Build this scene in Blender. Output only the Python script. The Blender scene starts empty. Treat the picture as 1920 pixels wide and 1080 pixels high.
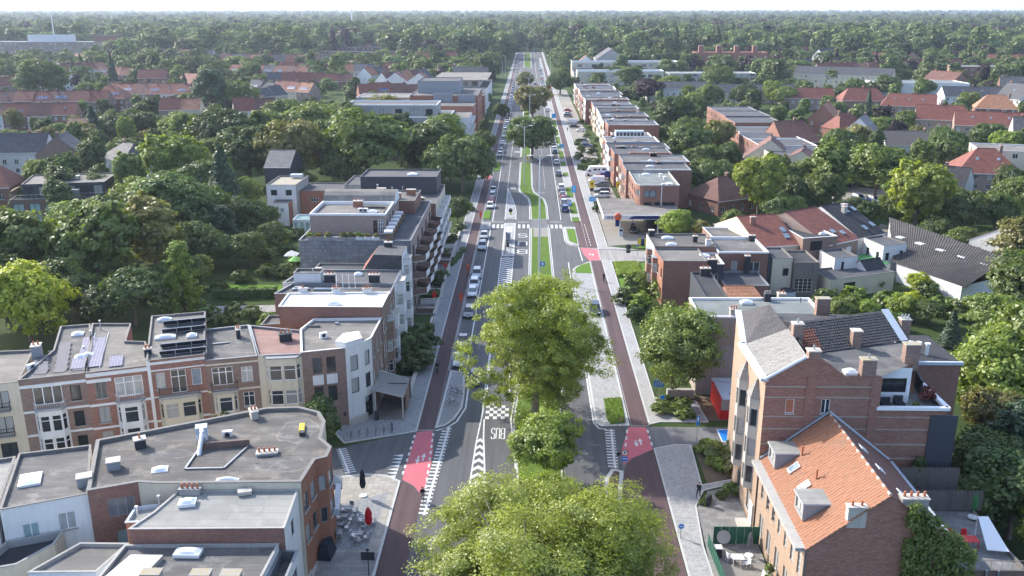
import bpy, math, random
import numpy as np
from mathutils import Vector, Matrix
R = math.radians
S = bpy.context.scene
# ---------------------------------------------------------------- camera, sky, sun, exposure
cam_d = bpy.data.cameras.new('camera'); cam = bpy.data.objects.new('camera', cam_d)
S.collection.objects.link(cam); S.camera = cam
cam.location = (0, 0, 50); cam.rotation_euler = (R(90 - 17.165), 0, R(1.036))
cam_d.sensor_width = 36; cam_d.lens = 31.69; cam_d.clip_start = 1; cam_d.clip_end = 40000
SUN_AZ, SUN_EL = R(-53), R(35)            # clockwise from the road's direction, so ahead and to the left
world = bpy.data.worlds.new('World'); S.world = world; world.use_nodes = True
wn = world.node_tree; wn.nodes.clear()
sky = wn.nodes.new('ShaderNodeTexSky'); sky.sky_type = 'NISHITA'; sky.sun_disc = False
sky.sun_elevation = SUN_EL; sky.sun_rotation = SUN_AZ; sky.air_density = 1.0; sky.dust_density = 3.0; sky.ozone_density = 1.0
bg = wn.nodes.new('ShaderNodeBackground'); bg.inputs['Strength'].default_value = 0.15
wo = wn.nodes.new('ShaderNodeOutputWorld')
geo_w = wn.nodes.new('ShaderNodeTexCoord'); lift = wn.nodes.new('ShaderNodeVectorMath'); lift.operation = 'ADD'; lift.inputs[1].default_value = (0, 0, .28)   # pale milky summer horizon
wn.links.new(geo_w.outputs['Generated'], lift.inputs[0]); wn.links.new(lift.outputs[0], sky.inputs['Vector']); wn.links.new(sky.outputs[0], bg.inputs[0]); wn.links.new(bg.outputs[0], wo.inputs[0])
sun_d = bpy.data.lights.new('sun', 'SUN'); sun_d.energy = 2.0; sun_d.angle = R(0.6); sun_d.color = (1, .95, .87)
sun = bpy.data.objects.new('sun', sun_d); S.collection.objects.link(sun)
to_sun = Vector((math.sin(SUN_AZ) * math.cos(SUN_EL), math.cos(SUN_AZ) * math.cos(SUN_EL), math.sin(SUN_EL)))
sun.rotation_euler = (-to_sun).to_track_quat('-Z', 'Y').to_euler(); sun.location = (-60, 60, 90)
S.view_settings.view_transform = 'Standard'; S.view_settings.look = 'None'
S.view_settings.exposure = 1.8; S.view_settings.gamma = 1
cy = S.cycles
cy.use_denoising = True; cy.max_bounces = 6; cy.diffuse_bounces = 4; cy.glossy_bounces = 2; cy.transmission_bounces = 2
cy.volume_bounces = 0; cy.transparent_max_bounces = 4; cy.caustics_reflective = False; cy.caustics_refractive = False
cy.use_adaptive_sampling = True; cy.adaptive_threshold = 0.02
# ---------------------------------------------------------------- helpers
rnd = random.Random(7)
COL = S.collection
ORG = {}                                   # world origin of each root / part
class MB:
    """collects faces; build() turns them into one mesh object with metre-scaled UVs"""
    def __init__(s): s.v = []; s.f = []; s.m = []; s.mats = []
    def mi(s, m):
        if m not in s.mats: s.mats.append(m)
        return s.mats.index(m)
    def poly(s, pts, m):
        n = len(s.v); s.v += [tuple(p) for p in pts]; s.f.append(tuple(range(n, n + len(pts)))); s.m.append(s.mi(m))
    def prism(s, poly, z0, z1, m, mt=None, bottom=False):
        poly = ccw(poly); n = len(poly)
        for i in range(n):
            a, b = poly[i], poly[(i + 1) % n]
            s.poly([(a[0], a[1], z0), (b[0], b[1], z0), (b[0], b[1], z1), (a[0], a[1], z1)], m)
        s.poly([(p[0], p[1], z1) for p in poly], mt or m)
        if bottom: s.poly([(p[0], p[1], z0) for p in poly][::-1], m)
    def box(s, c, size, m, rz=0, rx=0):
        hx, hy, hz = size[0] / 2, size[1] / 2, size[2] / 2
        M_ = Matrix.Rotation(rz, 3, 'Z') @ Matrix.Rotation(rx, 3, 'X')
        P8 = [Vector(c) + M_ @ Vector((x * hx, y * hy, z * hz)) for z in (-1, 1) for x, y in ((-1, -1), (1, -1), (1, 1), (-1, 1))]
        for f in ((3, 2, 1, 0), (4, 5, 6, 7), (0, 1, 5, 4), (1, 2, 6, 5), (2, 3, 7, 6), (3, 0, 4, 7)): s.poly([P8[i] for i in f], m)
    def cyl(s, a, b, r0, r1, m, n=8, caps=True):
        a, b = Vector(a), Vector(b); d = (b - a).normalized()
        t = d.orthogonal().normalized(); u = d.cross(t)
        ra = [a + (t * math.cos(k * 2 * math.pi / n) + u * math.sin(k * 2 * math.pi / n)) * r0 for k in range(n)]
        rb = [b + (t * math.cos(k * 2 * math.pi / n) + u * math.sin(k * 2 * math.pi / n)) * r1 for k in range(n)]
        for k in range(n): s.poly([ra[k], ra[(k + 1) % n], rb[(k + 1) % n], rb[k]], m)
        if caps: s.poly(rb, m); s.poly(ra[::-1], m)
    def mesh(s, name, off=(0, 0, 0)):
        me = bpy.data.meshes.new(name); ox, oy, oz = off
        me.from_pydata([(x - ox, y - oy, z - oz) for x, y, z in s.v], [], s.f)
        for m in s.mats: me.materials.append(MATS[m])
        me.polygons.foreach_set('material_index', s.m)
        uv = me.uv_layers.new(name='uv').data; k = 0; co = s.v; out = []
        for f in s.f:
            p0, p1, p2 = Vector(co[f[0]]), Vector(co[f[1]]), Vector(co[f[2]])
            n = (p1 - p0).cross(p2 - p0)
            if len(f) > 3 and n.length < 1e-9: n = (p2 - p0).cross(Vector(co[f[3]]) - p0)
            if n.length < 1e-12: n = Vector((0, 0, 1))
            n.normalize()
            t = Vector((-n.y, n.x, 0))
            if t.length < .02: t = Vector((1, 0, 0))
            t.normalize(); b = n.cross(t)
            for i in f: p = Vector(co[i]); out += [p.dot(t), p.dot(b)]
        uv.foreach_set('uv', out); me.update()
        return me
    def build(s, name, parent=None, off=None):
        o = ORG.get(parent, (0, 0, 0)) if off is None else off
        return link(name, s.mesh(name, o), parent, o)
def link(name, me, parent=None, org=(0, 0, 0)):
    ob = bpy.data.objects.new(name, me); COL.objects.link(ob); ob.parent = parent; ORG[ob] = org
    return ob
def area(p): return sum(p[i][0] * p[(i + 1) % len(p)][1] - p[(i + 1) % len(p)][0] * p[i][1] for i in range(len(p))) / 2
def ccw(p): return list(p) if area(p) > 0 else list(p)[::-1]
def inset(p, d):
    n = len(p); out = []
    for i in range(n):
        a, b, c = Vector(p[i - 1][:2]), Vector(p[i][:2]), Vector(p[(i + 1) % n][:2])
        e0, e1 = (b - a).normalized(), (c - b).normalized()
        n0, n1 = Vector((-e0.y, e0.x)), Vector((-e1.y, e1.x)); k = n0 + n1
        k = k / max(.3, k.dot(n0)) if k.length > 1e-6 else n0
        out.append((b.x + k.x * d, b.y + k.y * d))
    return out
THINGS = []
def tag(o, label, cat, group=None):
    o['label'] = label; o['category'] = cat
    if group: o['group'] = group
    THINGS.append(o); return o
def thing(name, label, cat, loc, group=None, rz=0, scale=None):
    e = bpy.data.objects.new(name, None); COL.objects.link(e); e.empty_display_size = .5
    l = tuple(loc) if len(loc) == 3 else (loc[0], loc[1], 0)
    e.location = l; e.rotation_euler = (0, 0, rz); ORG[e] = l
    if scale: e.scale = scale if hasattr(scale, '__len__') else (scale,) * 3
    return tag(e, label, cat, group)
def struct(name, mb): o = mb.build(name); o['kind'] = 'structure'; return o
# ---------------------------------------------------------------- materials
MATS = {}
class NT:
    def __init__(s, name):
        m = bpy.data.materials.new(name); m.use_nodes = True; s.m = m; s.t = m.node_tree; s.t.nodes.clear(); MATS[name] = m
        s.out = s.n('OutputMaterial'); s.geo = s.n('NewGeometry')
    def n(s, typ, **kw):
        nd = s.t.nodes.new('ShaderNode' + typ)
        for k, v in kw.items():
            if k in nd.inputs: nd.inputs[k].default_value = v
            else: setattr(nd, k, v)
        return nd
    def l(s, a, b): s.t.links.new(a, b)
    def noise(s, scale, detail=3, vec=None, rough=.55):
        nd = s.n('TexNoise'); nd.inputs['Scale'].default_value = scale; nd.inputs['Detail'].default_value = detail
        nd.inputs['Roughness'].default_value = rough; s.l(vec or s.geo.outputs['Position'], nd.inputs['Vector']); return nd.outputs['Fac']
    def mix(s, fac, a, b, mode='MIX'):
        nd = s.n('Mix', data_type='RGBA', blend_type=mode)
        for i, x in ((0, fac), (6, a), (7, b)):
            if hasattr(x, 'is_output'): s.l(x, nd.inputs[i])
            elif i: nd.inputs[i].default_value = (*x, 1) if len(x) == 3 else x
            else: nd.inputs[i].default_value = x
        return nd.outputs[2]
    def ramp(s, fac, a, b):
        nd = s.n('MapRange', clamp=True); nd.inputs[1].default_value = a; nd.inputs[2].default_value = b; s.l(fac, nd.inputs[0]); return nd.outputs[0]
    def mul(s, a, b, op='MULTIPLY'):
        nd = s.n('Math', operation=op)
        for i, x in ((0, a), (1, b)):
            if hasattr(x, 'is_output'): s.l(x, nd.inputs[i])
            else: nd.inputs[i].default_value = x
        return nd.outputs[0]
    def uv(s, sx=1, sy=1, rot=0):
        u = s.n('UVMap'); mp = s.n('Mapping'); mp.inputs['Scale'].default_value = (sx, sy, 1); mp.inputs['Rotation'].default_value = (0, 0, rot)
        s.l(u.outputs[0], mp.inputs[0]); return mp.outputs[0]
    def fin(s, col, rough=.85, bump=None, bs=.3, bd=.02, metal=0, spec=.3, emis=None):
        b = s.n('BsdfPrincipled')
        if hasattr(col, 'is_output'): s.l(col, b.inputs['Base Color'])
        else: b.inputs['Base Color'].default_value = (*col, 1)
        if hasattr(rough, 'is_output'): s.l(rough, b.inputs['Roughness'])
        else: b.inputs['Roughness'].default_value = rough
        b.inputs['Metallic'].default_value = metal; b.inputs['Specular IOR Level'].default_value = spec
        if bump is not None:
            bp = s.n('Bump'); bp.inputs['Strength'].default_value = bs; bp.inputs['Distance'].default_value = bd
            s.l(bump, bp.inputs['Height']); s.l(bp.outputs[0], b.inputs['Normal'])
        s.l(b.outputs[0], s.out.inputs[0]); return s.m
def sh(c, k): return tuple(min(1, x * k) for x in c)
def m_plain(name, c, rough=.7, amt=.18, scale=.8, metal=0, spec=.3, streak=0):
    t = NT(name); col = t.mix(t.noise(scale, 4), sh(c, 1 - amt), sh(c, 1 + amt))
    col = t.mix(t.ramp(t.noise(scale * 9, 2), .35, .75), col, t.mix(.5, col, sh(c, 1 - amt * .8)))
    if streak:
        v = t.n('Mapping'); v.inputs['Scale'].default_value = (1.3, 1.3, .12); t.l(t.geo.outputs['Position'], v.inputs[0])
        col = t.mix(t.mul(t.ramp(t.noise(1.5, 4, v.outputs[0]), .5, .75), streak), col, sh(c, .45))
    t.fin(col, rough, t.noise(scale * 12, 3), .15, metal=metal, spec=spec)
def m_brick(name, c1, c2, mortar, bw=.3, bh=.11, amt=.38):
    t = NT(name); b = t.n('TexBrick'); t.l(t.uv(), b.inputs['Vector'])
    b.inputs['Color1'].default_value = (*c1, 1); b.inputs['Color2'].default_value = (*c2, 1); b.inputs['Mortar'].default_value = (*mortar, 1)
    b.inputs['Scale'].default_value = 1; b.inputs['Brick Width'].default_value = bw; b.inputs['Row Height'].default_value = bh
    b.inputs['Mortar Size'].default_value = .016; b.inputs['Bias'].default_value = -.1
    v = t.n('Mapping'); v.inputs['Scale'].default_value = (1, 1, 3.5); t.l(t.geo.outputs['Position'], v.inputs[0])
    col = t.mix(t.ramp(t.noise(2.2, 5, v.outputs[0], .7), .3, .7), t.mix(1, b.outputs[0], sh((1, 1, 1), 1 - amt), 'MULTIPLY'), b.outputs[0])
    col = t.mix(t.mul(t.ramp(t.noise(.35, 4), .5, .8), .35), col, t.mix(.5, col, mortar))
    t.fin(col, .9, b.outputs['Fac'], -.4, .01)
def m_tile(name, c1, c2, tw=.26, th=.34, moss=.25, rough=.75, gap=None, bump=1):
    t = NT(name); b = t.n('TexBrick', offset=0.0); t.l(t.uv(), b.inputs['Vector'])
    b.inputs['Color1'].default_value = (*c1, 1); b.inputs['Color2'].default_value = (*c2, 1); b.inputs['Mortar'].default_value = (*(gap or sh(c1, .4)), 1)
    b.inputs['Scale'].default_value = 1; b.inputs['Brick Width'].default_value = tw; b.inputs['Row Height'].default_value = th
    b.inputs['Mortar Size'].default_value = .018; b.inputs['Mortar Smooth'].default_value = .4
    col = t.mix(t.ramp(t.noise(.7, 5, rough=.65), .35, .7), t.mix(1, b.outputs[0], (.72, .7, .7), 'MULTIPLY'), b.outputs[0])
    col = t.mix(t.mul(t.ramp(t.noise(2.6, 4), .55, .75), moss), col, (.09, .085, .07))
    t.fin(col, rough, b.outputs['Fac'], -.5 * bump, .03)
def m_felt(name, c, seam=1.0, stain=.5, light=(.36, .34, .31)):
    t = NT(name); b = t.n('TexBrick', offset=.35); t.l(t.uv(), b.inputs['Vector'])
    b.inputs['Color1'].default_value = (*sh(c, .93), 1); b.inputs['Color2'].default_value = (*sh(c, 1.08), 1); b.inputs['Mortar'].default_value = (*sh(c, .62), 1)
    b.inputs['Scale'].default_value = 1; b.inputs['Brick Width'].default_value = 7.5; b.inputs['Row Height'].default_value = seam; b.inputs['Mortar Size'].default_value = .04
    v = t.n('Mapping'); v.inputs['Scale'].default_value = (.35, 1.2, 1); t.l(t.geo.outputs['Position'], v.inputs[0])
    col = t.mix(t.mul(t.ramp(t.noise(.5, 5, v.outputs[0], .62), .48, .72), stain), b.outputs[0], light)
    col = t.mix(t.mul(t.ramp(t.noise(.22, 6, rough=.62), .47, .56), .5), col, sh(c, .58)); col = t.mix(t.mul(t.ramp(t.noise(.45, 6, rough=.7), .56, .66), stain), col, light)
    col = t.mix(.3, col, t.mix(t.noise(9, 3), sh(c, .7), sh(c, 1.25)))
    t.fin(col, .9, t.noise(14, 3), .15)
def m_pave(name, c, w=.3, h=.3, off=.5, amt=.15, stain=.35):
    t = NT(name); b = t.n('TexBrick', offset=off); t.l(t.uv(), b.inputs['Vector'])
    b.inputs['Color1'].default_value = (*sh(c, 1 - amt), 1); b.inputs['Color2'].default_value = (*sh(c, 1 + amt), 1); b.inputs['Mortar'].default_value = (*sh(c, .55), 1)
    b.inputs['Scale'].default_value = 1; b.inputs['Brick Width'].default_value = w; b.inputs['Row Height'].default_value = h; b.inputs['Mortar Size'].default_value = .012
    col = t.mix(t.mul(t.ramp(t.noise(.33, 5, rough=.65), .42, .72), stain), b.outputs[0], sh(c, .62))
    col = t.mix(t.mul(t.ramp(t.noise(2.3, 5), .55, .75), .4), col, sh(c, 1.25))
    t.fin(col, .9, b.outputs['Fac'], -.25, .01)
def m_asph(name, c, tint=None):
    t = NT(name); v = t.n('Mapping'); v.inputs['Scale'].default_value = (1.1, .045, 1); t.l(t.geo.outputs['Position'], v.inputs[0])
    col = t.mix(t.ramp(t.noise(1.2, 4, v.outputs[0]), .3, .7), sh(c, .66), sh(c, 1.3))
    col = t.mix(t.mul(t.ramp(t.noise(.12, 5), .45, .7), .45), col, sh(c, 1.35))
    col = t.mix(.35, col, t.mix(t.noise(11, 3), sh(c, .6), sh(c, 1.4)))
    t.fin(col, .88, t.noise(40, 2), .2, .01)
def m_grass(name, c, c2, dry):
    t = NT(name); col = t.mix(t.ramp(t.noise(.5, 5), .3, .7), c, c2)
    col = t.mix(t.mul(t.ramp(t.noise(.23, 5, rough=.6), .52, .72), .6), col, dry)
    col = t.mix(.4, col, t.mix(t.noise(7, 4), sh(c, .5), sh(c2, 1.4)))
    t.fin(col, .95, t.noise(9, 4), .9, .12, spec=.1)
def m_leaf(name, lo, hi, alt=None, trans=.3, vary=.18):
    t = NT(name); a = t.n('Attribute', attribute_name='tint'); oi = t.n('ObjectInfo')
    col = t.mix(a.outputs['Fac'], lo, hi)
    if alt: col = t.mix(t.ramp(oi.outputs['Random'], .93, .935), col, t.mix(a.outputs['Fac'], *alt))
    hs = t.n('HueSaturation'); t.l(col, hs.inputs['Color'])
    t.l(t.mul(t.ramp(oi.outputs['Random'], 0, 1), .05) if vary else t.mul(0, 0), hs.inputs['Hue'])
    nd = t.n('MapRange'); nd.inputs[3].default_value = .5 - .05 * vary; nd.inputs[4].default_value = .5 + .07 * vary; t.l(oi.outputs['Random'], nd.inputs[0]); t.l(nd.outputs[0], hs.inputs['Hue'])
    wn_ = t.n('TexWhiteNoise', noise_dimensions='1D'); t.l(oi.outputs['Random'], wn_.inputs['W'])
    nd = t.n('MapRange'); nd.inputs[3].default_value = 1 - 1.6 * vary; nd.inputs[4].default_value = 1 + 1.6 * vary; t.l(wn_.outputs['Value'], nd.inputs[0]); t.l(nd.outputs[0], hs.inputs['Value'])
    d = t.n('BsdfDiffuse'); tr = t.n('BsdfTranslucent'); g = t.n('BsdfGlossy'); g.inputs['Roughness'].default_value = .45
    t.l(hs.outputs[0], d.inputs[0]); t.l(t.mix(1, hs.outputs[0], (1.1, 1.15, .55), 'MULTIPLY'), tr.inputs[0])
    m1 = t.n('MixShader'); m1.inputs[0].default_value = trans; t.l(d.outputs[0], m1.inputs[1]); t.l(tr.outputs[0], m1.inputs[2])
    m2 = t.n('MixShader'); m2.inputs[0].default_value = .045; t.l(m1.outputs[0], m2.inputs[1]); t.l(g.outputs[0], m2.inputs[2])
    t.l(m2.outputs[0], t.out.inputs[0])
def m_glass(name, dark, curtain, frac):
    t = NT(name); oi = t.n('ObjectInfo'); v = t.n('Mapping'); v.inputs['Scale'].default_value = (7, 7, .4); t.l(t.geo.outputs['Position'], v.inputs[0])
    cur = t.mix(t.noise(1.2, 2, v.outputs[0]), sh(curtain, .55), curtain)
    f = t.mul(t.ramp(oi.outputs['Random'], frac, frac + .02), .8)
    col = t.mix(f, t.mix(t.noise(.9, 3), sh(dark, .4), sh(dark, 1.8)), cur)
    t.fin(col, .08, spec=.6)
def m_metal(name, c, rough=.4): t = NT(name); t.fin(t.mix(t.noise(3, 3), sh(c, .8), sh(c, 1.15)), rough, metal=.8)

m_brick('brick_red', (.26, .088, .058), (.34, .13, .09), (.33, .27, .22))
m_brick('brick_orange', (.36, .11, .055), (.44, .15, .075), (.36, .26, .2))
m_brick('brick_dark', (.15, .075, .055), (.22, .12, .09), (.28, .23, .2))
m_brick('brick_brown', (.24, .135, .1), (.33, .2, .15), (.36, .3, .26))
m_brick('brick_pink', (.33, .23, .19), (.40, .28, .23), (.44, .38, .34))
m_brick('brick_buff', (.37, .24, .16), (.47, .32, .22), (.44, .37, .3))
m_brick('brick_mixed', (.29, .095, .06), (.4, .175, .118), (.39, .3, .245), amt=.4)
m_plain('white', (.72, .71, .69), .7, .06, .6, streak=.25)
m_plain('white_clean', (.8, .8, .79), .5, .03)
m_plain('cream', (.62, .55, .42), .8, .08, streak=.25)
m_plain('beige', (.36, .31, .25), .9, .12, .5, streak=.35)
m_plain('stone', (.46, .43, .38), .85, .15, streak=.3)
m_plain('concrete', (.36, .35, .33), .9, .15, streak=.3)
m_plain('coping_grey', (.17, .167, .16), .75, .2)
m_plain('lightblue', (.55, .62, .66), .7, .06)
m_plain('grey', (.28, .29, .30), .7, .1)
m_plain('dark', (.035, .038, .045), .6, .15)
m_plain('anthracite', (.055, .062, .075), .55, .12)
m_plain('black_frame', (.02, .02, .022), .4, .1)
m_plain('wood', (.2, .13, .08), .8, .25, 3)
m_plain('wood_grey', (.2, .18, .16), .9, .3, 3, streak=.5)
m_plain('red_paint', (.6, .03, .03), .4, .08)
m_plain('orange_red', (.75, .1, .04), .5, .05)
m_plain('green_paint', (.03, .12, .08), .5, .15)
m_plain('blue_sign', (.02, .2, .62), .4, .05)
m_plain('sky_sign', (.06, .42, .82), .4, .05)
m_plain('yellow', (.75, .55, .03), .5, .08)
m_plain('navy', (.015, .03, .16), .4, .08)
t = NT('gold_lichen'); t.fin(t.mix(t.ramp(t.noise(3.5, 5, rough=.7), .5, .62), (.3, .29, .26), (.38, .29, .1)), .95, t.noise(20, 3), .3)
for nm, a_, b_, l_ in (('clay_orange', (.235, .11, .064), (.32, .158, .096), (.19, .14, .1)), ('clay_orange_shaded', (.17, .085, .065), (.22, .115, .085), (.14, .12, .1)), ('clay_grey', (.24, .235, .22), (.32, .31, .285), (.16, .16, .14)), ('clay_dark', (.05, .05, .055), (.085, .083, .085), (.12, .11, .1)), ('clay_rust', (.2, .08, .05), (.16, .07, .05), (.1, .07, .06))):
    t = NT(nm); v = t.n('Mapping'); v.inputs['Scale'].default_value = (1, 1, .25); t.l(t.geo.outputs['Position'], v.inputs[0]); t.fin(t.mix(t.mul(t.ramp(t.noise(1.1, 6, v.outputs[0], .65), .52, .68), .55), t.mix(t.noise(2.2, 5), a_, b_), l_), .8)
m_plain('terracotta', (.4, .15, .08), .8, .2, 4)
m_plain('soil', (.13, .095, .065), .95, .3, 2)
m_plain('yard', (.25, .235, .21), .95, .2, .5)
m_plain('skin', (.5, .32, .24), .6, .05)
m_plain('cloth_dark', (.02, .025, .04), .9, .2)
m_plain('cloth_grey', (.15, .15, .16), .9, .2)
m_plain('umbrella_red', (.55, .02, .03), .8, .15, 4)
m_plain('umbrella_green', (.2, .45, .12), .8, .1)
m_plain('turf', (.06, .2, .07), .95, .15, 4)
m_plain('bark', (.16, .13, .1), .95, .35, 3)
m_plain('bark_pale', (.3, .27, .2), .9, .4, 3)
m_plain('dome', (.78, .8, .82), .2, .04, spec=.6)
m_plain('tyre', (.018, .018, .018), .8, .1)
m_plain('lamp_red', (.4, .01, .01), .2, .05, spec=.6)
m_plain('lamp_white', (.75, .77, .78), .15, .03, spec=.7)
t = NT('paint_white'); t.fin(t.mix(t.mul(t.ramp(t.noise(2.4, 6, rough=.72), .5, .66), .6), t.mix(t.noise(.6, 3), (.56, .56, .54), (.68, .68, .66)), (.16, .16, .16)), .75)
t = NT('paint_pink'); t.fin(t.mix(t.mul(t.ramp(t.noise(1.3, 6, rough=.7), .52, .7), .4), t.mix(t.noise(.4, 4), (.46, .115, .135), (.56, .15, .175)), (.3, .13, .13)), .85)
m_plain('thatch', (.17, .15, .13), .98, .3, 3)
m_plain('ivy_wall', (.05, .09, .03), .9, .3, 3)
m_metal('steel', (.55, .57, .58)); m_metal('zinc', (.42, .45, .48), .5); m_metal('lead', (.25, .27, .29), .55)
m_plain('zinc_paint', (.5, .55, .6), .5, .12, streak=.2)
m_plain('lamp_pole', (.55, .57, .57), .45, .05)
m_tile('tile_orange', (.42, .2, .115), (.54, .285, .17), moss=.15)
m_tile('tile_red', (.25, .095, .07), (.33, .135, .1), moss=.3)
m_tile('tile_brown', (.19, .10, .08), (.25, .13, .10), moss=.35)
m_tile('tile_dark', (.05, .05, .056), (.085, .083, .085), moss=.1)
m_tile('tile_rust', (.17, .075, .05), (.13, .06, .05), moss=.2)
m_tile('tile_grey', (.26, .25, .235), (.34, .325, .30), .3, .22, moss=.35)
m_tile('slate', (.10, .105, .115), (.15, .155, .165), .3, .25, moss=.15)
m_tile('slate_wall', (.16, .18, .205), (.23, .255, .285), .42, .62, moss=.05, gap=(.05, .055, .065))
m_felt('felt_grey', (.115, .113, .111)); m_felt('felt_warm', (.165, .156, .142)); m_felt('felt_dark', (.085, .088, .095), stain=.2, light=(.17, .17, .17))
m_felt('felt_light', (.26, .262, .245), 1.1, .4, (.38, .36, .32)); m_felt('felt_brown', (.105, .1, .095), 1.0, .8, (.25, .23, .19)); m_felt('felt_green', (.17, .19, .185), 1.2, .3)
m_felt('felt_pink', (.27, .165, .14), 1.6, .3); m_felt('felt_white', (.55, .55, .53), 1.5, .6, (.3, .25, .2)); m_felt('felt_black', (.045, .047, .052), stain=.12, light=(.12, .12, .12))
m_felt('eternit', (.075, .07, .066), .8, .35, (.17, .15, .13))
m_asph('asphalt', (.098, .1, .102)); m_asph('asphalt_light', (.14, .142, .145)); m_asph('cycle_red', (.092, .06, .061)); m_asph('asphalt_old', (.27, .26, .245))
m_pave('paving', (.27, .273, .275), .3, .3); m_pave('paving_light', (.34, .34, .33), .3, .3); m_pave('paving_warm', (.35, .325, .28), .6, .6, 0); m_pave('setts', (.2, .18, .165), .15, .15)
m_pave('slabs_dark', (.22, .215, .205), .9, .6, .3, .2, .5)
m_plain('kerb', (.47, .47, .455), .85, .1, 1)
m_grass('grass', (.075, .135, .022), (.12, .19, .035), (.17, .155, .06)); m_grass('lawn', (.085, .17, .022), (.12, .22, .035), (.13, .18, .04))
m_grass('ground_cover', (.035, .062, .018), (.055, .085, .026), (.085, .08, .045))
m_leaf('leaf_plane', (.17, .23, .022), (.42, .47, .075), trans=0.5, vary=.04)
m_leaf('leaf_bright', (0.142, 0.224, 0.025), (0.319, 0.395, 0.060), trans=0.42, vary=.1)
m_leaf('leaf_mid', (0.089, 0.143, 0.026), (0.206, 0.259, 0.054), trans=0.4, vary=.16)
m_leaf('leaf_dark', (0.057, 0.100, 0.023), (0.134, 0.183, 0.044), trans=0.36, vary=.16)
m_leaf('leaf_olive', (0.139, 0.148, 0.034), (0.278, 0.254, 0.073), trans=0.4, vary=.12)
m_leaf('leaf_gold', (.24, .3, .02), (.5, .54, .04), trans=.35, vary=.03)
m_leaf('leaf_copper', (0.04, 0.024, 0.028), (0.085, 0.05, 0.052), trans=.15, vary=.12)
m_leaf('leaf_conifer', (0.042, 0.082, 0.041), (0.090, 0.142, 0.066), trans=0.2, vary=.15)
m_leaf('leaf_forest', (0.069, 0.116, 0.031), (0.173, 0.225, 0.061), ((.04, .024, .028), (.085, .05, .052)), trans=0.36, vary=.28)
m_leaf('leaf_redmaple', (.16, .04, .03), (.28, .08, .05), vary=.05)
m_glass('glass', (.035, .042, .05), (.6, .6, .57), .45); m_glass('glass_dark', (.022, .026, .03), (.3, .3, .3), .9); m_glass('glass_sky', (.14, .19, .24), (.3, .36, .42), .5)
m_glass('glass_green', (.28, .4, .4), (.4, .5, .5), .5)
def m_solar(name, c, line):
    t = NT(name); b = t.n('TexBrick', offset=0); t.l(t.uv(), b.inputs['Vector']); b.inputs['Scale'].default_value = 1
    b.inputs['Color1'].default_value = (*c, 1); b.inputs['Color2'].default_value = (*sh(c, 1.15), 1); b.inputs['Mortar'].default_value = (*line, 1)
    b.inputs['Brick Width'].default_value = .33; b.inputs['Row Height'].default_value = .33; b.inputs['Mortar Size'].default_value = .016
    t.fin(b.outputs[0], .55, spec=.2)
m_solar('solar', (.13, .13, .2), (.38, .39, .42)); m_solar('solar_dark', (.075, .08, .105), (.13, .135, .15)); m_solar('solar_blue', (.03, .055, .17), (.2, .24, .33))
for nm, c in dict(white=(.72, .73, .74), silver=(.42, .44, .46), grey=(.16, .17, .18), black=(.015, .016, .018), blue=(.03, .07, .18), darkblue=(.02, .03, .07),
                  red=(.3, .015, .03), lightgrey=(.55, .56, .56), beige=(.4, .37, .3)).items():
    t = NT('car_' + nm); t.fin(c, .28, metal=.15 if nm in ('silver', 'grey') else 0, spec=.6)
# ---------------------------------------------------------------- the ground, the road and its markings
def sheet(mb, poly, z, m): mb.poly([(x, y, z) for x, y in ccw(poly)], m)
def rect(x0, x1, y0, y1): return [(x0, y0), (x1, y0), (x1, y1), (x0, y1)]
def ribbon(mb, pts, w, z, m, close=False):
    n = len(pts); L = []; Rr = []
    for i in range(n):
        p = Vector(pts[i][:2]); a = Vector(pts[i - 1][:2]) if i or close else None; b = Vector(pts[(i + 1) % n][:2]) if i < n - 1 or close else None
        e0 = (p - a).normalized() if a is not None else None; e1 = (b - p).normalized() if b is not None else None
        e0 = e0 or e1; e1 = e1 or e0
        k = Vector((-e0.y - e1.y, e0.x + e1.x)); n0 = Vector((-e0.y, e0.x)); k = k / max(.35, k.dot(n0)) if k.length > 1e-6 else n0
        L.append(p + k * w / 2); Rr.append(p - k * w / 2)
    for i in range(n if close else n - 1):
        j = (i + 1) % n; mb.poly([(*Rr[i], z), (*Rr[j], z), (*L[j], z), (*L[i], z)], m)
def slab(name, poly, z, inner=None, kw=.18, parent=None, kerb='kerb', side='kerb'):
    """raised area: kerb ring at height z and a filling a little lower or the same"""
    mb = MB(); p = ccw(poly); q = inset(p, kw); n = len(p)
    for i in range(n):
        j = (i + 1) % n; a, b, c, d = p[i], p[j], q[j], q[i]
        mb.poly([(a[0], a[1], 0), (b[0], b[1], 0), (b[0], b[1], z), (a[0], a[1], z)], side)
        mb.poly([(a[0], a[1], z), (b[0], b[1], z), (c[0], c[1], z), (d[0], d[1], z)], kerb)
    if inner: mb.poly([(x, y, z + .004) for x, y in q], inner)
    return struct(name, mb) if parent is None else mb.build(name, parent)
mb = MB(); sheet(mb, [(-16000, -300), (16000, -300), (16000, 30000), (-16000, 30000)], 0, 'ground_cover'); ground = struct('ground', mb)
mb = MB(); sheet(mb, rect(-11.45, 13.1, 30, 1160), .02, 'asphalt'); road = struct('road', mb)
mb = MB(); sheet(mb, [(-13.55, 88.5), (-11.45, 86), (-11.45, 102.5), (-21.7, 97.2), (-45, 89), (-90, 73), (-90, 67), (-45, 82), (-22, 89.8)], .016, 'asphalt'); struct('side_street', mb)
mb = MB(); sheet(mb, [(13.1, 91), (15, 97), (25.5, 98.6), (40, 98.8), (40, 103), (13.1, 103.2)], .016, 'asphalt_light'); struct('side_street', mb)
mb = MB(); sheet(mb, [(11.2, 193.2), (11.2, 180.5), (22, 181), (60, 184), (60, 191), (22, 189.5)], .016, 'asphalt_old'); struct('side_street', mb)
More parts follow.
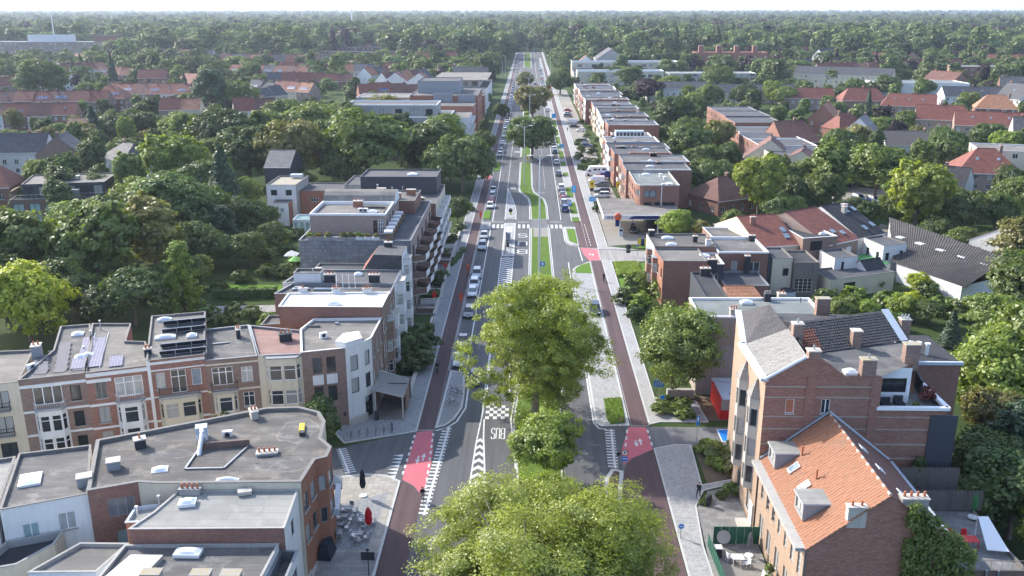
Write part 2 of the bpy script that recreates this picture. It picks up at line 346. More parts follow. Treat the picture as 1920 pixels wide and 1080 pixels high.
def pave_strip(name, x0, x1, y0, y1, m, z=.12): return slab(name, rect(x0, x1, y0, y1), z, m, .12)
# pavements and cycle paths (left of the road, then right of it)
LP = [(103, 1150)]
slab('pavement', [(-22, 97.9), (-13.62, 101.2), (-13.58, 1150), (-15.8, 1150), (-15.8, 119), (-19.2, 117.5), (-23.6, 100.4)], .12, 'paving')
slab('pavement', [(-13.95, 30), (-13.95, 88.9), (-15.7, 90.2), (-18.3, 90.5), (-20.9, 89.8), (-21.3, 85), (-20, 78), (-19.2, 30)], .12, 'paving_warm', .25)
mb = MB(); sheet(mb, [(-19.6, 75.5), (-15.4, 75.4), (-14.9, 86.4), (-19.8, 83.5)], .13, 'paving'); sheet(mb, [(-19.5, 60), (-14.2, 60), (-14.2, 75), (-19.5, 75)], .13, 'slabs_dark'); o = mb.build('paving_patch'); o['kind'] = 'structure'
mb = MB(); sheet(mb, rect(-13.55, -11.5, 101.6, 1150), .122, 'cycle_red')
mb.prism(rect(-13.57, -11.48, 101.55, 1150.05), 0, .118, 'kerb')
sheet(mb, [(-13.9, 30), (-11.2, 30), (-11.2, 85.6), (-12.4, 87.9), (-13.9, 89.1)], .03, 'cycle_red'); struct('cycle_path', mb)
mb = MB(); mb.prism(rect(-11.46, -11.1, 121, 1150), 0, .12, 'kerb', 'paving'); struct('kerb', mb)
slab('pavement', [(15.35, 103.6), (16.9, 104.4), (23, 104.5), (22.6, 111), (17.2, 112), (17.4, 181), (15.35, 181.5)], .12, 'paving_light')
slab('pavement', [(15.35, 190.4), (24, 190.2), (17.6, 193), (17.9, 300), (17.6, 1150), (15.35, 1150)], .12, 'paving_light')
slab('pavement', [(14.75, 30), (17.2, 30), (17.3, 76.8), (17.9, 84.2), (19.25, 87.4), (23, 89), (22.9, 90), (19.3, 88.7), (19.75, 98.2), (17.8, 98.3), (15.1, 97.2)], .12, 'paving_light')
mb = MB(); sheet(mb, [(17.3, 74), (22.6, 74), (22.7, 88.4), (19.6, 87.2), (17.9, 83.8)], .12, 'slabs_dark'); sheet(mb, rect(17.2, 22.6, 40, 74), .1, 'yard'); o = mb.build('forecourt'); o['kind'] = 'structure'
mb = MB(); sheet(mb, [(19.9, 89), (23, 90.2), (25.5, 98.2), (19.9, 98)], .10, 'soil'); o = mb.build('garden_bed'); o['kind'] = 'structure'
mb = MB()
mb.prism(rect(13.1, 15.32, 103.2, 181.4), 0, .118, 'kerb'); sheet(mb, rect(13.13, 15.3, 103.25, 181.3), .122, 'cycle_red')
mb.prism(rect(13.1, 15.32, 191.8, 1150), 0, .118, 'kerb'); sheet(mb, rect(13.13, 15.3, 191.85, 1150), .122, 'cycle_red')
sheet(mb, [(10.2, 30), (14.7, 30), (15, 97), (12.2, 94.6), (11.0, 92), (10.1, 88)], .03, 'cycle_red')
sheet(mb, [(11.4, 193), (13.1, 192.2), (13.1, 217), (11.4, 217)], .03, 'cycle_red'); struct('cycle_path', mb)
# verges of the right-hand parking lane
slab('verge', [(10.7, 218), (13.05, 218), (13.05, 1000), (10.7, 1000)], .11, 'paving_light', .15)
slab('verge', [(8.55, 211.5), (11.3, 211.5), (11.35, 193.6), (9.9, 194.2), (9, 196.2), (8.6, 199)], .12, 'paving_light', .3)
slab('verge', [(8.6, 104), (9.3, 103.1), (12.9, 103.3), (12.95, 120), (13, 180), (12.9, 180.6), (9.8, 176.4), (9, 174.5), (8.7, 171)], .12, 'paving_light', .3)
slab('verge', [(-11.1, 121), (-8.9, 120.3), (-8.45, 112), (-8.45, 108.2), (-9.2, 104.8), (-10.2, 103), (-11.45, 102.1)], .12, 'paving', .3)
slab('verge', [(-11.1, 209.4), (-9.1, 209.4), (-9.1, 216.5), (-11.1, 216.5)], .12, 'paving', .2)
slab('verge', [(8.3, 80), (8.35, 86.3), (8.7, 89.8), (9.6, 92), (10.1, 92), (11.0, 91.5), (10.2, 86), (10.1, 70), (8.3, 70)], .13, 'soil', .45)
# platform and median
slab('bus_platform', [(-5.6, 184.3), (-2.85, 184.4), (-2.95, 215.2), (-5.75, 215.1)], .16, 'paving_light', .35)
slab('median', [(.75, 210), (4.85, 210), (4.95, 165), (4.9, 112), (4.2, 104.5), (3.8, 60), (-.6, 60), (-1.1, 90), (-1.75, 104), (-1.4, 112), (.35, 150)], .14, 'grass', .22)
slab('median', [(.75, 219.6), (4.85, 219.6), (4.8, 236), (4.3, 244.5), (1.7, 254), (1.15, 262), (1.0, 307), (-2.5, 307), (-2.55, 259), (-2.2, 255.5), (.1, 246), (.6, 239)], .14, 'grass', .22)
slab('median', [(-2.6, 319), (1, 319), (1, 560), (-2.6, 560)], .14, 'grass', .3)
slab('median', [(-4.2, 834), (2, 834), (2.4, 1120), (-5.8, 1120)], .14, 'grass', .3)
mb = MB(); sheet(mb, rect(.8, 4.8, 210.2, 219.4), .13, 'asphalt_light'); sheet(mb, rect(1.3, 4.6, 201.5, 209.8), .15, 'yard'); o = mb.build('paving_patch'); o['kind'] = 'structure'
def bed(poly, m='lawn', z=.17):
    mb = MB(); mb.prism(poly, .05, z, m); o = mb.build('grass_bed'); o['kind'] = 'structure'; return o
bed([(9.35, 197.8), (11.1, 194.8), (11.15, 209), (9.2, 209.4)]); bed([(9.5, 171.9), (12.7, 171.6), (12.75, 179.6), (11, 177.8), (9.6, 175)])
bed([(10.3, 111.2), (12.6, 111.6), (12.4, 104), (10.6, 103.6), (10.2, 105)], z=.25)
bed([(-11.3, 220.3), (-9.5, 219.6), (-9.6, 230), (-11.3, 228)]); bed([(-11.1, 307), (-9.4, 306), (-9.3, 291), (-11.2, 289)])
for y0, y1 in ((217, 222), (226, 240), (247, 262), (281, 287), (300, 309), (316, 333), (338, 346), (352, 372), (378, 396), (404, 430)): bed(rect(11, 12.7, y0, y1), 'grass', .15)
bed([(17.9, 178.6), (34, 180), (22.5, 170.2), (17.7, 169.6)], 'lawn'); bed([(17.7, 167.6), (22, 168), (22, 153), (17.5, 150)], 'lawn'); bed([(23.5, 191.6), (33, 191.6), (33, 194), (26, 194)], 'lawn')
# markings
Z = .026
def mark(name, fn, z=None):
    mb = MB(); fn(mb); return mb.build(name, road)
def line(pts, w=.18, m='paint_white', z=Z, name='lane_line'): mark(name, lambda b: ribbon(b, pts, w, z, m))
line([(-8.9, 121), (-8.9, 209.3)]); line([(-8.75, 217), (-8.8, 272), (-9, 300)]); line([(-9.05, 312), (-9.05, 660)])
line([(-8.2, 122), (-8.05, 108.3), (-8.9, 104.2), (-10, 102.4), (-11.3, 101.6)], .22)
line([(5.1, 210.5), (5.15, 165), (5.1, 112)]); line([(8.2, 660), (8.25, 260), (8.2, 219.6)]); line([(8.35, 211), (8.35, 198.6), (8.75, 195.8), (9.7, 193.9), (11.2, 193.1)])
line([(8.4, 180), (8.45, 104.2), (9.0, 102.6), (9.9, 102.3)], .2); line([(11.4, 181.2), (11.15, 192.6)], .2)
line([(.5, 210.4), (.2, 165), (-1.6, 112), (-2.05, 105), (-1.25, 92)]); line([(.45, 219.6), (.4, 238), (0, 245), (-2.45, 255.5), (-2.75, 260), (-2.75, 307), (-2.75, 307.3), (1.2, 307.3), (1.3, 262), (1.8, 254.6), (4.5, 245), (5.05, 236), (5.05, 219.6)])
line([(-2.8, 318.6), (-2.8, 600)]); line([(1.2, 318.6), (1.2, 600)]); line([(-5.8, 112), (-5.75, 107), (-6.1, 98.5), (-6.45, 78)]); line([(-5.45, 104.9), (-5.3, 100), (-4.6, 89), (-4.3, 78)])
line([(-3.05, 184), (-3.15, 165), (-2.4, 112)]); line([(-5.6, 184), (-5.65, 165), (-5.5, 112)])
line([(-12.8, 690), (-12.9, 985)]); line([(-4.4, 831), (-6.1, 1122)]); line([(2.2, 831), (2.7, 1122)]); line([(6, 700), (6.2, 1122)]); line([(-7.3, 690), (-7.4, 820)])
line([(-5.75, 112), (-5.7, 150)], .15)
y = 261
while y < 660:
    line([(-6.02, y), (-6.02, y + 1.6)], .2, name='lane_dash')
    if y < 420: line([(4.9, y), (4.9, y + 1.1)], .17, name='lane_dash')
    y += 2.9 if y < 420 else 6
for k in range(9): line([(13.9 - .02 * k, 193.5 + k * 2.4), (13.9 - .02 * k, 194.9 + k * 2.4)], .14, z=.127, name='cycle_dash')
for x in (-8.3, -7.25, -6.2, -2.1, -1.0, .1, 4.75, 5.8, 6.85, 7.9): mark('zebra_bar', lambda b: sheet(b, rect(x - .27, x + .27, 210.4, 214.1), Z, 'paint_white'))
line([(-8.8, 216.8), (-5.9, 216.8)], .25, name='stop_line'); line([(-2.6, 216.8), (.3, 216.8)], .25, name='stop_line'); line([(5.2, 217), (8.2, 217)], .25, name='stop_line'); line([(2, 253.9), (4.9, 253.9)], .3, name='stop_line')
line([(-7.3, 682), (.2, 682)], .4, name='stop_line'); line([(2.2, 682), (8.6, 682)], .4, name='stop_line')
for k in range(7): line([(-12 + k * 3.1, 663), (-11 + k * 3.1, 663)], 3, name='zebra_bar')
def chev(x0, x1, y, rise, th):
    xm = (x0 + x1) / 2; mark('chevron', lambda b: (b.poly([(x0, y, Z), (xm, y + rise, Z), (xm, y + rise + th, Z), (x0, y + th, Z)], 'paint_white'), b.poly([(xm, y + rise, Z), (x1, y, Z), (x1, y + th, Z), (xm, y + rise + th, Z)], 'paint_white')))
for k in range(18): chev(-5.5, -3.2, 182.2 - k * 1.45, .75, .62)
for k in range(23):
    y = 220.6 + k * 1.55; w = 2.45 * max(0, 1 - ((y - 220) / 39) ** 1.7); chev(-5.65 - (y - 220) * .006, -5.6 + w, y, .5, .62) if w > .25 else None
line([(-5.72, 219.5), (-5.95, 260)], .18); line([(-3.0, 219.5), (-3.1, 229), (-3.6, 238), (-4.7, 249), (-5.85, 260)], .18)
for k in range(9):
    y = 98.3 - k * 1.75; t_ = (98.3 - y) / 20; chev(-6.02 - t_ * .4, -5.28 + t_ * 1.1, y, .55 + t_ * .5, .75)
for r_ in range(9):
    for c_ in range(6):
        xa = -5.35 + c_ * .5; 
        if (r_ + c_) % 2 == 0 and xa < -2.6 - max(0, r_ - 3) * .35: mark('checker_square', lambda b: sheet(b, rect(xa, xa + .5, 105 + r_ * .84, 105.82 + r_ * .84), Z, 'paint_white'))
GLY = {'B': [[(0, 0), (0, 1), (.75, 1), (1, .88), (1, .62), (.75, .52), (.12, .52)], [(.8, .49), (1, .38), (1, .12), (.75, 0), (.12, 0)]], 'U': [[(0, 1), (0, .15), (.2, 0), (.8, 0), (1, .15), (1, 1)]],
       'S': [[(1, .82), (.8, 1), (.2, 1), (0, .86), (0, .64), (.2, .54), (.8, .46), (1, .34), (1, .14), (.8, 0), (.2, 0), (0, .18)]]}
def letters(txt, x, y, w, h, gap, st):      # read by drivers who come towards the camera
    mb = MB()
    for i, ch in enumerate(txt):
        for pl in GLY[ch]: ribbon(mb, [(x - i * (w + gap) - u * w, y - v * h) for u, v in pl], st, Z, 'paint_white')
    mb.build('bus_lettering', road)
letters('BUS', -2.75, 102.4, .42, 2.9, .18, .14); letters('BUS', -3.6, 262.5, .42, 3, .18, .15); letters('BUS', -3.2, 333, .5, 3.5, .2, .18)
for ch, y in (('B', 190.2), ('U', 197.4), ('S', 204.7)): letters(ch, -.25, y, 1.9, 3.4, 0, .3)
letters('B', 8.0, 166.5, 1.9, 3.4, 0, .3)
# striped rumble edges and give-way teeth
def ladder(p0, p1, w, n, tooth):
    a, b = Vector(p0), Vector(p1); d = (b - a).normalized(); nn = Vector((d.y, -d.x)); mb = MB()
    ribbon(mb, [a, b], w * .34, Z, 'paint_white')
    for k in range(n):
        c = a + (b - a) * ((k + .5) / n); ribbon(mb, [c + nn * w * .2, c + nn * w], tooth, Z, 'paint_white')
        ribbon(mb, [c - nn * w * .2, c - nn * w * .5], tooth, Z, 'paint_white')
    mb.build('edge_ladder', road)
ladder((-9.75, 102.6), (-10.6, 82), .75, 26, .32); ladder((-20.0, 90.6), (-22.3, 96.6), .8, 12, .22); ladder((10.5, 102.4), (10.1, 92.4), .8, 14, .3); ladder((4.0, 112), (3.9, 100), .8, 14, .3)
for k in range(7):
    y = 95 - k * .83; x = -14.5 - k * .03
    mark('give_way_tooth', lambda b: b.poly([(x - 1.15, y - .05, Z), (x, y - .35, Z), (x, y + .3, Z)], 'paint_white'))
mb = MB(); sheet(mb, [(-13.6, 101.1), (-11.7, 101.7), (-11.1, 96), (-10.95, 91.5), (-11.2, 85.8), (-12.4, 88), (-13.8, 89.3), (-13.9, 92)], Z, 'paint_pink'); mb.build('pink_cycle_crossing', road)
mb = MB(); sheet(mb, [(12.7, 103), (14.9, 103), (15, 97.1), (13.7, 96), (12.2, 94.7), (11.1, 93), (11.3, 97)], Z, 'paint_pink'); mb.build('pink_cycle_crossing', road)
mb = MB(); sheet(mb, [(11.5, 192), (13.2, 191.7), (15.3, 190.2), (15.3, 181.7), (12.9, 181.2), (12, 186)], Z, 'paint_pink'); mb.build('pink_cycle_crossing', road)
mb = MB(); sheet(mb, rect(-13.5, -11.6, 274, 282), .126, 'paint_pink'); mb.build('pink_cycle_crossing', road)
mb = MB(); sheet(mb, [(-24.5, 95.8), (-23.5, 95.6), (-21.8, 90.1), (-22.9, 89.9)], Z, 'paint_pink'); mb.build('pink_cycle_crossing', road)
for xa, ya, xb, yb, n in ((-13.75, 100.6, -13.95, 90, 7), (-11.55, 101.2, -11.0, 87, 9), (12.55, 102.6, 11.2, 93.6, 5), (15, 102.6, 15.05, 97.6, 3), (15.25, 189.6, 15.25, 182.2, 4)):
    for k in range(n):
        f0, f1 = (k + .2) / n, (k + .7) / n; line([(xa + (xb - xa) * f0, ya + (yb - ya) * f0), (xa + (xb - xa) * f1, ya + (yb - ya) * f1)], .22, z=.031, name='crossing_dash')
def arrow(x, y, s, L):
    mark('cycle_arrow', lambda b: b.poly([(x - .09, y, .031), (x + .09, y, .031), (x + .09, y + s * L * .5, .031), (x + .3, y + s * L * .5, .031), (x, y + s * L, .031), (x - .3, y + s * L * .5, .031), (x - .09, y + s * L * .5, .031)][::s], 'paint_white'))
arrow(-12.05, 93.7, 1, 1.9); arrow(-12.65, 94.9, -1, 1.9); arrow(13.75, 98.2, 1, 1.7); arrow(13.2, 99.4, -1, 1.7); arrow(13.9, 185.2, 1, 1.7); arrow(13.3, 187.4, -1, 1.7)
mb = MB(); sheet(mb, rect(23.6, 26.2, 99.2, 102.6), Z, 'paint_white'); sheet(mb, rect(23.75, 26.05, 99.35, 102.45), .031, 'blue_sign'); mb.build('parking_bay_marking', road)
mb = MB(); sheet(mb, [(17.8, 193.6), (23, 195), (34, 196), (40, 240), (18, 240)], .05, 'yard'); o = mb.build('petrol_forecourt'); o['kind'] = 'structure'
mb = MB(); sheet(mb, rect(18, 24.5, 240, 600), .05, 'yard'); o = mb.build('front_yards'); o['kind'] = 'structure'
# ---------------------------------------------------------------- vegetation
def leaves_mesh(name, cen, rad, nper, leaf, rs, mat, flat=.75, dirs=None, up=.35, aspect=.62):
    """leaf quads scattered round clump centres (numpy arrays)"""
    k = len(cen); idx = np.repeat(np.arange(k), nper); n = len(idx)
    d = rs.normal(size=(n, 3)); d /= np.linalg.norm(d, axis=1)[:, None]
    r = rs.random(n) ** .45
    off = d * (rad[idx] * r)[:, None]; off[:, 2] *= flat
    c = cen[idx] + off
    o = dirs[idx] if dirs is not None else d
    nrm = o * .7 + d * .5 + rs.normal(size=(n, 3)) * .45; nrm[:, 2] += up; nrm /= np.linalg.norm(nrm, axis=1)[:, None]
    t = np.cross(nrm, rs.normal(size=(n, 3))); t /= np.linalg.norm(t, axis=1)[:, None]; b = np.cross(nrm, t)
    s = leaf * (.55 + .9 * rs.random(n))[:, None]
    v = np.empty((n, 4, 3)); v[:, 0] = c - t * s; v[:, 1] = c - b * s * aspect; v[:, 2] = c + t * s; v[:, 3] = c + b * s * aspect
    me = bpy.data.meshes.new(name); me.vertices.add(n * 4); me.loops.add(n * 4); me.polygons.add(n)
    me.vertices.foreach_set('co', v.reshape(-1).astype(np.float32)); me.loops.foreach_set('vertex_index', np.arange(n * 4, dtype=np.int32))
    me.polygons.foreach_set('loop_start', np.arange(0, n * 4, 4, dtype=np.int32)); me.polygons.foreach_set('loop_total', np.full(n, 4, np.int32))
    a = me.attributes.new('tint', 'FLOAT', 'FACE'); ct = rs.random(k)
    a.data.foreach_set('value', np.clip(ct[idx] * .65 + rs.random(n) * .5 - .08, 0, 1).astype(np.float32))
    me.materials.append(MATS[mat]); me.update(calc_edges=True); me.validate(); return me
def sphere_pts(rs, n, upb=0.25):
    d = rs.normal(size=(n, 3)); d[:, 2] += upb; return d / np.linalg.norm(d, axis=1)[:, None]
def crown(name, seed, h, rx, z0, lobes, clumps, nper, leaf, mat, kind='round'):
    rs = np.random.RandomState(seed); hz = (h - z0) / 2; zc = z0 + hz; cen = []; rad = []; dr = []
    if kind == 'cone':
        for _ in range(lobes * clumps):
            t = rs.random() ** 1.35; a = rs.random() * 6.283; rr = rx * (1 - t) ** .85 * (.55 + .45 * rs.random()); cen.append((rr * math.cos(a), rr * math.sin(a), z0 + t * (h - z0) - rr * .18)); rad.append(rx * (.1 + .2 * (1 - t))); dr.append((math.cos(a) * .7, math.sin(a) * .7, .5))
    elif kind == 'tier':
        for i in range(lobes):
            z = z0 + (h - z0) * (i + .5) / lobes; L = rx * (1.05 - .75 * (i / lobes) ** 1.5); a0 = rs.random() * 6.28
            for j in range(5):
                a = a0 + j * 1.256 + rs.normal() * .2
                for q in range(max(1, clumps // 5)):
                    f = .25 + .75 * rs.random(); cen.append((math.cos(a) * L * f, math.sin(a) * L * f, z + rs.normal() * .25 - f * .4)); rad.append(rx * .2 * (1.2 - f * .5)); dr.append((math.cos(a) * .3, math.sin(a) * .3, .9))
    else:
        for i in range(lobes):
            d = sphere_pts(rs, 1, .35)[0]; f = .62 * (rs.random() ** .4) if i else 0
            lr = (.34 + .2 * rs.random()) * (1.1 if kind == 'round' else .95)
            if kind == 'airy': lr = .19 + .15 * rs.random(); f = (.28 + .56 * rs.random()) if i else .1; d = sphere_pts(rs, 1, .08)[0]
            if kind == 'tall': d[0] *= .8; d[1] *= .8
            lc = np.array([d[0] * rx * f * 1.15, d[1] * rx * f * 1.15, zc + d[2] * hz * f * 1.12]); e = sphere_pts(rs, clumps, .3)
            wob = .82 + .36 * rs.random(clumps)
            for j in range(clumps):
                p = lc + e[j] * np.array([rx, rx, hz * (1 if kind != 'flat' else .7)]) * lr * wob[j]
                if p[2] < z0 * .8: p[2] = z0 * .8 + rs.random() * .6
                cen.append(p); rad.append(rx * lr * (.26 + .2 * rs.random())); dr.append(e[j])
    return leaves_mesh(name, np.array(cen), np.array(rad), nper, leaf, rs, mat, dirs=np.array(dr))
def trunk_mesh(name, seed, h, z0, rx, r0, mat, limbs=7, lean=.3):
    rs = random.Random(seed); mb = MB(); top = Vector((rs.uniform(-lean, lean), rs.uniform(-lean, lean), h * .55)); mid = top * .5 + Vector((rs.uniform(-.2, .2), 0, 0))
    mb.cyl((0, 0, -.2), mid, r0 * 1.25, r0 * .85, mat, 9, False); mb.cyl(mid, top, r0 * .85, r0 * .55, mat, 9, False); mb.cyl(top, (top.x * 1.3, top.y * 1.2, h * .92), r0 * .55, r0 * .1, mat, 7)
    for i in range(limbs):
        a = i * 2.4 + rs.random(); f = rs.uniform(.3, .8); s = mid.lerp(top, f) if i % 2 else Vector((0, 0, z0 + (h * .5 - z0) * f))
        if s.z > top.z: s = top.copy()
        L = rx * rs.uniform(.55, .85); e = s + Vector((math.cos(a) * L, math.sin(a) * L, L * rs.uniform(.5, 1.0))); m_ = s.lerp(e, .5) + Vector((0, 0, -.3))
        mb.cyl(s, m_, r0 * .42, r0 * .28, mat, 6, False); mb.cyl(m_, e, r0 * .28, r0 * .07, mat, 6)
        for q in (-1, 1): mb.cyl(m_, m_ + Vector((math.cos(a + q * .8) * L * .45, math.sin(a + q * .8) * L * .45, L * .4)), r0 * .18, r0 * .04, mat, 5, False)
    return mb.mesh(name)
BLOCKED = []                               # (x, y, radius) kept free of scattered trees
PROTO = {}
def proto(key, h, rx, z0, lobes, clumps, nper, leaf, mat, kind='round', seed=1, bark='bark', r0=.3):
    PROTO[key] = (crown('crown', seed, h, rx, z0, lobes, clumps, nper, leaf, mat, kind), trunk_mesh('trunk', seed, h, z0, rx, r0, bark, (7 if kind != 'airy' else 15) if kind not in ('cone', 'tier') else 0), h, rx)
# big trees close to the camera have meshes of their own, the others share a few
proto('plane_a', 17.6, 8.0, 1.2, 60, 20, 104, .112, 'leaf_plane', 'airy', 11, 'bark_pale', .42)
proto('plane_b', 18.5, 9.4, 4, 62, 30, 140, .098, 'leaf_plane', 'airy', 23, 'bark_pale', .45)
proto('plane_c', 9.6, 4.8, 1.8, 14, 34, 70, .15, 'leaf_bright', 'loose', 5, 'bark', .22)
proto('round_a', 11.6, 5.2, 2.2, 16, 40, 66, .16, 'leaf_mid', 'round', 31, 'bark', .24)
proto('mid_a', 13, 6, 2, 15, 34, 40, .29, 'leaf_mid', 'round', 41); proto('mid_b', 14, 5.4, 2.5, 16, 34, 38, .29, 'leaf_mid', 'loose', 42)
proto('mid_c', 15, 5, 2, 15, 34, 38, .29, 'leaf_dark', 'tall', 43); proto('mid_d', 12, 6.6, 2.2, 17, 32, 38, .29, 'leaf_dark', 'loose', 44)
proto('spruce', 16, 3.6, .8, 22, 18, 26, .34, 'leaf_conifer', 'cone', 45); proto('cedar', 13, 7, 2.5, 9, 40, 26, .34, 'leaf_conifer', 'tier', 46); proto('larch', 12, 3.6, .8, 13, 30, 26, .22, 'leaf_bright', 'tier', 47)
proto('bush_a', 2.0, 1.3, .1, 6, 20, 22, .13, 'leaf_mid', 'round', 51, r0=.05); proto('bush_b', 1.6, 1.5, .1, 7, 20, 20, .13, 'leaf_dark', 'loose', 52, r0=.05)
GROUPS = {}
def copy_to(me, name, parent, mat=None):
    o = bpy.data.objects.new(name, me); COL.objects.link(o); o.parent = parent
    if mat and me.materials: o.material_slots[0].link = 'OBJECT'; o.material_slots[0].material = MATS[mat]
    return o
HUE = dict(leaf_plane='yellow-green', leaf_bright='bright green', leaf_mid='green', leaf_dark='dark green', leaf_olive='olive', leaf_gold='golden', leaf_copper='copper', leaf_conifer='dark', leaf_redmaple='reddish', leaf_forest='green')
def tree(key, loc, h, mat=None, label=None, wide=1.0, name='tree', cat='tree', group=None, rz=None, place=''):
    cm, tm, h0, rx0 = PROTO[key]; s = h / h0; rz = rnd.uniform(0, 6.28) if rz is None else rz
    form = {'spruce': 'conical conifer', 'cedar': 'layered conifer', 'larch': 'feathery conifer', 'mid_c': 'tall leafy tree', 'round_a': 'round leafy tree', 'bush_a': 'rounded bush', 'bush_b': 'spreading bush'}.get(key, 'leafy tree')
    size = '' if 'bush' in key else ('small ' if h < 8 else 'large ' if h > 15 else '')
    if label is None: label = f"{size}{HUE[mat or cm.materials[0].name]} {form} {place}"
    t = thing(name, label, cat, loc, group, rz, (s * wide, s * wide, s))
    if 'bush' not in key: BLOCKED.append((loc[0], loc[1], rx0 * s * wide * .8))
    copy_to(cm, 'foliage' if 'bush' in key else 'crown', t, mat)
    copy_to(tm, 'stem' if 'bush' in key else 'trunk', t)
    return t
def T(x, key, h, mat=None, place='', wide=1., **k): return tree(key, x, h, mat, wide=wide, place=place, **k)
# the planes and the small tree on the median
tree('plane_a', (1.0, 105), 18.6, label='tall yellow-green plane tree on the median beside the checkered marking', rz=.4, wide=1.06)
tree('plane_b', (.4, 62.5), 12.6, label='huge yellow-green plane tree filling the bottom middle of the view', rz=2.2, wide=1.7)
tree('plane_c', (3.1, 88.6), 8.4, label='small dense bright green tree between the two big plane trees', rz=1.1)
tree('round_a', (19.6, 112.3), 12.2, 'leaf_mid', label='round dark green tree beside the blank beige side wall', rz=.3, wide=1.05)
tree('mid_a', (1.22,316.39), 15.5, 'leaf_dark', label='wide dark green tree on the median behind the tall lamp post', wide=1.22)
tree('mid_b', (1.79,429.67), 17.5, 'leaf_olive', label='olive green tree on the median further up the road', wide=1.25)
tree('mid_a', (-2.16,601.69), 12, 'leaf_olive', label='small olive tree on the median at the far crossing', wide=.9)
tree('mid_a', (-12.8,429.4), 8.5, 'leaf_dark', label='dark green street tree on the left pavement beside parked cars')
tree('mid_c', (-17.3,354.55), 9.5, 'leaf_dark', label='dark columnar tree on the left pavement at the end of the woodland', wide=.85)
tree('mid_a', (-17.16,214.53), 7, 'leaf_dark', label='small dark tree in the front garden behind the slate apartment block')
# left: garden trees behind the terraces
LG = 'behind the left terrace'
for x, key, h, mat, w in (((-92.11,153.69), 'mid_b', 18.3, 'leaf_mid', 1.15), ((-77.14,153.96), 'mid_b', 19.5, 'leaf_mid', 1.1), ((-69.75,162.36), 'mid_c', 17.5, 'leaf_olive', 1.1), ((-59.43,146.75), 'larch', 12.5, 'leaf_bright', 1.0),
        ((-77.49,130.8), 'mid_a', 13.4, 'leaf_gold', 1.0), ((-78.09,192.59), 'mid_a', 16.5, 'leaf_dark', 1.35), ((-65.93,188.18), 'cedar', 10, 'leaf_conifer', .8), ((-73.52,213.51), 'spruce', 19, 'leaf_conifer', 1.3),
        ((-95.4,238.56), 'mid_b', 20, 'leaf_bright', 1.1), ((-102.04,225.06), 'mid_c', 15.5, 'leaf_mid', .95), ((-79.01,142.19), 'mid_d', 10, 'leaf_dark', 1.1), ((-64.86,139.76), 'mid_d', 9, 'leaf_dark', 1.1), ((-63.32,173.5), 'mid_a', 8, 'leaf_dark', 1.0),
        ((-56.38,175.6), 'mid_a', 7.5, 'leaf_dark', 1.0), ((-54.94,188.38), 'mid_a', 6.5, 'leaf_dark', 1.1), ((-75.6,202.56), 'mid_d', 11, 'leaf_dark', 1.2), ((-101.66,160.06), 'mid_b', 13, 'leaf_mid', 1.0), ((-64.3,200.2), 'mid_d', 9, 'leaf_dark', 1.0), ((-86.07,139.38), 'mid_d', 11, 'leaf_dark', 1.1), ((-68.12,137.1), 'mid_d', 7, 'leaf_dark', 1.1), ((-95.08,183.22), 'mid_d', 11, 'leaf_mid', 1.2), ((-81.89,175.14), 'mid_a', 15, 'leaf_dark', 1.2), ((-90.14,207.62), 'mid_a', 13, 'leaf_mid', 1.2), ((-82.18,225.41), 'mid_d', 13, 'leaf_dark', 1.2), ((-73.55,228.78), 'mid_a', 9, 'leaf_mid', 1.1), ((-103.47,210.14), 'mid_b', 8, 'leaf_mid', 1.2), ((-68.33,175.39), 'mid_d', 9, 'leaf_dark', 1.2), ((-59.64,175.54), 'mid_d', 6, 'leaf_dark', 1.2), ((-64.59,154.19), 'mid_a', 7, 'leaf_dark', 1.2), ((-75.42,142.26), 'mid_a', 9, 'leaf_dark', 1.2), ((-62.07,160.78), 'mid_d', 6, 'leaf_mid', 1.1), ((-60.72,202.83), 'mid_a', 7, 'leaf_dark', 1.1)):
    T(x, key, h, mat, LG, w)
LW = 'in the wood left of the road'
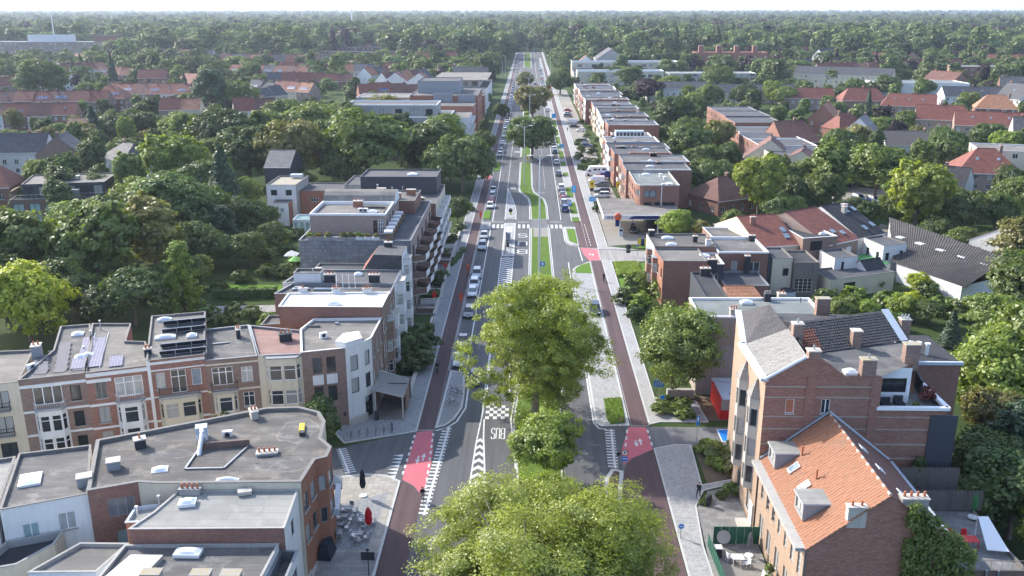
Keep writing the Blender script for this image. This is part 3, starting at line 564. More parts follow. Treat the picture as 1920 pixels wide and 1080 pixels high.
for x, key, h, mat, w in (((-69.64,266.4), 'mid_a', 20, 'leaf_olive', 1.05), ((-83.24,266.16), 'mid_b', 18.7, 'leaf_dark', 1.2), ((-64.17,289.94), 'mid_a', 17.5, 'leaf_dark', 1.2), ((-48.04,266.79), 'mid_d', 21, 'leaf_mid', 1.25), ((-36.02,273.2), 'larch', 11.7, 'leaf_mid', 1.1),
        ((-29.76,276.06), 'mid_d', 17.0, 'leaf_dark', 1.25), ((-18.69,254.91), 'mid_a', 17.0, 'leaf_dark', 1.1), ((-46.48,312), 'mid_b', 17.5, 'leaf_dark', 1.2), ((-29.78,312.3), 'mid_a', 16.4, 'leaf_mid', 1.15), ((-64.78,330.11), 'mid_b', 18.7, 'leaf_dark', 1.2),
        ((-78.97,323.48), 'mid_d', 17.5, 'leaf_mid', 1.2), ((-91.01,311.19), 'mid_b', 18.7, 'leaf_mid', 1.1), ((-102.21,299.75), 'mid_d', 17.5, 'leaf_dark', 1.2), ((-55.9,362.96), 'mid_d', 16.4, 'leaf_olive', 1.2), ((-38.81,344.07), 'mid_b', 16.4, 'leaf_mid', 1.1), ((-79.11,382.16), 'mid_a', 13.0, 'leaf_mid', 1.2),
        ((-125.53,329.01), 'mid_a', 15.2, 'leaf_mid', 1.2), ((-96.65,362.22), 'mid_d', 15.2, 'leaf_mid', 1.2), ((-149.63,349.21), 'mid_b', 14.0, 'leaf_dark', 1.2), ((-165.03,341.79), 'spruce', 15.2, 'leaf_conifer', 1.4), ((-158.34,346.16), 'mid_a', 12.9, 'leaf_dark', 1.1), ((-178.27,341.55), 'mid_d', 8.5, 'leaf_mid', 1.1), ((-216.68,379.67), 'mid_b', 11.0, 'leaf_olive', 1.1),
        ((-156.95,451.65), 'cedar', 22.0, 'leaf_conifer', 1.0), ((-142.35,451.91), 'mid_a', 17.0, 'leaf_mid', 1.0), ((-189.5,504.16), 'spruce', 17.0, 'leaf_conifer', .9), ((-258.67,569.54), 'spruce', 24.0, 'leaf_conifer', .8), ((-275.63,517.8), 'mid_d', 22.0, 'leaf_dark', 1.2), ((-295.11,708.17), 'mid_d', 19.0, 'leaf_dark', 1.4), ((-325.11,654.42), 'spruce', 17.0, 'leaf_conifer', .9),
        ((-22.75,261.32), 'mid_d', 10.5, 'leaf_dark', 1.1), ((-16.33,322.13), 'mid_a', 9.4, 'leaf_mid', 1.0), ((-53.62,262.43), 'mid_d', 10.5, 'leaf_dark', 1.3), ((-63.93,246.4), 'mid_a', 8.0, 'leaf_dark', 1.2)):
    T(x, key, h, mat, LW, w)
RG = 'among the right-hand houses'
for x, key, h, mat, w in (((57.41,221.76), 'mid_b', 17, 'leaf_plane', .95), ((89.55,205.55), 'mid_b', 18.5, 'leaf_plane', .95), ((80.54,238.26), 'mid_c', 17, 'leaf_mid', 1.25), ((96.6,249.3), 'mid_d', 14, 'leaf_mid', 1.2), ((94.52,265.11), 'mid_d', 13, 'leaf_dark', 1.2),
        ((100.46,205.75), 'mid_a', 11, 'leaf_dark', .95), ((108.15,205.89), 'mid_a', 10.5, 'leaf_mid', 1.0), ((121.47,222.92), 'mid_a', 11, 'leaf_mid', 1.1), ((85.75,210.81), 'mid_a', 8.5, 'leaf_mid', 1.0), ((65.77,314.03), 'mid_b', 15, 'leaf_olive', .9), ((53.68,302.57), 'mid_d', 13, 'leaf_dark', 1.2), ((51.26,248.48), 'mid_a', 11, 'leaf_dark', 1.1), ((139.69,304.12), 'mid_d', 12, 'leaf_dark', 1.1), ((168.42,334.33), 'mid_a', 11, 'leaf_dark', 1.2),
        ((63.2,393.52), 'mid_d', 14, 'leaf_dark', 1.2), ((80.06,444.3), 'mid_b', 13, 'leaf_mid', 1.1), ((66.2,508.78), 'mid_d', 13, 'leaf_copper', 1.3), ((82.68,540.4), 'mid_a', 14, 'leaf_mid', 1.2), ((64.99,594.79), 'mid_d', 14, 'leaf_dark', 1.3), ((58.71,661.36), 'mid_a', 12, 'leaf_dark', 1.2), ((115.72,565.25), 'mid_a', 18, 'leaf_mid', 1.25), ((135.08,510.03), 'mid_a', 13, 'leaf_bright', 1.0), ((125.59,558.29), 'mid_b', 12, 'leaf_dark', 1.2),
        ((138.6,361.87), 'mid_a', 10, 'leaf_mid', 1.3), ((159.95,386.49), 'mid_d', 9, 'leaf_mid', 1.2), ((160.28,434.68), 'spruce', 14, 'leaf_conifer', .8), ((185.23,526.14), 'mid_d', 12, 'leaf_dark', 1.1), ((202.45,617.99), 'mid_b', 13, 'leaf_mid', 1.1), ((209.57,542.7), 'mid_d', 13, 'leaf_dark', 1.2), ((231.5,543.09), 'mid_d', 11, 'leaf_mid', 1.2), ((222.24,465.77), 'mid_a', 11, 'leaf_mid', 1.1), ((274.97,598.59), 'mid_b', 14, 'leaf_olive', 1.2), ((323.79,642.36), 'mid_d', 13, 'leaf_dark', 1.2),
        ((63.79,216), 'mid_a', 7.5, 'leaf_mid', 1.1), ((47.77,204.79), 'mid_a', 6, 'leaf_mid', 1.1), ((33.19,198.46), 'mid_a', 7.5, 'leaf_bright', 1.05), ((38.09,195.64), 'mid_b', 6, 'leaf_olive', 1.1), ((19.25,563.51), 'mid_a', 15, 'leaf_dark', 1.2), ((24.6,636.95), 'mid_c', 13, 'leaf_mid', 1.2), ((63.4,360.51), 'mid_a', 10, 'leaf_mid', 1.2), ((54.42,277.58), 'mid_d', 10, 'leaf_mid', 1.2), ((48.95,325.8), 'mid_a', 6, 'leaf_mid', 1.0), ((85.47,282.82), 'mid_a', 9, 'leaf_dark', 1.1), ((95.87,486.7), 'mid_a', 13, 'leaf_mid', 1.2), ((113.04,481.66), 'mid_d', 12, 'leaf_dark', 1.2), ((86.9,500.44), 'mid_b', 12, 'leaf_mid', 1.1), ((134.02,482.04), 'mid_d', 11, 'leaf_mid', 1.2), ((70.54,647.09), 'mid_a', 13, 'leaf_mid', 1.3), ((45.53,610.9), 'mid_a', 11, 'leaf_dark', 1.1)):
    T(x, key, h, mat, RG, w)
RN = 'in the right edge gardens'
for x, key, h, mat, w in (((73.29,134.72), 'mid_d', 7.5, 'leaf_mid', 1.2), ((83.26,145.13), 'mid_d', 11, 'leaf_mid', 1.2), ((60.46,105.57), 'mid_a', 12.5, 'leaf_bright', 1.1), ((54.24,96.81), 'mid_b', 9, 'leaf_olive', 1.0), ((54.14,90.5), 'cedar', 9, 'leaf_conifer', .9), ((47.53,71.77), 'mid_b', 9.5, 'leaf_bright', .9), ((47.89,84.75), 'mid_d', 8, 'leaf_dark', 1.1),
        ((98.5,172.61), 'mid_d', 11, 'leaf_olive', 1.2), ((51.36,141.86), 'mid_a', 4.8, 'leaf_mid', 1.1), ((57.19,144.65), 'mid_a', 3.6, 'leaf_bright', 1.1), ((63.03,144.76), 'mid_a', 4.8, 'leaf_bright', 1.1), ((66.39,142.13), 'mid_d', 4, 'leaf_dark', 1.2), ((65.52,132.22), 'spruce', 6, 'leaf_conifer', 1.3), ((89.92,160.85), 'mid_d', 6, 'leaf_mid', 1.1), ((71.88,159.87), 'mid_a', 4, 'leaf_gold', 1.3), ((64.61,161.39), 'mid_a', 2.6, 'leaf_mid', 1.1), ((59.22,162.98), 'mid_a', 2.8, 'leaf_dark', 1.2), ((66.42,110.52), 'mid_d', 13, 'leaf_mid', 1.1), ((47.64,78.74), 'mid_d', 9, 'leaf_dark', 1.2), ((93.81,191.07), 'mid_a', 5.5, 'leaf_mid', 1.2), ((92.23,198.07), 'mid_a', 6, 'leaf_dark', 1.2)):
    T(x, key, h, mat, RN, w)
T((-24.35,96.74), 'mid_b', 7.0, 'leaf_dark', 'in front of the white corner facade', .9); T((-58.65,94.76), 'mid_b', 6.5, 'leaf_mid', 'on the pavement before the arched facade', .9); T((-36.94,100.04), 'mid_b', 4.5, 'leaf_mid', 'before the buff bay windows', 1.0)
def bush(loc, h, mat, place, key='bush_a', wide=1., label=None): return tree(key, loc, h, mat, wide=wide, name='bush', cat='bush', place=place, label=label)
for x, h, m, w in (((19.94,160.58), 3.2, 'leaf_mid', 1.3), ((22.85,164.03), 2.8, 'leaf_mid', 1.3), ((18.1,152.59), 3, 'leaf_dark', 1.3), ((24.22,155.8), 3.4, 'leaf_mid', 1.2), ((19.82,151.12), 2.6, 'leaf_bright', 1.3), ((18.08,143.95), 2.4, 'leaf_dark', 1.3), ((27.53,159.72), 3.2, 'leaf_mid', 1.2)): bush(x, h, m, 'in the overgrown brick house garden', wide=w)
for x, h, m, w in (((52.7,151.71), 3, 'leaf_mid', 1.3), ((57.91,153.31), 3, 'leaf_bright', 1.3), ((61.92,148.95), 3.4, 'leaf_mid', 1.3), ((67.73,151.99), 2.6, 'leaf_gold', 1.3), ((70.53,147.68), 3, 'leaf_mid', 1.3), ((72.92,144.94), 3.4, 'leaf_mid', 1.3), ((49.54,144.52), 3, 'leaf_dark', 1.3), ((59.21,139.41), 3, 'leaf_mid', 1.4), ((78.28,156.78), 3.2, 'leaf_dark', 1.3), ((77.85,147.81), 3.4, 'leaf_dark', 1.4), ((54.98,147.4), 3.4, 'leaf_mid', 1.3), ((72.49,156.67), 3, 'leaf_dark', 1.3)): bush(x, h, m, 'between workshop and corner house', wide=w)
for x, h, m, w in (((18.11,107.18), 1.5, 'leaf_mid', 1.5), ((19.62,108.02), 1.6, 'leaf_mid', 1.5), ((18.82,109.66), 1.5, 'leaf_dark', 1.5), ((20,106.09), 1.3, 'leaf_mid', 1.4)): bush(x, h, m, 'under the round tree', 'bush_b', w)
for x, h, m, w in (((21.85,96.22), 1.6, 'leaf_mid', 1.4), ((22.53,94.91), 1.7, 'leaf_mid', 1.4), ((24.37,96.26), 1.5, 'leaf_mid', 1.4), ((21.71,92.34), 1.3, 'leaf_bright', 1.3), ((23.14,91.14), 2.6, 'leaf_olive', .8), ((21.08,97.15), 1.2, 'leaf_mid', 1.3)): bush(x, h, m, 'beside the tall corner house', 'bush_b', w)
for x, h, m, w in (((-15.45,122.04), 3, 'leaf_dark', 1.3), ((-16.37,120), 2.6, 'leaf_dark', 1.3), ((-15.37,128.48), 3, 'leaf_dark', 1.2), ((-17.55,133.07), 2.4, 'leaf_dark', 1.3), ((-18.08,127.31), 3.2, 'leaf_dark', 1.2), ((-15.84,136.78), 1.5, 'leaf_mid', 1.1)): bush(x, h, m, 'behind the carport', wide=w)
for x, h, m, w in (((-17.5,184.62), 1.6, 'leaf_dark', 1.3), ((-16.72,196.1), 1.8, 'leaf_dark', 1.4), ((-16.03,206.27), 2, 'leaf_dark', 1.3), ((-16.61,168.67), 1.5, 'leaf_mid', 1.3), ((-16.93,163.31), 1.7, 'leaf_dark', 1.3), ((-15.26,229.84), 2, 'leaf_mid', 1.3)): bush(x, h, m, 'before the balcony apartments', wide=w)
for x, h, m, w in (((17.53,313.16), 2.6, 'leaf_mid', 1.2), ((19.76,304.14), 2.2, 'leaf_mid', 1.3), ((22.17,299.84), 2.6, 'leaf_dark', 1.3), ((19.48,331.64), 2.4, 'leaf_dark', 1.3), ((22.98,325.33), 2.4, 'leaf_dark', 1.3), ((23.82,370.72), 1.8, 'leaf_mid', 1.6), ((19.74,355.22), 1.6, 'leaf_dark', 1.6), ((27.39,359.85), 1.7, 'leaf_dark', 1.6), ((26.56,396.49), 1.7, 'leaf_dark', 1.6), ((17.77,228.5), 2.6, 'leaf_dark', .9), ((24.24,417.59), 2, 'leaf_dark', 1.6), ((29.6,432.32), 4, 'leaf_dark', .9)): bush(x, h, m, 'before the right brick flats', wide=w)
for x, h, m, w in (((-55.11,164.37), 2.2, 'leaf_dark', 1.4), ((-51,168.05), 2.4, 'leaf_mid', 1.3), ((-46.83,168.12), 2.6, 'leaf_dark', 1.2), ((-57.5,159.18), 1.8, 'leaf_dark', 1.4), ((-47.21,173.8), 2.3, 'leaf_mid', 1.3), ((-46.65,142.78), 2.2, 'leaf_mid', 1.5), ((-50.28,140.02), 2, 'leaf_mid', 1.5), ((-50.21,145.49), 2, 'leaf_dark', 1.5), ((-42.76,140.16), 2, 'leaf_bright', 1.2), ((-54.41,193.02), 2.4, 'leaf_gold', .9), ((-53.84,142.65), 2.4, 'leaf_dark', 1.4), ((-54.26,179.71), 3, 'leaf_dark', 1.3), ((-52.04,197.91), 2.6, 'leaf_dark', 1.2)): bush(x, h, m, 'beside the slate block', wide=w)
def hedge(a, b, w, h, mat, label, n=26):
    rs = np.random.RandomState(int(abs(a[0] * 7 + a[1])) % 9999); a_, b_ = np.array((*a, 0.)), np.array((*b, 0.)); L = np.linalg.norm(b_ - a_); k = max(8, int(L * w * h * 5)); d = (b_ - a_) / L; nn = np.array((-d[1], d[0], 0))
    cen = a_ + np.outer(rs.random(k), b_ - a_) + np.outer(rs.uniform(-.5, .5, k) * w, nn); cen[:, 2] = rs.uniform(.1, 1, k) * h
    me = leaves_mesh('foliage', cen - np.array((*a, 0)), np.full(k, .38), n, .13, rs, mat); t = thing('hedge', label, 'hedge', a); copy_to(me, 'foliage', t)
    mb = MB(); c = (a_ + b_) / 2 - a_; mb.box((c[0], c[1], h * .45), (L, w * .7, h * .85), 'ivy_wall', math.atan2(d[1], d[0])); copy_to(mb.mesh('stems'), 'stems', t)
hedge((-19.03,155.02), (-15.84,155.07), 3.2, 1.3, 'leaf_dark', 'square clipped hedge enclosing a little front garden'); hedge((-18.09,137.5), (-15.21,136.54), 2, 1.6, 'leaf_dark', 'dark clipped hedge behind the carport gardens')
hedge((25.89,472.27), (33.32,472.4), 3, 2.2, 'leaf_dark', 'long dark hedge across the yard of the farthest flats'); hedge((17.99,349.35), (25.93,345.24), 1.5, 1.2, 'leaf_dark', 'low dark hedge between the flats yards with the blue car')
hedge((16.5,293.44), (22.65,289.49), 2.5, 2, 'leaf_mid', 'bright green hedge behind the white camper van')
hedge((-57.96,184.76), (-49.09,184.92), 1.6, 2, 'leaf_dark', 'dark hedge crossing the garden beside the slate block')
hedge((-56.87,154.33), (-45.62,155.8), 1.6, 1.8, 'leaf_dark', 'low hedge above the parked garden lane'); hedge((-13.84,189.12), (-15.57,176.34), 1.0, .9, 'leaf_dark', 'narrow hedge beside the left pavement')
bed([(-58.22,156.87), (-46.32,158.39), (-45.46,162.8), (-59.63,162.54)], 'lawn', .1)
mb = MB(); sheet(mb, [(-54.6,144.85), (-43.28,147.05), (-43.35,150.88), (-57.21,149.72)], .06, 'asphalt_old'); struct('path', mb)
mb = MB(); sheet(mb, [(81.26,238.28), (91.77,228.56), (107.07,257.18), (91.16,269.31)], .06, 'yard'); sheet(mb, [(80.62,205.39), (92.65,191.05), (98.14,200.63), (85.92,216.4)], .06, 'yard'); o = mb.build('parking_yard'); o['kind'] = 'structure'
# tall grass in the verge beds
def grass_tufts(poly, n, h, mat):
    rs = np.random.RandomState(n); xs = [p[0] for p in poly]; ys = [p[1] for p in poly]; c = []
    while len(c) < n:
        x, y = rs.uniform(min(xs), max(xs)), rs.uniform(min(ys), max(ys)); ins = False
        for i in range(len(poly)):
            (xa, ya), (xb, yb) = poly[i - 1], poly[i]
            if (ya > y) != (yb > y) and x < (xb - xa) * (y - ya) / (yb - ya) + xa: ins = not ins
        if ins: c.append((x, y, h * .35 + .15))
    me = leaves_mesh('grass', np.array(c), np.full(n, h * .5), 7, h * .3, rs, mat, flat=.9, up=.1, aspect=.22); o = link('grass', me); o['kind'] = 'stuff'; o['label'] = 'green grass growing in the verge beds'
grass_tufts([(10.3, 111.2), (12.6, 111.6), (12.4, 104), (10.6, 103.6), (10.2, 105)], 1100, .3, 'leaf_bright'); grass_tufts([(17.9, 178.6), (22.6, 179.4), (22.2, 170.8), (17.7, 169.8)], 1600, .8, 'leaf_bright')
# individual woodland trees and, beyond them, the forest as one mass
def forest():
    protos = []
    hide = bpy.data.collections.new('forest_kinds')
    for i, (kind, h, rx, sd) in enumerate((('round', 13, 6.5, 61), ('round', 15, 6.5, 62), ('tall', 17, 5.6, 63), ('loose', 14, 7.4, 64), ('cone', 17, 3.8, 65))):
        me = crown('forest_crown', sd, h, rx, 1.2, 10, 26, 15, .62 if kind != 'cone' else .5, 'leaf_forest', kind)
        o = bpy.data.objects.new('forest_kind', me); hide.objects.link(o); protos.append(me)
    rs = np.random.RandomState(99); near = []; pts = []
    def ok(x, y):
        u = x / y; 
        if abs(u + .018) > .66: return False
        if y < 1165 and -24 < x < 25: return False
        if y < 175 and u > 0: return False
        if y < 330 and (-.34 < u < .21 or (y < 190 and u < .3) or (u > 0 and y < 135)): return False
        for bx, by, br in (BLOCKED if y < 1350 else ()):
            if (x - bx) ** 2 + (y - by) ** 2 < br * br: return False
        return True
    y = 130.
    while y < 9000:
        step = (7.5 + max(0, y - 330) * .0048) * (1 if y < 900 else 1.5); w = y * .68
        dens = .4 if y < 330 else .36 if y < 560 else .42 if y < 760 else .6 if y < 900 else 1
        for k in range(int(2 * w / step)):
            x = rs.uniform(-w, w); yy = y + rs.uniform(-.6, .6) * step
            if rs.random() < dens and ok(x, yy): pts.append((x, yy, rs.uniform(.45, .95) * (1 if y < 330 else .75 if y < 620 else 1.2 if y < 900 else 2.1) * (1 + max(0, y - 330) / 14000), rs.uniform(.85, 1.25)))
        y += step
    pts.sort(key=lambda p: p[1]); n_ind = 190
    mats = ['leaf_mid', 'leaf_mid', 'leaf_dark', 'leaf_olive', 'leaf_dark', 'leaf_bright', 'leaf_copper', 'leaf_mid', 'leaf_dark']
    tm = PROTO['mid_a'][1]
    for i, (x, y, s, w) in enumerate(pts[:n_ind]):
        mat = mats[rs.randint(len(mats))]; mat = 'leaf_dark' if mat == 'leaf_copper' and y < 340 else mat; j = rs.randint(4); side = 'left' if x < 0 else 'right'
        t = thing('tree', f"{HUE[mat]} tree among the {'rooftops' if y < 420 else 'far rooftops'} on the {side} side", 'tree', (x, y), f'scattered trees on the {side} side', rs.uniform(0, 6.28), (s * w, s * w, s))
        copy_to(PROTO[('mid_a', 'mid_b', 'mid_c', 'mid_d')[j]][0], 'crown', t, mat); copy_to(tm, 'trunk', t)
    far = pts[n_ind:]
    me = bpy.data.meshes.new('forest'); me.from_pydata([(p[0], p[1], 0) for p in far], [], [])
    a = me.attributes.new('sc', 'FLOAT_VECTOR', 'POINT'); a.data.foreach_set('vector', np.array([(p[2] * p[3], p[2] * p[3], p[2]) for p in far], np.float32).reshape(-1))
    a = me.attributes.new('rot', 'FLOAT_VECTOR', 'POINT'); a.data.foreach_set('vector', np.array([(0, 0, rs.uniform(0, 6.28)) for p in far], np.float32).reshape(-1))
    a = me.attributes.new('kd', 'INT', 'POINT'); a.data.foreach_set('value', np.array([rs.choice(5, p=[.28, .26, .2, .2, .06]) for p in far], np.int32))
    ob = link('forest', me); ob['kind'] = 'stuff'; ob['label'] = 'mixed green woodland stretching to the horizon'
    ng = bpy.data.node_groups.new('forest_scatter', 'GeometryNodeTree'); ng.interface.new_socket('Geometry', in_out='INPUT', socket_type='NodeSocketGeometry'); ng.interface.new_socket('Geometry', in_out='OUTPUT', socket_type='NodeSocketGeometry')
    N = ng.nodes.new; gi, go = N('NodeGroupInput'), N('NodeGroupOutput'); ci = N('GeometryNodeCollectionInfo'); ci.inputs['Collection'].default_value = hide; ci.inputs['Separate Children'].default_value = True; ci.inputs['Reset Children'].default_value = True
    ip = N('GeometryNodeInstanceOnPoints'); ip.inputs['Pick Instance'].default_value = True
    def attr(nm, dt): n = N('GeometryNodeInputNamedAttribute'); n.data_type = dt; n.inputs['Name'].default_value = nm; return n.outputs['Attribute']
    Lk = ng.links.new; Lk(gi.outputs[0], ip.inputs['Points']); Lk(ci.outputs[0], ip.inputs['Instance']); Lk(attr('kd', 'INT'), ip.inputs['Instance Index']); Lk(attr('rot', 'FLOAT_VECTOR'), ip.inputs['Rotation']); Lk(attr('sc', 'FLOAT_VECTOR'), ip.inputs['Scale']); Lk(ip.outputs[0], go.inputs[0])
    md = ob.modifiers.new('scatter', 'NODES'); md.node_group = ng
    print('forest trees', len(far))
# ---------------------------------------------------------------- building kit
def wall(mb, A, B, z0, z1, m, rects=(), rev=.16, mrev=None):
    A, B = Vector(A[:2]), Vector(B[:2]); d = B - A; L = d.length; d = d / L; n = Vector((d.y, -d.x))
    us = sorted({0, L, *[max(0, min(L, v)) for r in rects for v in (r[0], r[1])]}); zs = sorted({z0, z1, *[max(z0, min(z1, v)) for r in rects for v in (r[2], r[3])]})
    def pt(u, z, o=0): q = A + d * u - n * o; return (q.x, q.y, z)
    for i in range(len(us) - 1):
        for j in range(len(zs) - 1):
            u0, u1, a, b = us[i], us[i + 1], zs[j], zs[j + 1]; uc, zc = (u0 + u1) / 2, (a + b) / 2
            if u1 - u0 < 1e-4 or b - a < 1e-4 or any(r[0] < uc < r[1] and r[2] < zc < r[3] for r in rects): continue
            mb.poly([pt(u0, a), pt(u1, a), pt(u1, b), pt(u0, b)], m)
    mr = mrev or m
    for u0, u1, a, b in rects:
        mb.poly([pt(u0, a), pt(u0, a, rev), pt(u0, b, rev), pt(u0, b)], mr); mb.poly([pt(u1, a, rev), pt(u1, a), pt(u1, b), pt(u1, b, rev)], mr)
        mb.poly([pt(u0, b), pt(u0, b, rev), pt(u1, b, rev), pt(u1, b)], mr); mb.poly([pt(u0, a, rev), pt(u0, a), pt(u1, a), pt(u1, a, rev)], mr)
FR = {'w': 'white_clean', 'd': 'black_frame', 'b': 'wood', 'g': 'grey', 'c': 'cream', 'a': 'anthracite'}
WC = {}
def win_mesh(w, h, st):
    key = (round(w, 2), round(h, 2), st)
    if key in WC: return WC[key]
    fm = FR[st[0]]; n = int(st[1]); t = .07 if w < 2.2 else .09; mb = MB()
    for c, s in (((-w / 2 + t / 2, 0, h / 2), (t, .07, h)), ((w / 2 - t / 2, 0, h / 2), (t, .07, h)), ((0, 0, t / 2), (w - 2 * t, .068, t)), ((0, 0, h - t / 2), (w - 2 * t, .068, t))): mb.box(c, s, fm)
    for k in range(1, n): mb.box((-w / 2 + w * k / n, 0, h / 2), (t * 1.2, .064, h - 2 * t), fm)
    if 't' in st[2:]: mb.box((0, 0, h * .7), (w - 2 * t, .06, t), fm)
    if 'g' in st[2:]:
        for k in range(1, 4): mb.box((0, 0, h * k / 4), (w - 2 * t, .056, .05), fm)
    if 's' in st[2:]: mb.box((0, -.13, -.04), (w + .2, .22, .08), 'stone')
    me = mb.mesh('window'); gb = MB(); gm = 'glass_dark' if 'k' in st[2:] else 'glass_sky' if 'y' in st[2:] else 'glass_green' if 'r' in st[2:] else 'glass'
    if 'x' in st[2:]: gm = 'white_clean'
    gb.poly([(-w / 2 + t, .02, t), (w / 2 - t, .02, t), (w / 2 - t, .02, h - t), (-w / 2 + t, .02, h - t)], gm); WC[key] = (me, gb.mesh('pane')); return WC[key]
def window(root, A, B, u, z, w, h, st, name='window', out=-.12):
    A, B = Vector(A[:2]), Vector(B[:2]); d = (B - A).normalized(); n = Vector((d.y, -d.x)); q = A + d * u + n * out; o0 = ORG[root]
    fm, pm = win_mesh(w, h, st); f = copy_to(fm, name, root); f.location = (q.x - o0[0], q.y - o0[1], z - o0[2]); f.rotation_euler = (0, 0, math.atan2(d.y, d.x)); copy_to(pm, 'pane', f); return f
def row(n, zs, w, h, st='w2s', a=0., b=1.): return ('row', n, zs, w, h, st, a, b)
def one(u, z, w, h, st='w2s', name='window'): return ('one', u, z, w, h, st, name)
def expand(L, specs):
    out = []
    for s in specs:
        if s[0] == 'one':
            u = s[1] * L if 0 < s[1] <= 1 else s[1]; out.append((u, s[2], s[3], s[4], s[5], s[6]))
        else:
            _, n, zs, w, h, st, a, b = s
            for z in zs:
                for k in range(n): out.append((L * (a + (b - a) * (k + .5) / n), z, w, h, st, 'window'))
    return [q for q in out if q[2] / 2 + .03 < q[0] < L - q[2] / 2 - .03]
def facade(root, mb, A, B, z0, z1, m, specs=(), rev=.16):
    L = (Vector(B[:2]) - Vector(A[:2])).length; ws = expand(L, specs)
    wall(mb, A, B, z0, z1, m, [(u - w / 2, u + w / 2, z, z + h) for u, z, w, h, st, nm in ws if z + h < z1 - .02], rev)
    for u, z, w, h, st, nm in ws:
        if z + h < z1 - .02: window(root, A, B, u, z, w, h, st, nm)
def block(root, poly, z0, h, wm, roof, wins={}, walls={}, cop='coping_grey', drop=.25, cw=.16, ch=.07, name='wall'):
    p = ccw(poly); mb = MB(); n = len(p)
    for i in range(n): facade(root, mb, p[i], p[(i + 1) % n], z0, h, walls.get(i, wm), wins.get(i, ()))
    mb.build(name, root); q = inset(p, cw); mb = MB(); mb.poly([(x, y, h - drop) for x, y in q], roof); mb.build('roof', root)
    mb = MB(); o = inset(p, -.06)
    for i in range(n):
        j = (i + 1) % n
        for (a, b, za, zb, rv) in ((o, o, h, h + ch, 0), (q, q, h - drop, h + ch, 1)):
            f = [(a[i][0], a[i][1], za), (a[j][0], a[j][1], za), (b[j][0], b[j][1], zb), (b[i][0], b[i][1], zb)]; mb.poly(f[::-1] if rv else f, cop)
        mb.poly([(o[i][0], o[i][1], h + ch), (o[j][0], o[j][1], h + ch), (q[j][0], q[j][1], h + ch), (q[i][0], q[i][1], h + ch)], cop)
        mb.poly([(p[i][0], p[i][1], h), (p[j][0], p[j][1], h), (o[j][0], o[j][1], h), (o[i][0], o[i][1], h)], cop)
    mb.build('coping', root); return p
def flat(label, poly, h, wm, roof, wins={}, walls={}, cop='coping_grey', name='house', cat='house', group=None, z0=0, **k):
    p = ccw(poly); root = thing(name, label, cat, (sum(a[0] for a in p) / len(p), sum(a[1] for a in p) / len(p)), group); block(root, poly, z0, h, wm, roof, wins, walls, cop, **k)
    c = ORG[root]; BLOCKED.append((c[0], c[1], max(math.hypot(a[0] - c[0], a[1] - c[1]) for a in p) + 3)); return root
def slope(mb, e0, e1, r1, r0, m, course=.34, th=.045):
    e0, e1, r0, r1 = map(Vector, (e0, e1, r0, r1)); n = max(2, int(((r0 + r1) / 2 - (e0 + e1) / 2).length / course)); nn = (e1 - e0).cross(r0 - e0 if (r0 - e0).length > .01 else r1 - e0).normalized()
    if nn.z < 0: nn = -nn
    prev = None
    for k in range(n):
        a, b = k / n, (k + 1) / n; A_, B_, C_, D_ = e0.lerp(r0, a) + nn * th, e1.lerp(r1, a) + nn * th, e1.lerp(r1, b), e0.lerp(r0, b)
        mb.poly([A_, B_, C_, D_] if (C_ - D_).length > .01 else [A_, B_, C_], m); mb.poly([e0.lerp(r0, a), e1.lerp(r1, a), B_, A_], m)
def tiles(mb, e0, e1, r1, r0, ms, tw=.3, th=.36, seed=1, clip=None):
    """single curved roof tiles laid in courses over one roof plane"""
    e0, e1, r0, r1 = map(Vector, (e0, e1, r0, r1)); rs = random.Random(seed); n = int((r0 - e0).length / th); nn = (e1 - e0).cross(r0 - e0).normalized(); nn = nn if nn.z > 0 else -nn
    for k in range(n):
        a0, a1 = e0.lerp(r0, k / n), e1.lerp(r1, k / n); b0, b1 = e0.lerp(r0, (k + 1.12) / n), e1.lerp(r1, (k + 1.12) / n); c = max(1, int((a1 - a0).length / tw))
        for j in range(c):
            m = ms(j / c, k / n) if callable(ms) else ms[0] if rs.random() < .7 else ms[1]; l = .03 * rs.random(); f0, f1, f2 = j / c, (j + .45) / c, (j + 1) / c
            P_ = lambda p, q, f, o: p.lerp(q, f) + nn * o
            A_ = [P_(a0, a1, f0, .07 + l), P_(a0, a1, f1, .11 + l), P_(a0, a1, f2, .05 + l)]; B_ = [P_(b0, b1, f0, .01), P_(b0, b1, f1, .05), P_(b0, b1, f2, .0)]
            mb.poly([A_[0], A_[1], B_[1], B_[0]], m); mb.poly([A_[1], A_[2], B_[2], B_[1]], m); mb.poly([a0.lerp(a1, f0), a0.lerp(a1, f2), A_[2], A_[1], A_[0]], m)
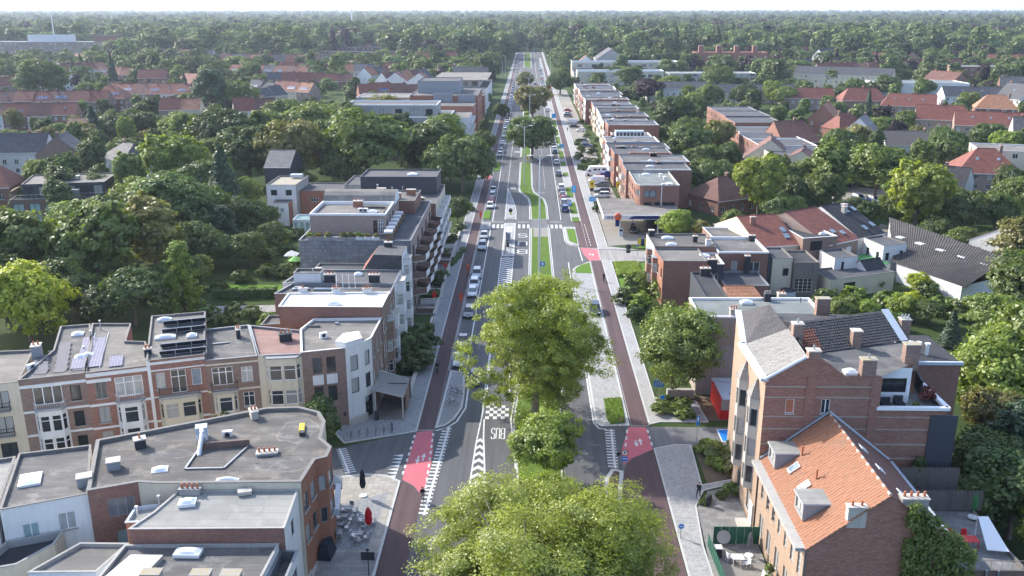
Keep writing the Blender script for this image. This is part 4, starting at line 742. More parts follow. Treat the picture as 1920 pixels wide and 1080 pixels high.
def gabled(root, A, B, depth, ze, zr, wm, roof, hip=(0, 0), over=.35, z0=0, wins={}, walls={}, rel=.5, cap=None, verge='white_clean'):
    A, B = Vector(A[:2]), Vector(B[:2]); d = (B - A).normalized(); L = (B - A).length; n = Vector((-d.y, d.x)); C_, D_ = B + n * depth, A + n * depth; p = [A, B, C_, D_]; mb = MB()
    for i in range(4): facade(root, mb, p[i], p[(i + 1) % 4], z0, ze, walls.get(i, wm), wins.get(i, ()))
    r0, r1 = A + n * depth * rel + d * hip[0], B + n * depth * rel - d * hip[1]
    if not hip[0]: mb.poly([(*A, ze), (*r0, zr), (*D_, ze)], walls.get(3, wm))
    if not hip[1]: mb.poly([(*B, ze), (*C_, ze), (*r1, zr)], walls.get(1, wm))
    mb.build('wall', root); mb = MB(); sf = (zr - ze) / (depth * rel); sb = (zr - ze) / (depth * (1 - rel)); ox0 = over if hip[0] else .12; ox1 = over if hip[1] else .12
    zf, zb = ze - over * sf, ze - over * sb; a, b = A - n * over - d * ox0, B - n * over + d * ox1; c, e = C_ + n * over + d * ox1, D_ + n * over - d * ox0; R0, R1 = r0 - d * (0 if hip[0] else .12), r1 + d * (0 if hip[1] else .12); up = .06
    V = lambda q, z: (q.x, q.y, z + up)
    slope(mb, V(a, zf), V(b, zf), V(R1, zr), V(R0, zr), roof); slope(mb, V(c, zb), V(e, zb), V(R0, zr), V(R1, zr), roof)
    if hip[0]: slope(mb, V(e, zb), V(a, zf), V(R0, zr), V(R0, zr), roof)
    if hip[1]: slope(mb, V(b, zf), V(c, zb), V(R1, zr), V(R1, zr), roof)
    ro = mb.build('roof', root); mb = MB(); mb.cyl(V(R0, zr + .03), V(R1, zr + .03), .13, .13, cap or roof, 6); 
    mb.build('ridge', root); mb = MB()
    for s, t, z in ((a, b, zf), (c, e, zb)): mb.box(((s.x + t.x) / 2, (s.y + t.y) / 2, z - .02), ((t - s).length, .16, .16), verge, math.atan2(d.y, d.x))
    mb.build('gutter', root); return p
def house(label, A, B, depth, ze, zr, wm='brick_red', roof='tile_red', hip=(0, 0), wins=None, name='house', group=None, chim=1, sol=0, rw=0, **k):
    A, B = Vector(A[:2]), Vector(B[:2]); d = (B - A).normalized(); n = Vector((-d.y, d.x)); c = (A + B) / 2 + n * depth / 2; root = thing(name, label, 'house', (c.x, c.y), group); L = (B - A).length
    if wins is None:
        zs = [.9 + 2.8 * i for i in range(max(1, int(ze / 2.7)))]; nn = max(1, int(L / 3.2)); wins = {0: [row(nn, zs, 1.2, 1.4)], 1: [row(max(1, int(depth / 4)), zs, 1.1, 1.4)], 3: [row(max(1, int(depth / 4)), zs, 1.1, 1.4)]}
    gabled(root, A, B, depth, ze, zr, wm, roof, hip, wins=wins, **k); BLOCKED.append((c.x, c.y, math.hypot(L, depth) / 2 + 2.5)); BLOCKED.append((c.x * .965, c.y * .965, math.hypot(L, depth) / 2 + 1)); rr = random.Random(int(c.x * 13 + c.y * 7))
    for i in range(chim): f = rr.uniform(.12, .88); q = A + d * L * f + n * depth * .5; chimney(root, (q.x, q.y), zr - .8, .8, .6, 1.7, 2, rr.choice(['brick_red', 'brick_dark', 'brick_brown']), math.atan2(d.y, d.x))
    sl = math.atan2(zr - ze, depth / 2)
    def on(f, g, w, l, nm, m, fm, side=0):
        q = A + d * L * f + n * (depth / 2 * g if not side else depth - depth / 2 * g); mb = MB(); z = ze + (zr - ze) * g + .16; mb.box((q.x, q.y, z), (w, l, .12), fm, math.atan2(d.y, d.x), sl if not side else -sl)
        off = Vector((0, 0, .07)); mb.box((q.x, q.y, z + .08), (w - .14, l - .14, .06), m, math.atan2(d.y, d.x), sl if not side else -sl); mb.build(nm, root)
    for i in range(sol): on(.2 + .6 * (i % 4 + .5) / 4, .34 + .34 * (i // 4), L * .14, 1.7, 'solar_panel', 'solar_blue', 'steel', k.get('side', 0))
    for i in range(rw): on((i + 1) / (rw + 1), .55, .8, 1.1, 'roof_window', 'glass_sky', 'grey')
    return root
def hs(c, w, dp, ze, zr, deg, wm, roof, label, hip=(0, 0), **k):
    a = R(deg); d = Vector((math.cos(a), math.sin(a))); n = Vector((-d.y, d.x)); A = Vector(c) - d * w / 2 - n * dp / 2; return house(label, A, A + d * w, dp, ze, zr, wm, roof, hip, **k)
def chimney(root, xy, z, w, d, h, pots=2, m='brick_red', rz=0, cap='stone', potm='terracotta', zb=None):
    mb = MB(); mb.box((xy[0], xy[1], z + h / 2 - .3), (w, d, h + .6), m, rz); c = mb.build('chimney', root); mb = MB(); mb.box((xy[0], xy[1], z + h + .05), (w + .16, d + .16, .12), cap, rz); mb.build('chimney_cap', c); ca, sa = math.cos(rz), math.sin(rz)
    for k in range(pots):
        mb = MB(); o = (k + .5) / pots * w - w / 2; mb.cyl((xy[0] + o * ca, xy[1] + o * sa, z + h + .1), (xy[0] + o * ca, xy[1] + o * sa, z + h + .55), .11, .09, potm, 7); mb.build('chimney_pot', c)
def dome(root, xy, z, w, d, rz=0):
    mb = MB(); mb.box((xy[0], xy[1], z + .12), (w + .12, d + .12, .3), 'white_clean', rz); s = mb.build('skylight', root); mb = MB(); M_ = Matrix.Rotation(rz, 3, 'Z')
    g = [[Vector((xy[0], xy[1], z + .28)) + M_ @ Vector((w * (i / 6 - .5), d * (j / 6 - .5), .28 * math.sin(math.pi * i / 6) ** .6 * math.sin(math.pi * j / 6) ** .6 if 0 < i < 6 and 0 < j < 6 else 0)) for j in range(7)] for i in range(7)]
    for i in range(6):
        for j in range(6): mb.poly([g[i][j], g[i + 1][j], g[i + 1][j + 1], g[i][j + 1]], 'dome')
    o = mb.build('skylight_dome', s)
    for p in o.data.polygons: p.use_smooth = True
def part(root, name, c, size, m, rz=0, rx=0): mb = MB(); mb.box(c, size, m, rz, rx); return mb.build(name, root)
def pipe(root, xy, z, h, r=.09, m='steel', name='vent_pipe'):
    mb = MB(); mb.cyl((xy[0], xy[1], z), (xy[0], xy[1], z + h), r, r, m, 8); mb.cyl((xy[0], xy[1], z + h), (xy[0], xy[1], z + h + .1), r * 1.7, r * 1.5, m, 8); return mb.build(name, root)
def ac(root, xy, z, rz=0):
    o = part(root, 'air_conditioner', (xy[0], xy[1], z + .4), (.95, .42, .7), 'white_clean', rz); mb = MB(); d = Vector((math.sin(rz), -math.cos(rz))) * .215; mb.cyl((xy[0] + d.x, xy[1] + d.y, z + .4), (xy[0] + d.x * 1.06, xy[1] + d.y * 1.06, z + .4), .26, .26, 'dark', 10); mb.build('fan_grille', o)
def railing(root, pts, z, h, m='black_frame', name='railing', sp=.18):
    mb = MB()
    for a, b in zip(pts[:-1], pts[1:]):
        a, b = Vector(a), Vector(b); L = (b - a).length; ang = math.atan2(b.y - a.y, b.x - a.x); c = (a + b) / 2; mb.box((c.x, c.y, z + h), (L, .06, .05), m, ang); mb.box((c.x, c.y, z + .06), (L, .04, .04), m, ang)
        for k in range(int(L / sp) + 1): q = a.lerp(b, min(1, k * sp / L)); mb.box((q.x, q.y, z + h / 2), (.025, .025, h), m, ang)
    return mb.build(name, root)
def bay(root, A, B, u, w, dep, z0, z1, m, floors, st='w1t', top='zinc', sides=.5, rail=None, wh=1.7):
    """three-sided bay window on a facade A>B"""
    A, B = Vector(A[:2]), Vector(B[:2]); d = (B - A).normalized(); n = Vector((d.y, -d.x)); c = A + d * u; p = [c - d * w / 2 - n * .02, c - d * (w / 2 - sides) + n * dep, c + d * (w / 2 - sides) + n * dep, c + d * w / 2 - n * .02]
    mb = MB()
    for i in range(3):
        L = (p[i + 1] - p[i]).length; nn = 1 if i != 1 else (2 if L > 2.2 else 1)
        facade(root, mb, p[i], p[i + 1], z0, z1, m, [row(nn, floors, min(L / nn - .22, 1.5), wh, st)], .08)
    b = mb.build('bay', root); mb = MB(); pp = ccw([tuple(q) for q in p]); mb.prism(inset(pp, -.1), z1, z1 + .14, top); mb.build('bay_roof', b); mb = MB(); mb.prism(pp, z0 - .12, z0, 'stone', bottom=True); mb.build('bay_base', b)
    if rail: railing(root, [tuple(q) for q in p], z1 + .12, .8, rail, 'balcony_railing', .2)
def balcony(root, A, B, u, w, dep, z, slabm='concrete', railm='black_frame', solid=None):
    A, B = Vector(A[:2]), Vector(B[:2]); d = (B - A).normalized(); n = Vector((d.y, -d.x)); c = A + d * u; p = [c - d * w / 2, c - d * w / 2 + n * dep, c + d * w / 2 + n * dep, c + d * w / 2]; mb = MB(); mb.prism([tuple(q) for q in p], z - .18, z, slabm, bottom=True); o = mb.build('balcony', root)
    if solid:
        mb = MB()
        for a, b in zip(p[:-1], p[1:]): q = (a + b) / 2; mb.box((q.x, q.y, z + .5), ((b - a).length, .1, 1), solid, math.atan2(b.y - a.y, b.x - a.x))
        mb.build('balcony_parapet', o)
    else: railing(o, [tuple(q) for q in p], z, 1, railm, 'balcony_railing', .25)
def dormer(root, xy, z, w, d, h, wm, top, rz, st='g2'):
    """flat-topped dormer; local -y faces out"""
    M_ = Matrix.Rotation(rz, 2); q = [Vector(xy) + M_ @ Vector(v) for v in ((-w / 2, -d / 2), (w / 2, -d / 2), (w / 2, d / 2), (-w / 2, d / 2))]; mb = MB(); facade(root, mb, q[0], q[1], z, z + h, wm, [one(.5, z + .25, w - .5, h - .45, st)], .08)
    for i in (1, 2, 3): wall(mb, q[i], q[(i + 1) % 4], z, z + h, wm)
    o = mb.build('dormer', root); mb = MB(); mb.prism(inset([tuple(v) for v in q], -.14), z + h, z + h + .13, 'zinc_paint', top, True); mb.build('dormer_roof', o)
# ---------------------------------------------------------------- left: the side-street terrace
RG2 = 'brick houses of the side-street terrace'
FL = [(-64.5, 89.6), (-56.9, 92.2), (-50.4, 94.4), (-44.2, 96.7), (-38.2, 98.9), (-32.4, 100.6), (-27.3, 101.3), (-22.2, 102.6)]
BK = [(-67, 101), (-60.4, 102.0), (-57.6, 111.0), (-50.4, 111.4), (-44.6, 114.0), (-36.6, 111.6), (-32.2, 111.8), (-29, 113.2)]
rot_row = math.atan2(2.2, 6.3)
def trim(root, A, B, zs, m='white', th=.28, pr=.07, name='string_course'):
    A, B = Vector(A[:2]), Vector(B[:2]); d = (B - A).normalized(); n = Vector((d.y, -d.x)); c = (A + B) / 2 + n * pr / 2; mb = MB()
    for z, t in zs: mb.box((c.x, c.y, z), ((B - A).length - .04, pr, t), m, math.atan2(d.y, d.x))
    mb.build(name, root)
def pilaster(root, A, B, u, z0, z1, w=.4, m='white', pr=.1):
    A, B = Vector(A[:2]), Vector(B[:2]); d = (B - A).normalized(); n = Vector((d.y, -d.x)); c = A + d * u + n * pr / 2; part(root, 'pilaster', (c.x, c.y, (z0 + z1) / 2), (w, pr, z1 - z0), m, math.atan2(d.y, d.x))
HT = [10.2, 10.4, 10.4, 10.9, 10.2, 10.3]
def poly_i(i): return [FL[i], FL[i + 1], BK[i + 1], BK[i]]
# arched cream house at the left edge
r = flat('cream arched townhouse cut by the left edge of the view', poly_i(0), 10.2, 'cream', 'felt_warm', {0: [row(2, [1, 4.2, 7.3], 1.7, 2.0, 'd2s')]}, group=RG2)
for z in (4.0, 7.1): balcony(r, FL[0], FL[1], 5.4, 3, .7, z, 'stone', 'black_frame')
chimney(r, (-58.8, 100), 10, 1.0, 1.4, 1.6, 2, 'grey', rot_row); ac(r, (-57.4, 96), 10.1, 1.2)
# brown house with dark solar panels
r = flat('brown brick townhouse with white bay and dark solar panels', [FL[1], FL[2], (-53.6, 103), (-57.6, 111), (-61, 110), (-57.6, 101.5)], 10.4, 'brick_brown', 'felt_grey', {0: [one(.82, 7.2, 1.1, 1.9, 'd1sk'), one(.82, 4, 1.1, 1.9, 'd1sk'), one(.82, .9, 1.1, 1.9, 'd1sk'), row(1, [7.1], 3.0, 2.2, 'w3k', .18, .62)]}, group=RG2)
bay(r, FL[1], FL[2], 2.8, 3.4, .8, .8, 6.6, 'white', [1.2, 4.0], 'w1tk', rail='white', wh=2.0); trim(r, FL[1], FL[2], [(9.5, .35), (6.4, .25), (3.5, .25)])
for k in range(3):
    for j in range((5, 6, 3)[k]):
        a = Vector((-55.9 + k * 1.95 - .25 * j * 1, 95.3 + k * .6)) + Vector((-.42, 1.55)) * (j * .62 * 1.0 if k != 1 else j * 1.0); part(r, 'solar_panel', (a.x, a.y, 10.25), (1.35, 1.55, .06), 'solar_dark', rot_row - .1, R(6))
dome(r, (-57.6, 107.6), 10.1, 1.3, 1.1, rot_row); dome(r, (-53.5, 99.7), 10.1, 1.1, .9, rot_row); pipe(r, (-55.2, 106.2), 10, 1.2); pipe(r, (-54.4, 102.5), 10, .5); pipe(r, (-55.5, 109.5), 10, 1.4)
# red house with blue-grey panels and tall white bay
r = flat('red brick townhouse with tall white bay and gridded solar panels', [FL[2], FL[3], (-47.6, 104.6), (-50.2, 104.8), (-52.3, 111.3), (-57.4, 111.2)], 10.4, 'brick_mixed', 'felt_warm', {0: [row(1, [7.1, 4, .9], 1.2, 2, 'g2s', .08, .36), row(1, [7.0], 3.0, 2.4, 'w3t', .42, .92)]}, group=RG2)
bay(r, FL[2], FL[3], 4.4, 3.2, .85, .8, 6.4, 'white', [1.2, 3.9], 'w1t', rail='white', wh=2.0); trim(r, FL[2], FL[3], [(10.05, .45), (6.3, .3), (3.4, .25)]); trim(r, FL[2], Vector(FL[2]).lerp(Vector(FL[3]), .4), [(9.3, .4)], pr=.05)
for x, y, n in ((-52.3, 96.6, 3), (-53.6, 101.6, 5), (-50.6, 97.2, 9), (-48.2, 97.4, 3)):
    for j in range(n): part(r, 'solar_panel', (x - .39 * j * 1.06, y + j * 1.06, 10.3), (1.5, 1.0, .06), 'solar', rot_row, R(5))
dome(r, (-52.9, 100.3), 10.1, 1.1, .9, rot_row)
mb = MB()
for k in range(2): mb.cyl((-51.4 + k * 1.7, 96.5, 10.22), (-55.6 + k * 1.7, 108.2, 10.22), .05, .05, 'steel', 5)
mb.build('panel_rail', r)
# house with tilted frames on its roof
A, B = FL[3], FL[4]
r = flat('red brick townhouse with tilted metal frames on its roof', [A, B, (-43.5, 114.6), (-50, 112.6)], 11.0, 'brick_mixed', 'felt_warm', {0: [row(1, [7.3], 1.1, 2.1, 'g1s', .06, .34), row(1, [6.6], 1.7, 2.9, 'w2t', .36, .66), row(1, [7.3], 1.1, 2.1, 'w1y', .7, .95)]}, group=RG2)
balcony(r, A, B, 3.2, 4.4, .75, 6.5, 'stone', 'black_frame'); bay(r, A, B, 3.2, 4.8, .8, .8, 6.2, 'cream', [3.7], 'c1t', wh=1.9); trim(r, A, B, [(10.6, .3), (9.7, .14), (6.35, .16), (3.3, .25)]); pilaster(r, A, B, .15, .2, 11, .36)
for y0, x0 in ((99.2, -43.6), (101.6, -44.4), (106.8, -46.3), (109.8, -47.3)):
    mb = MB(); rz = rot_row
    for k in range(4):
        q = Vector((x0 + math.cos(rz) * k * 1.75, y0 + math.sin(rz) * k * 1.75)); f = Vector((-math.sin(rz), math.cos(rz))) * -1.0; mb.cyl((q.x, q.y, 10.75), (q.x + f.x, q.y + f.y, 11.6), .045, .045, 'steel', 5); mb.cyl((q.x + f.x, q.y + f.y, 10.7), (q.x + f.x, q.y + f.y, 11.6), .045, .045, 'steel', 5); mb.cyl((q.x, q.y, 10.75), (q.x + f.x, q.y + f.y, 10.75), .04, .04, 'steel', 5)
        if k < 3: g = Vector((math.cos(rz), math.sin(rz))) * 1.75; mb.cyl((q.x + f.x, q.y + f.y, 11.6), (q.x + f.x + g.x, q.y + f.y + g.y, 11.6), .05, .05, 'steel', 5); mb.cyl((q.x, q.y, 10.75), (q.x + g.x, q.y + g.y, 10.75), .05, .05, 'steel', 5)
    q = Vector((x0 + math.cos(rz) * 2.6, y0 + math.sin(rz) * 2.6)) + Vector((-math.sin(rz), math.cos(rz))) * -.42; mb.box((q.x, q.y, 11.16), (5.2, 1.2, .05), 'dark', rz, -math.atan2(.85, 1)); mb.build('tilted_collector', r)
dome(r, (-45.2, 105.0), 10.75, 2.3, 1.0, rot_row); dome(r, (-42.1, 105.6), 10.75, 1.1, 1.0, rot_row); dome(r, (-47.9, 111.6), 10.75, 1.6, .7, rot_row); chimney(r, (-45.2, 99.6), 10.8, .8, .6, .6, 2, 'dark', rot_row)
# narrow one with green curtained bay
A, B = FL[4], FL[5]
r = flat('brown brick townhouse with green curtained bay and iron balcony', [A, B, (-36.8, 111.6), (-42.2, 109.6)], 10.2, 'brick_brown', 'felt_grey', {0: [row(1, [6.9], 2.4, 2.3, 'w3t', .1, .5), row(1, [7.1, 3.8], 1.3, 1.9, 'w2ts', .58, .95)]}, cop='lead', group=RG2)
bay(r, A, B, 1.95, 2.9, .6, .8, 6.0, 'cream', [3.6], 'w1t', wh=1.9); balcony(r, A, B, 1.95, 3, .7, 6.35, 'stone'); trim(r, A, B, [(9.6, .2), (6.2, .22), (3.2, .2)], 'cream'); chimney(r, (-36.9, 107.6), 10, .5, 1.2, 1.1, 2, 'dark', rot_row); pipe(r, (-37.8, 110.6), 9.8, 1.5, .06, 'dark'); part(r, 'roof_step', (-38.4, 105.2, 10.0), (2, .25, .25), 'lead', rot_row)
# buff bay house with pink roof
A, B = FL[5], FL[6]
r = flat('pale buff bay-fronted townhouse with pinkish roof', [A, B, (-29.4, 109.6), (-36.6, 111.4)], 10.2, 'cream', 'felt_pink', {0: [row(1, [7, 3.8, .8], .9, 1.9, 'w1ts', .0, .16)]}, walls={}, cop='lead', group=RG2)
bay(r, A, B, 2.9, 4.3, .8, .6, 10.0, 'cream', [1, 4, 7.2], 'w1t', wh=1.9, top='lead'); trim(r, A, B, [(9.8, .3), (6.4, .2), (3.3, .2)], 'cream')
chimney(r, (-30.6, 106.6), 10, 1.5, 1.2, .9, 3, 'dark', rot_row, 'dark'); 
# corner house
PC = [FL[6], (-22.3, 102.9), (-20.6, 104.6), (-19.7, 106.6), (-19.6, 114.2), (-28.6, 113.6), (-29.4, 109.6)]
r = flat('brown brick corner house with white painted corner and beige roof', PC, 10.4, 'brick_brown', 'felt_warm', {0: [row(2, [7.4, 3.6], 1.15, 2.1, 'b1k', .18, .82)], 1: [row(1, [7.1, 4.1], 1.15, 2.0, 'd1')], 2: [row(1, [7.1, 4.1], 1.1, 2.0, 'd1'), one(.5, .1, 1.7, 2.9, 'd2k', 'door')], 3: [row(3, [7.2, 4.0], .9, 1.8, 'w1s')]}, walls={1: 'white', 2: 'white'}, cop='white')
for z in (6.3,): 
    for u in (.34, .66): q = Vector(FL[6]).lerp(Vector((-22.3, 102.9)), u); part(r, 'window_panel', (q.x + .02, q.y - .05, z + .3), (1.3, .1, 1.25), 'white', rot_row * .95)
ac(r, (-25.9, 107.2), 10.1, .5); part(r, 'roof_hatch', (-28, 111.2, 10.2), (1.4, .5, .3), 'felt_dark'); part(r, 'roof_hatch', (-25.2, 112.2, 10.2), (.5, .4, .5), 'grey')
mb = MB(); mb.prism([(-23.6, 103.4), (-22.2, 102.95), (-20.5, 104.7), (-21.4, 107.2), (-23.2, 106.2)], 10.4, 11.1, 'white', 'white'); mb.build('corner_pediment', r); part(r, 'plinth', (-21.2, 103.5, .5), (2.8, .25, 1), 'stone', .83); part(r, 'sign_plate', (-20.35, 105.3, 2.6), (.5, .06, .6), 'grey', 1.1)
part(r, 'number_plate', (-22.75, 102.6, 1.7), (.3, .05, .5), 'dark', .2)
# carport beside the corner house
cp = thing('carport', 'open carport with pale ribbed roof beside the white corner house', 'carport', (-17.2, 108.2))
mb = MB(); mb.poly([(-19.6, 104.9, 4.0), (-15.6, 104.6, 3.15), (-15.6, 110.6, 3.15), (-19.6, 111.6, 4.0)], 'concrete'); mb.poly([(-19.6, 104.9, 3.9), (-19.6, 111.6, 3.9), (-15.6, 110.6, 3.05), (-15.6, 104.6, 3.05)], 'concrete')
mb.poly([(-19.6, 104.9, 3.9), (-15.6, 104.6, 3.05), (-15.6, 104.6, 3.15), (-19.6, 104.9, 4.0)], 'stone'); mb.poly([(-15.6, 104.6, 3.05), (-15.6, 110.6, 3.05), (-15.6, 110.6, 3.15), (-15.6, 104.6, 3.15)], 'stone')
for k in range(26): y = 104.9 + k * .24; mb.cyl((-19.6, y + .05, 4.03), (-15.6, y - .1 * k / 26, 3.18), .04, .04, 'concrete', 4)
mb.build('roof', cp); part(cp, 'roof_joint', (-17.6, 107.8, 3.66), (4.1, .1, .1), 'dark', 0).rotation_euler = (0, 0, 0)
for x, y, h in ((-15.8, 104.9, 3.1), (-15.8, 110.2, 3.1), (-19.3, 105.1, 3.9)): part(cp, 'post', (x, y, h / 2), (.16, .16, h), 'stone')
part(cp, 'wall', (-15.75, 109, 1.4), (.15, 3, 2.8), 'brick_brown'); mb = MB(); sheet(mb, [(-19.4, 104.4), (-15.7, 104.2), (-15.7, 111), (-19.4, 111.4)], .14, 'setts'); mb.build('floor', cp); part(cp, 'wall', (-17.5, 111.2, 1.6), (3.8, .2, 3.2), 'brick_dark')
# ---------------------------------------------------------------- left: houses along the main road
XF = -19.5
def fr(y0, y1, xb, x=XF): return [(xb, y0), (x, y0), (x, y1), (xb, y1)]
def bays(r, y0, y1, x, m, ztop, floors, wh=1.7, st='w1t', w=2.6, dep=.8): bay(r, (x, y0), (x, y1), (y1 - y0) * .5, w, dep, .6, ztop, m, floors, st, wh=wh, top='stone')
r = flat('brick house with peeling white painted roof', [(-33.4, 114.3), (XF, 114.3), (XF, 121), (-33.6, 120.2)], 11.9, 'brick_red', 'felt_white', {1: [row(2, [8, 4.6, 1], 1, 1.9, 'w1ts', .02, .45)]}, walls={1: 'brick_brown'}, cop='white', drop=.12); bay(r, (XF, 114.3), (XF, 121), 4.6, 2.6, .8, .6, 8.6, 'brick_brown', [1.2, 4.2], 'w1t', rail='white'); dome(r, (-26.2, 115.3), 11.9, 1.6, .8)
for x, n in ((-31.7, 1), (-27.0, 3), (-22.6, 3)): chimney(r, (x, 120.9), 11.8, 1.2, .5, .6, n, 'white')
block(r, [(-35.9, 113.9), (-33.4, 114.3), (-33.6, 118), (-35.9, 117.8)], 0, 9.4, 'brick_red', 'felt_grey', {0: [one(.5, 7, 1.2, 1.2, 'w2')]})
r = flat('townhouse with dark flat roof and long roof windows', [(-35.9, 121.2), (XF, 121.2), (XF, 126), (-34.6, 126)], 11.5, 'brick_brown', 'felt_grey', {1: [row(2, [8, 4.6, 1], 1.1, 1.9, 'w1ts')]}, cop='lead'); bays(r, 121.2, 126, XF, 'white', 8.2, [1.2, 4.2])
for x in (-32.8, -29.7): part(r, 'roof_window', (x, 124, 11.35), (2.4, .8, .25), 'glass_sky')
part(r, 'roof_hatch', (-33.4, 124.9, 11.3), (1, .5, .35), 'grey')
mb = MB()
for k in range(4): mb.cyl((-27.6 + k * .9, 124.2, 11.1), (-27.9 + k * .9, 125.6, 13.2), .05, .05, 'steel', 5)
mb.cyl((-28.2, 125.6, 13.2), (-24.8, 125.6, 12.9), .05, .05, 'steel', 5); mb.cyl((-27.8, 124.2, 11.4), (-24.6, 124.2, 11.4), .05, .05, 'steel', 5); mb.build('antenna_frame', r)
r = flat('townhouse with white attic box and three red chimney pots', [(-36, 126.1), (XF, 126.1), (XF, 133.3), (-34.6, 133.3)], 11.6, 'white', 'felt_dark', {1: [row(2, [8, 4.6, 1], 1.2, 1.9, 'w2ts')]}, cop='lead'); bays(r, 126.1, 133.3, XF, 'white', 11.2, [1.2, 4.4, 7.6], w=3.2, dep=1.0)
block(r, [(-34.4, 126.5), (-30.4, 126.5), (-30.4, 129), (-34.4, 129)], 11.2, 13.0, 'white', 'felt_grey'); dome(r, (-25.8, 131.4), 11.3, 1.1, .9)
for x in (-29.2, -22.6): chimney(r, (x, 127), 11.4, 1.5, .8, 1.3, 3, 'dark')
chimney(r, (-32, 132), 11.3, .9, .7, .9, 0, 'dark'); pipe(r, (-31.6, 126.9), 11.3, 2.2, .07)
r = thing('house', 'townhouse with dark mansard roof against the slate wall', 'house', (-25, 137)); block(r, [(-34, 133.4), (XF, 133.4), (XF, 141.2), (-34, 141.2)], 0, 10.4, 'cream', 'felt_dark', {1: [row(2, [7.6, 4.4, 1], 1.2, 1.9, 'w2ts')]}); mb = MB()
mb.poly([(-26, 133.6, 10.6), (-24, 135, 13.6), (-24, 140.6, 13.6), (-26.4, 141, 10.6)], 'tile_red'); mb.poly([(-26, 133.6, 10.6), (XF, 133.6, 10.6), (XF, 134.6, 13.6), (-24, 135, 13.6)], 'tile_dark'); mb.poly([(-24, 135, 13.6), (XF, 134.6, 13.6), (XF, 140.6, 13.6), (-24, 140.6, 13.6)], 'felt_dark'); mb.poly([(XF, 133.6, 10.6), (XF, 141, 10.6), (XF, 140.6, 13.6), (XF, 134.6, 13.6)], 'white'); mb.build('mansard', r); bays(r, 133.4, 141.2, XF, 'white', 12.6, [1.2, 4.2, 7.2, 10], w=3, dep=1.0); chimney(r, (-22.4, 140), 13.5, 1.2, .7, .8, 1, 'dark')
# slate-clad apartment block with roof terrace and penthouse
r = thing('apartment_building', 'apartment block with bluish slate side wall, planted roof terrace and penthouse', 'apartments', (-29, 165)); X0, X1, Y0, Y1 = -38.2, -19.5, 145.3, 178
block(r, [(X0, Y0), (X1, Y0), (X1, Y1), (X0, Y1)], 0, 13.2, 'slate_wall', 'felt_dark', {1: [row(5, [.8, 3.7, 6.6, 9.6], 2.2, 2.1, 'd2')]}, walls={1: 'brick_pink', 3: 'brick_pink'}, cop='lead')
for k in range(5):
    for z in (3.5, 6.4, 9.4):
        mb = MB(); ya = Y0 + .9 + k * 6.5; p = [(X1, ya), (X1 + 2.2, ya + 1.2), (X1 + 2.5, ya + 3.8), (X1, ya + 5.2)]; mb.prism(p, z - .2, z, 'stone', bottom=True); o = mb.build('balcony', r); mb = MB()
        for a, b in zip(p[:-1], p[1:]): mb.box(((a[0] + b[0]) / 2, (a[1] + b[1]) / 2, z + .45), (math.dist(a, b), .1, .9), 'white' if a[0] != X1 and b[0] != X1 else 'brick_dark', math.atan2(b[1] - a[1], b[0] - a[0]))
        mb.build('balcony_parapet', o)
PH = [(-37.4, 150.6), (-24.4, 150.6), (-24.4, 161), (-37.4, 161)]; block(r, PH, 12.9, 16.3, 'brick_pink', 'felt_warm', {0: [one(.86, 13.2, .7, 2.3, 'd1k'), one(.94, 13.1, 1.0, 2.6, 'w3g')], 1: [row(3, [13.4], 1.6, 2, 'd1')]}, cop='white_clean', ch=.35)
mb = MB(); n = 8
for k in range(n):
    a0, a1 = math.pi * k / n, math.pi * (k + 1) / n; mb.poly([(-37.4, 164.2 - 3.2 * math.cos(a0), 16 + 2.2 * math.sin(a0)), (-24.3, 164.2 - 3.2 * math.cos(a0), 16 + 2.2 * math.sin(a0)), (-24.3, 164.2 - 3.2 * math.cos(a1), 16 + 2.2 * math.sin(a1)), (-37.4, 164.2 - 3.2 * math.cos(a1), 16 + 2.2 * math.sin(a1))], 'felt_warm')
mb.poly([(-24.3, 164.2 - 3.2 * math.cos(math.pi * k / n), 16 + 2.2 * math.sin(math.pi * k / n)) for k in range(n + 1)], 'white_clean'); mb.build('barrel_roof', r); block(r, [(-37.2, 161.1), (-24.4, 161.1), (-24.4, 167.2), (-37.2, 167.2)], 12.9, 16.05, 'brick_pink', 'felt_warm')
chimney(r, (-30.6, 159), 16, 1.6, 1, 1.1, 2, 'brick_orange'); ac(r, (-29.3, 154.6), 16, 0); ac(r, (-28.5, 154.6), 16, 0); dome(r, (-27.2, 154.4), 16, 1.5, .9)
mb = MB(); mb.cyl((-29, 157.5, 16.3), (-25.2, 157.2, 16.3), .2, .2, 'dark', 7); mb.cyl((-25.2, 157.2, 16.3), (-24.9, 153, 16.3), .2, .2, 'dark', 7); mb.build('duct', r)
for k in range(9):
    x = -36.3 + k * 1.35; o = part(r, 'planter', (x, 146.2, 13.35), (1.2, .5, .6), 'concrete' if k < 6 else 'white')
    if k != 3: bush((x, 146.2, 13.55), 1.0 if k < 7 else .8, 'leaf_olive' if k % 3 else 'leaf_bright', 'in a roof terrace planter', 'bush_b', .85)
for k in range(6): o = part(r, 'awning_box', (-23.4 - .05 * k, 147 + k * 2.9, 14.4), (1.4, 1.3, .35), 'white'); part(r, 'bench_box', (-23.3, 147 + k * 2.9, 13.6), (1.2, 1.1, 1.0), 'wood')
block(r, [(-34.6, 167.4), (-21.5, 167.4), (-21.5, 178), (-34.6, 178)], 12.9, 15.4, 'brick_red', 'felt_grey'); 
for x, y, z in ((-31, 172, 15.3), (-25.4, 171, 15.3), (-23, 174.5, 15.3), (-29, 175.6, 15.3)): chimney(r, (x, y), z, 1.7, .8, .9, 0, 'brick_orange')
ac(r, (-28.8, 168.6), 15.3, 0)
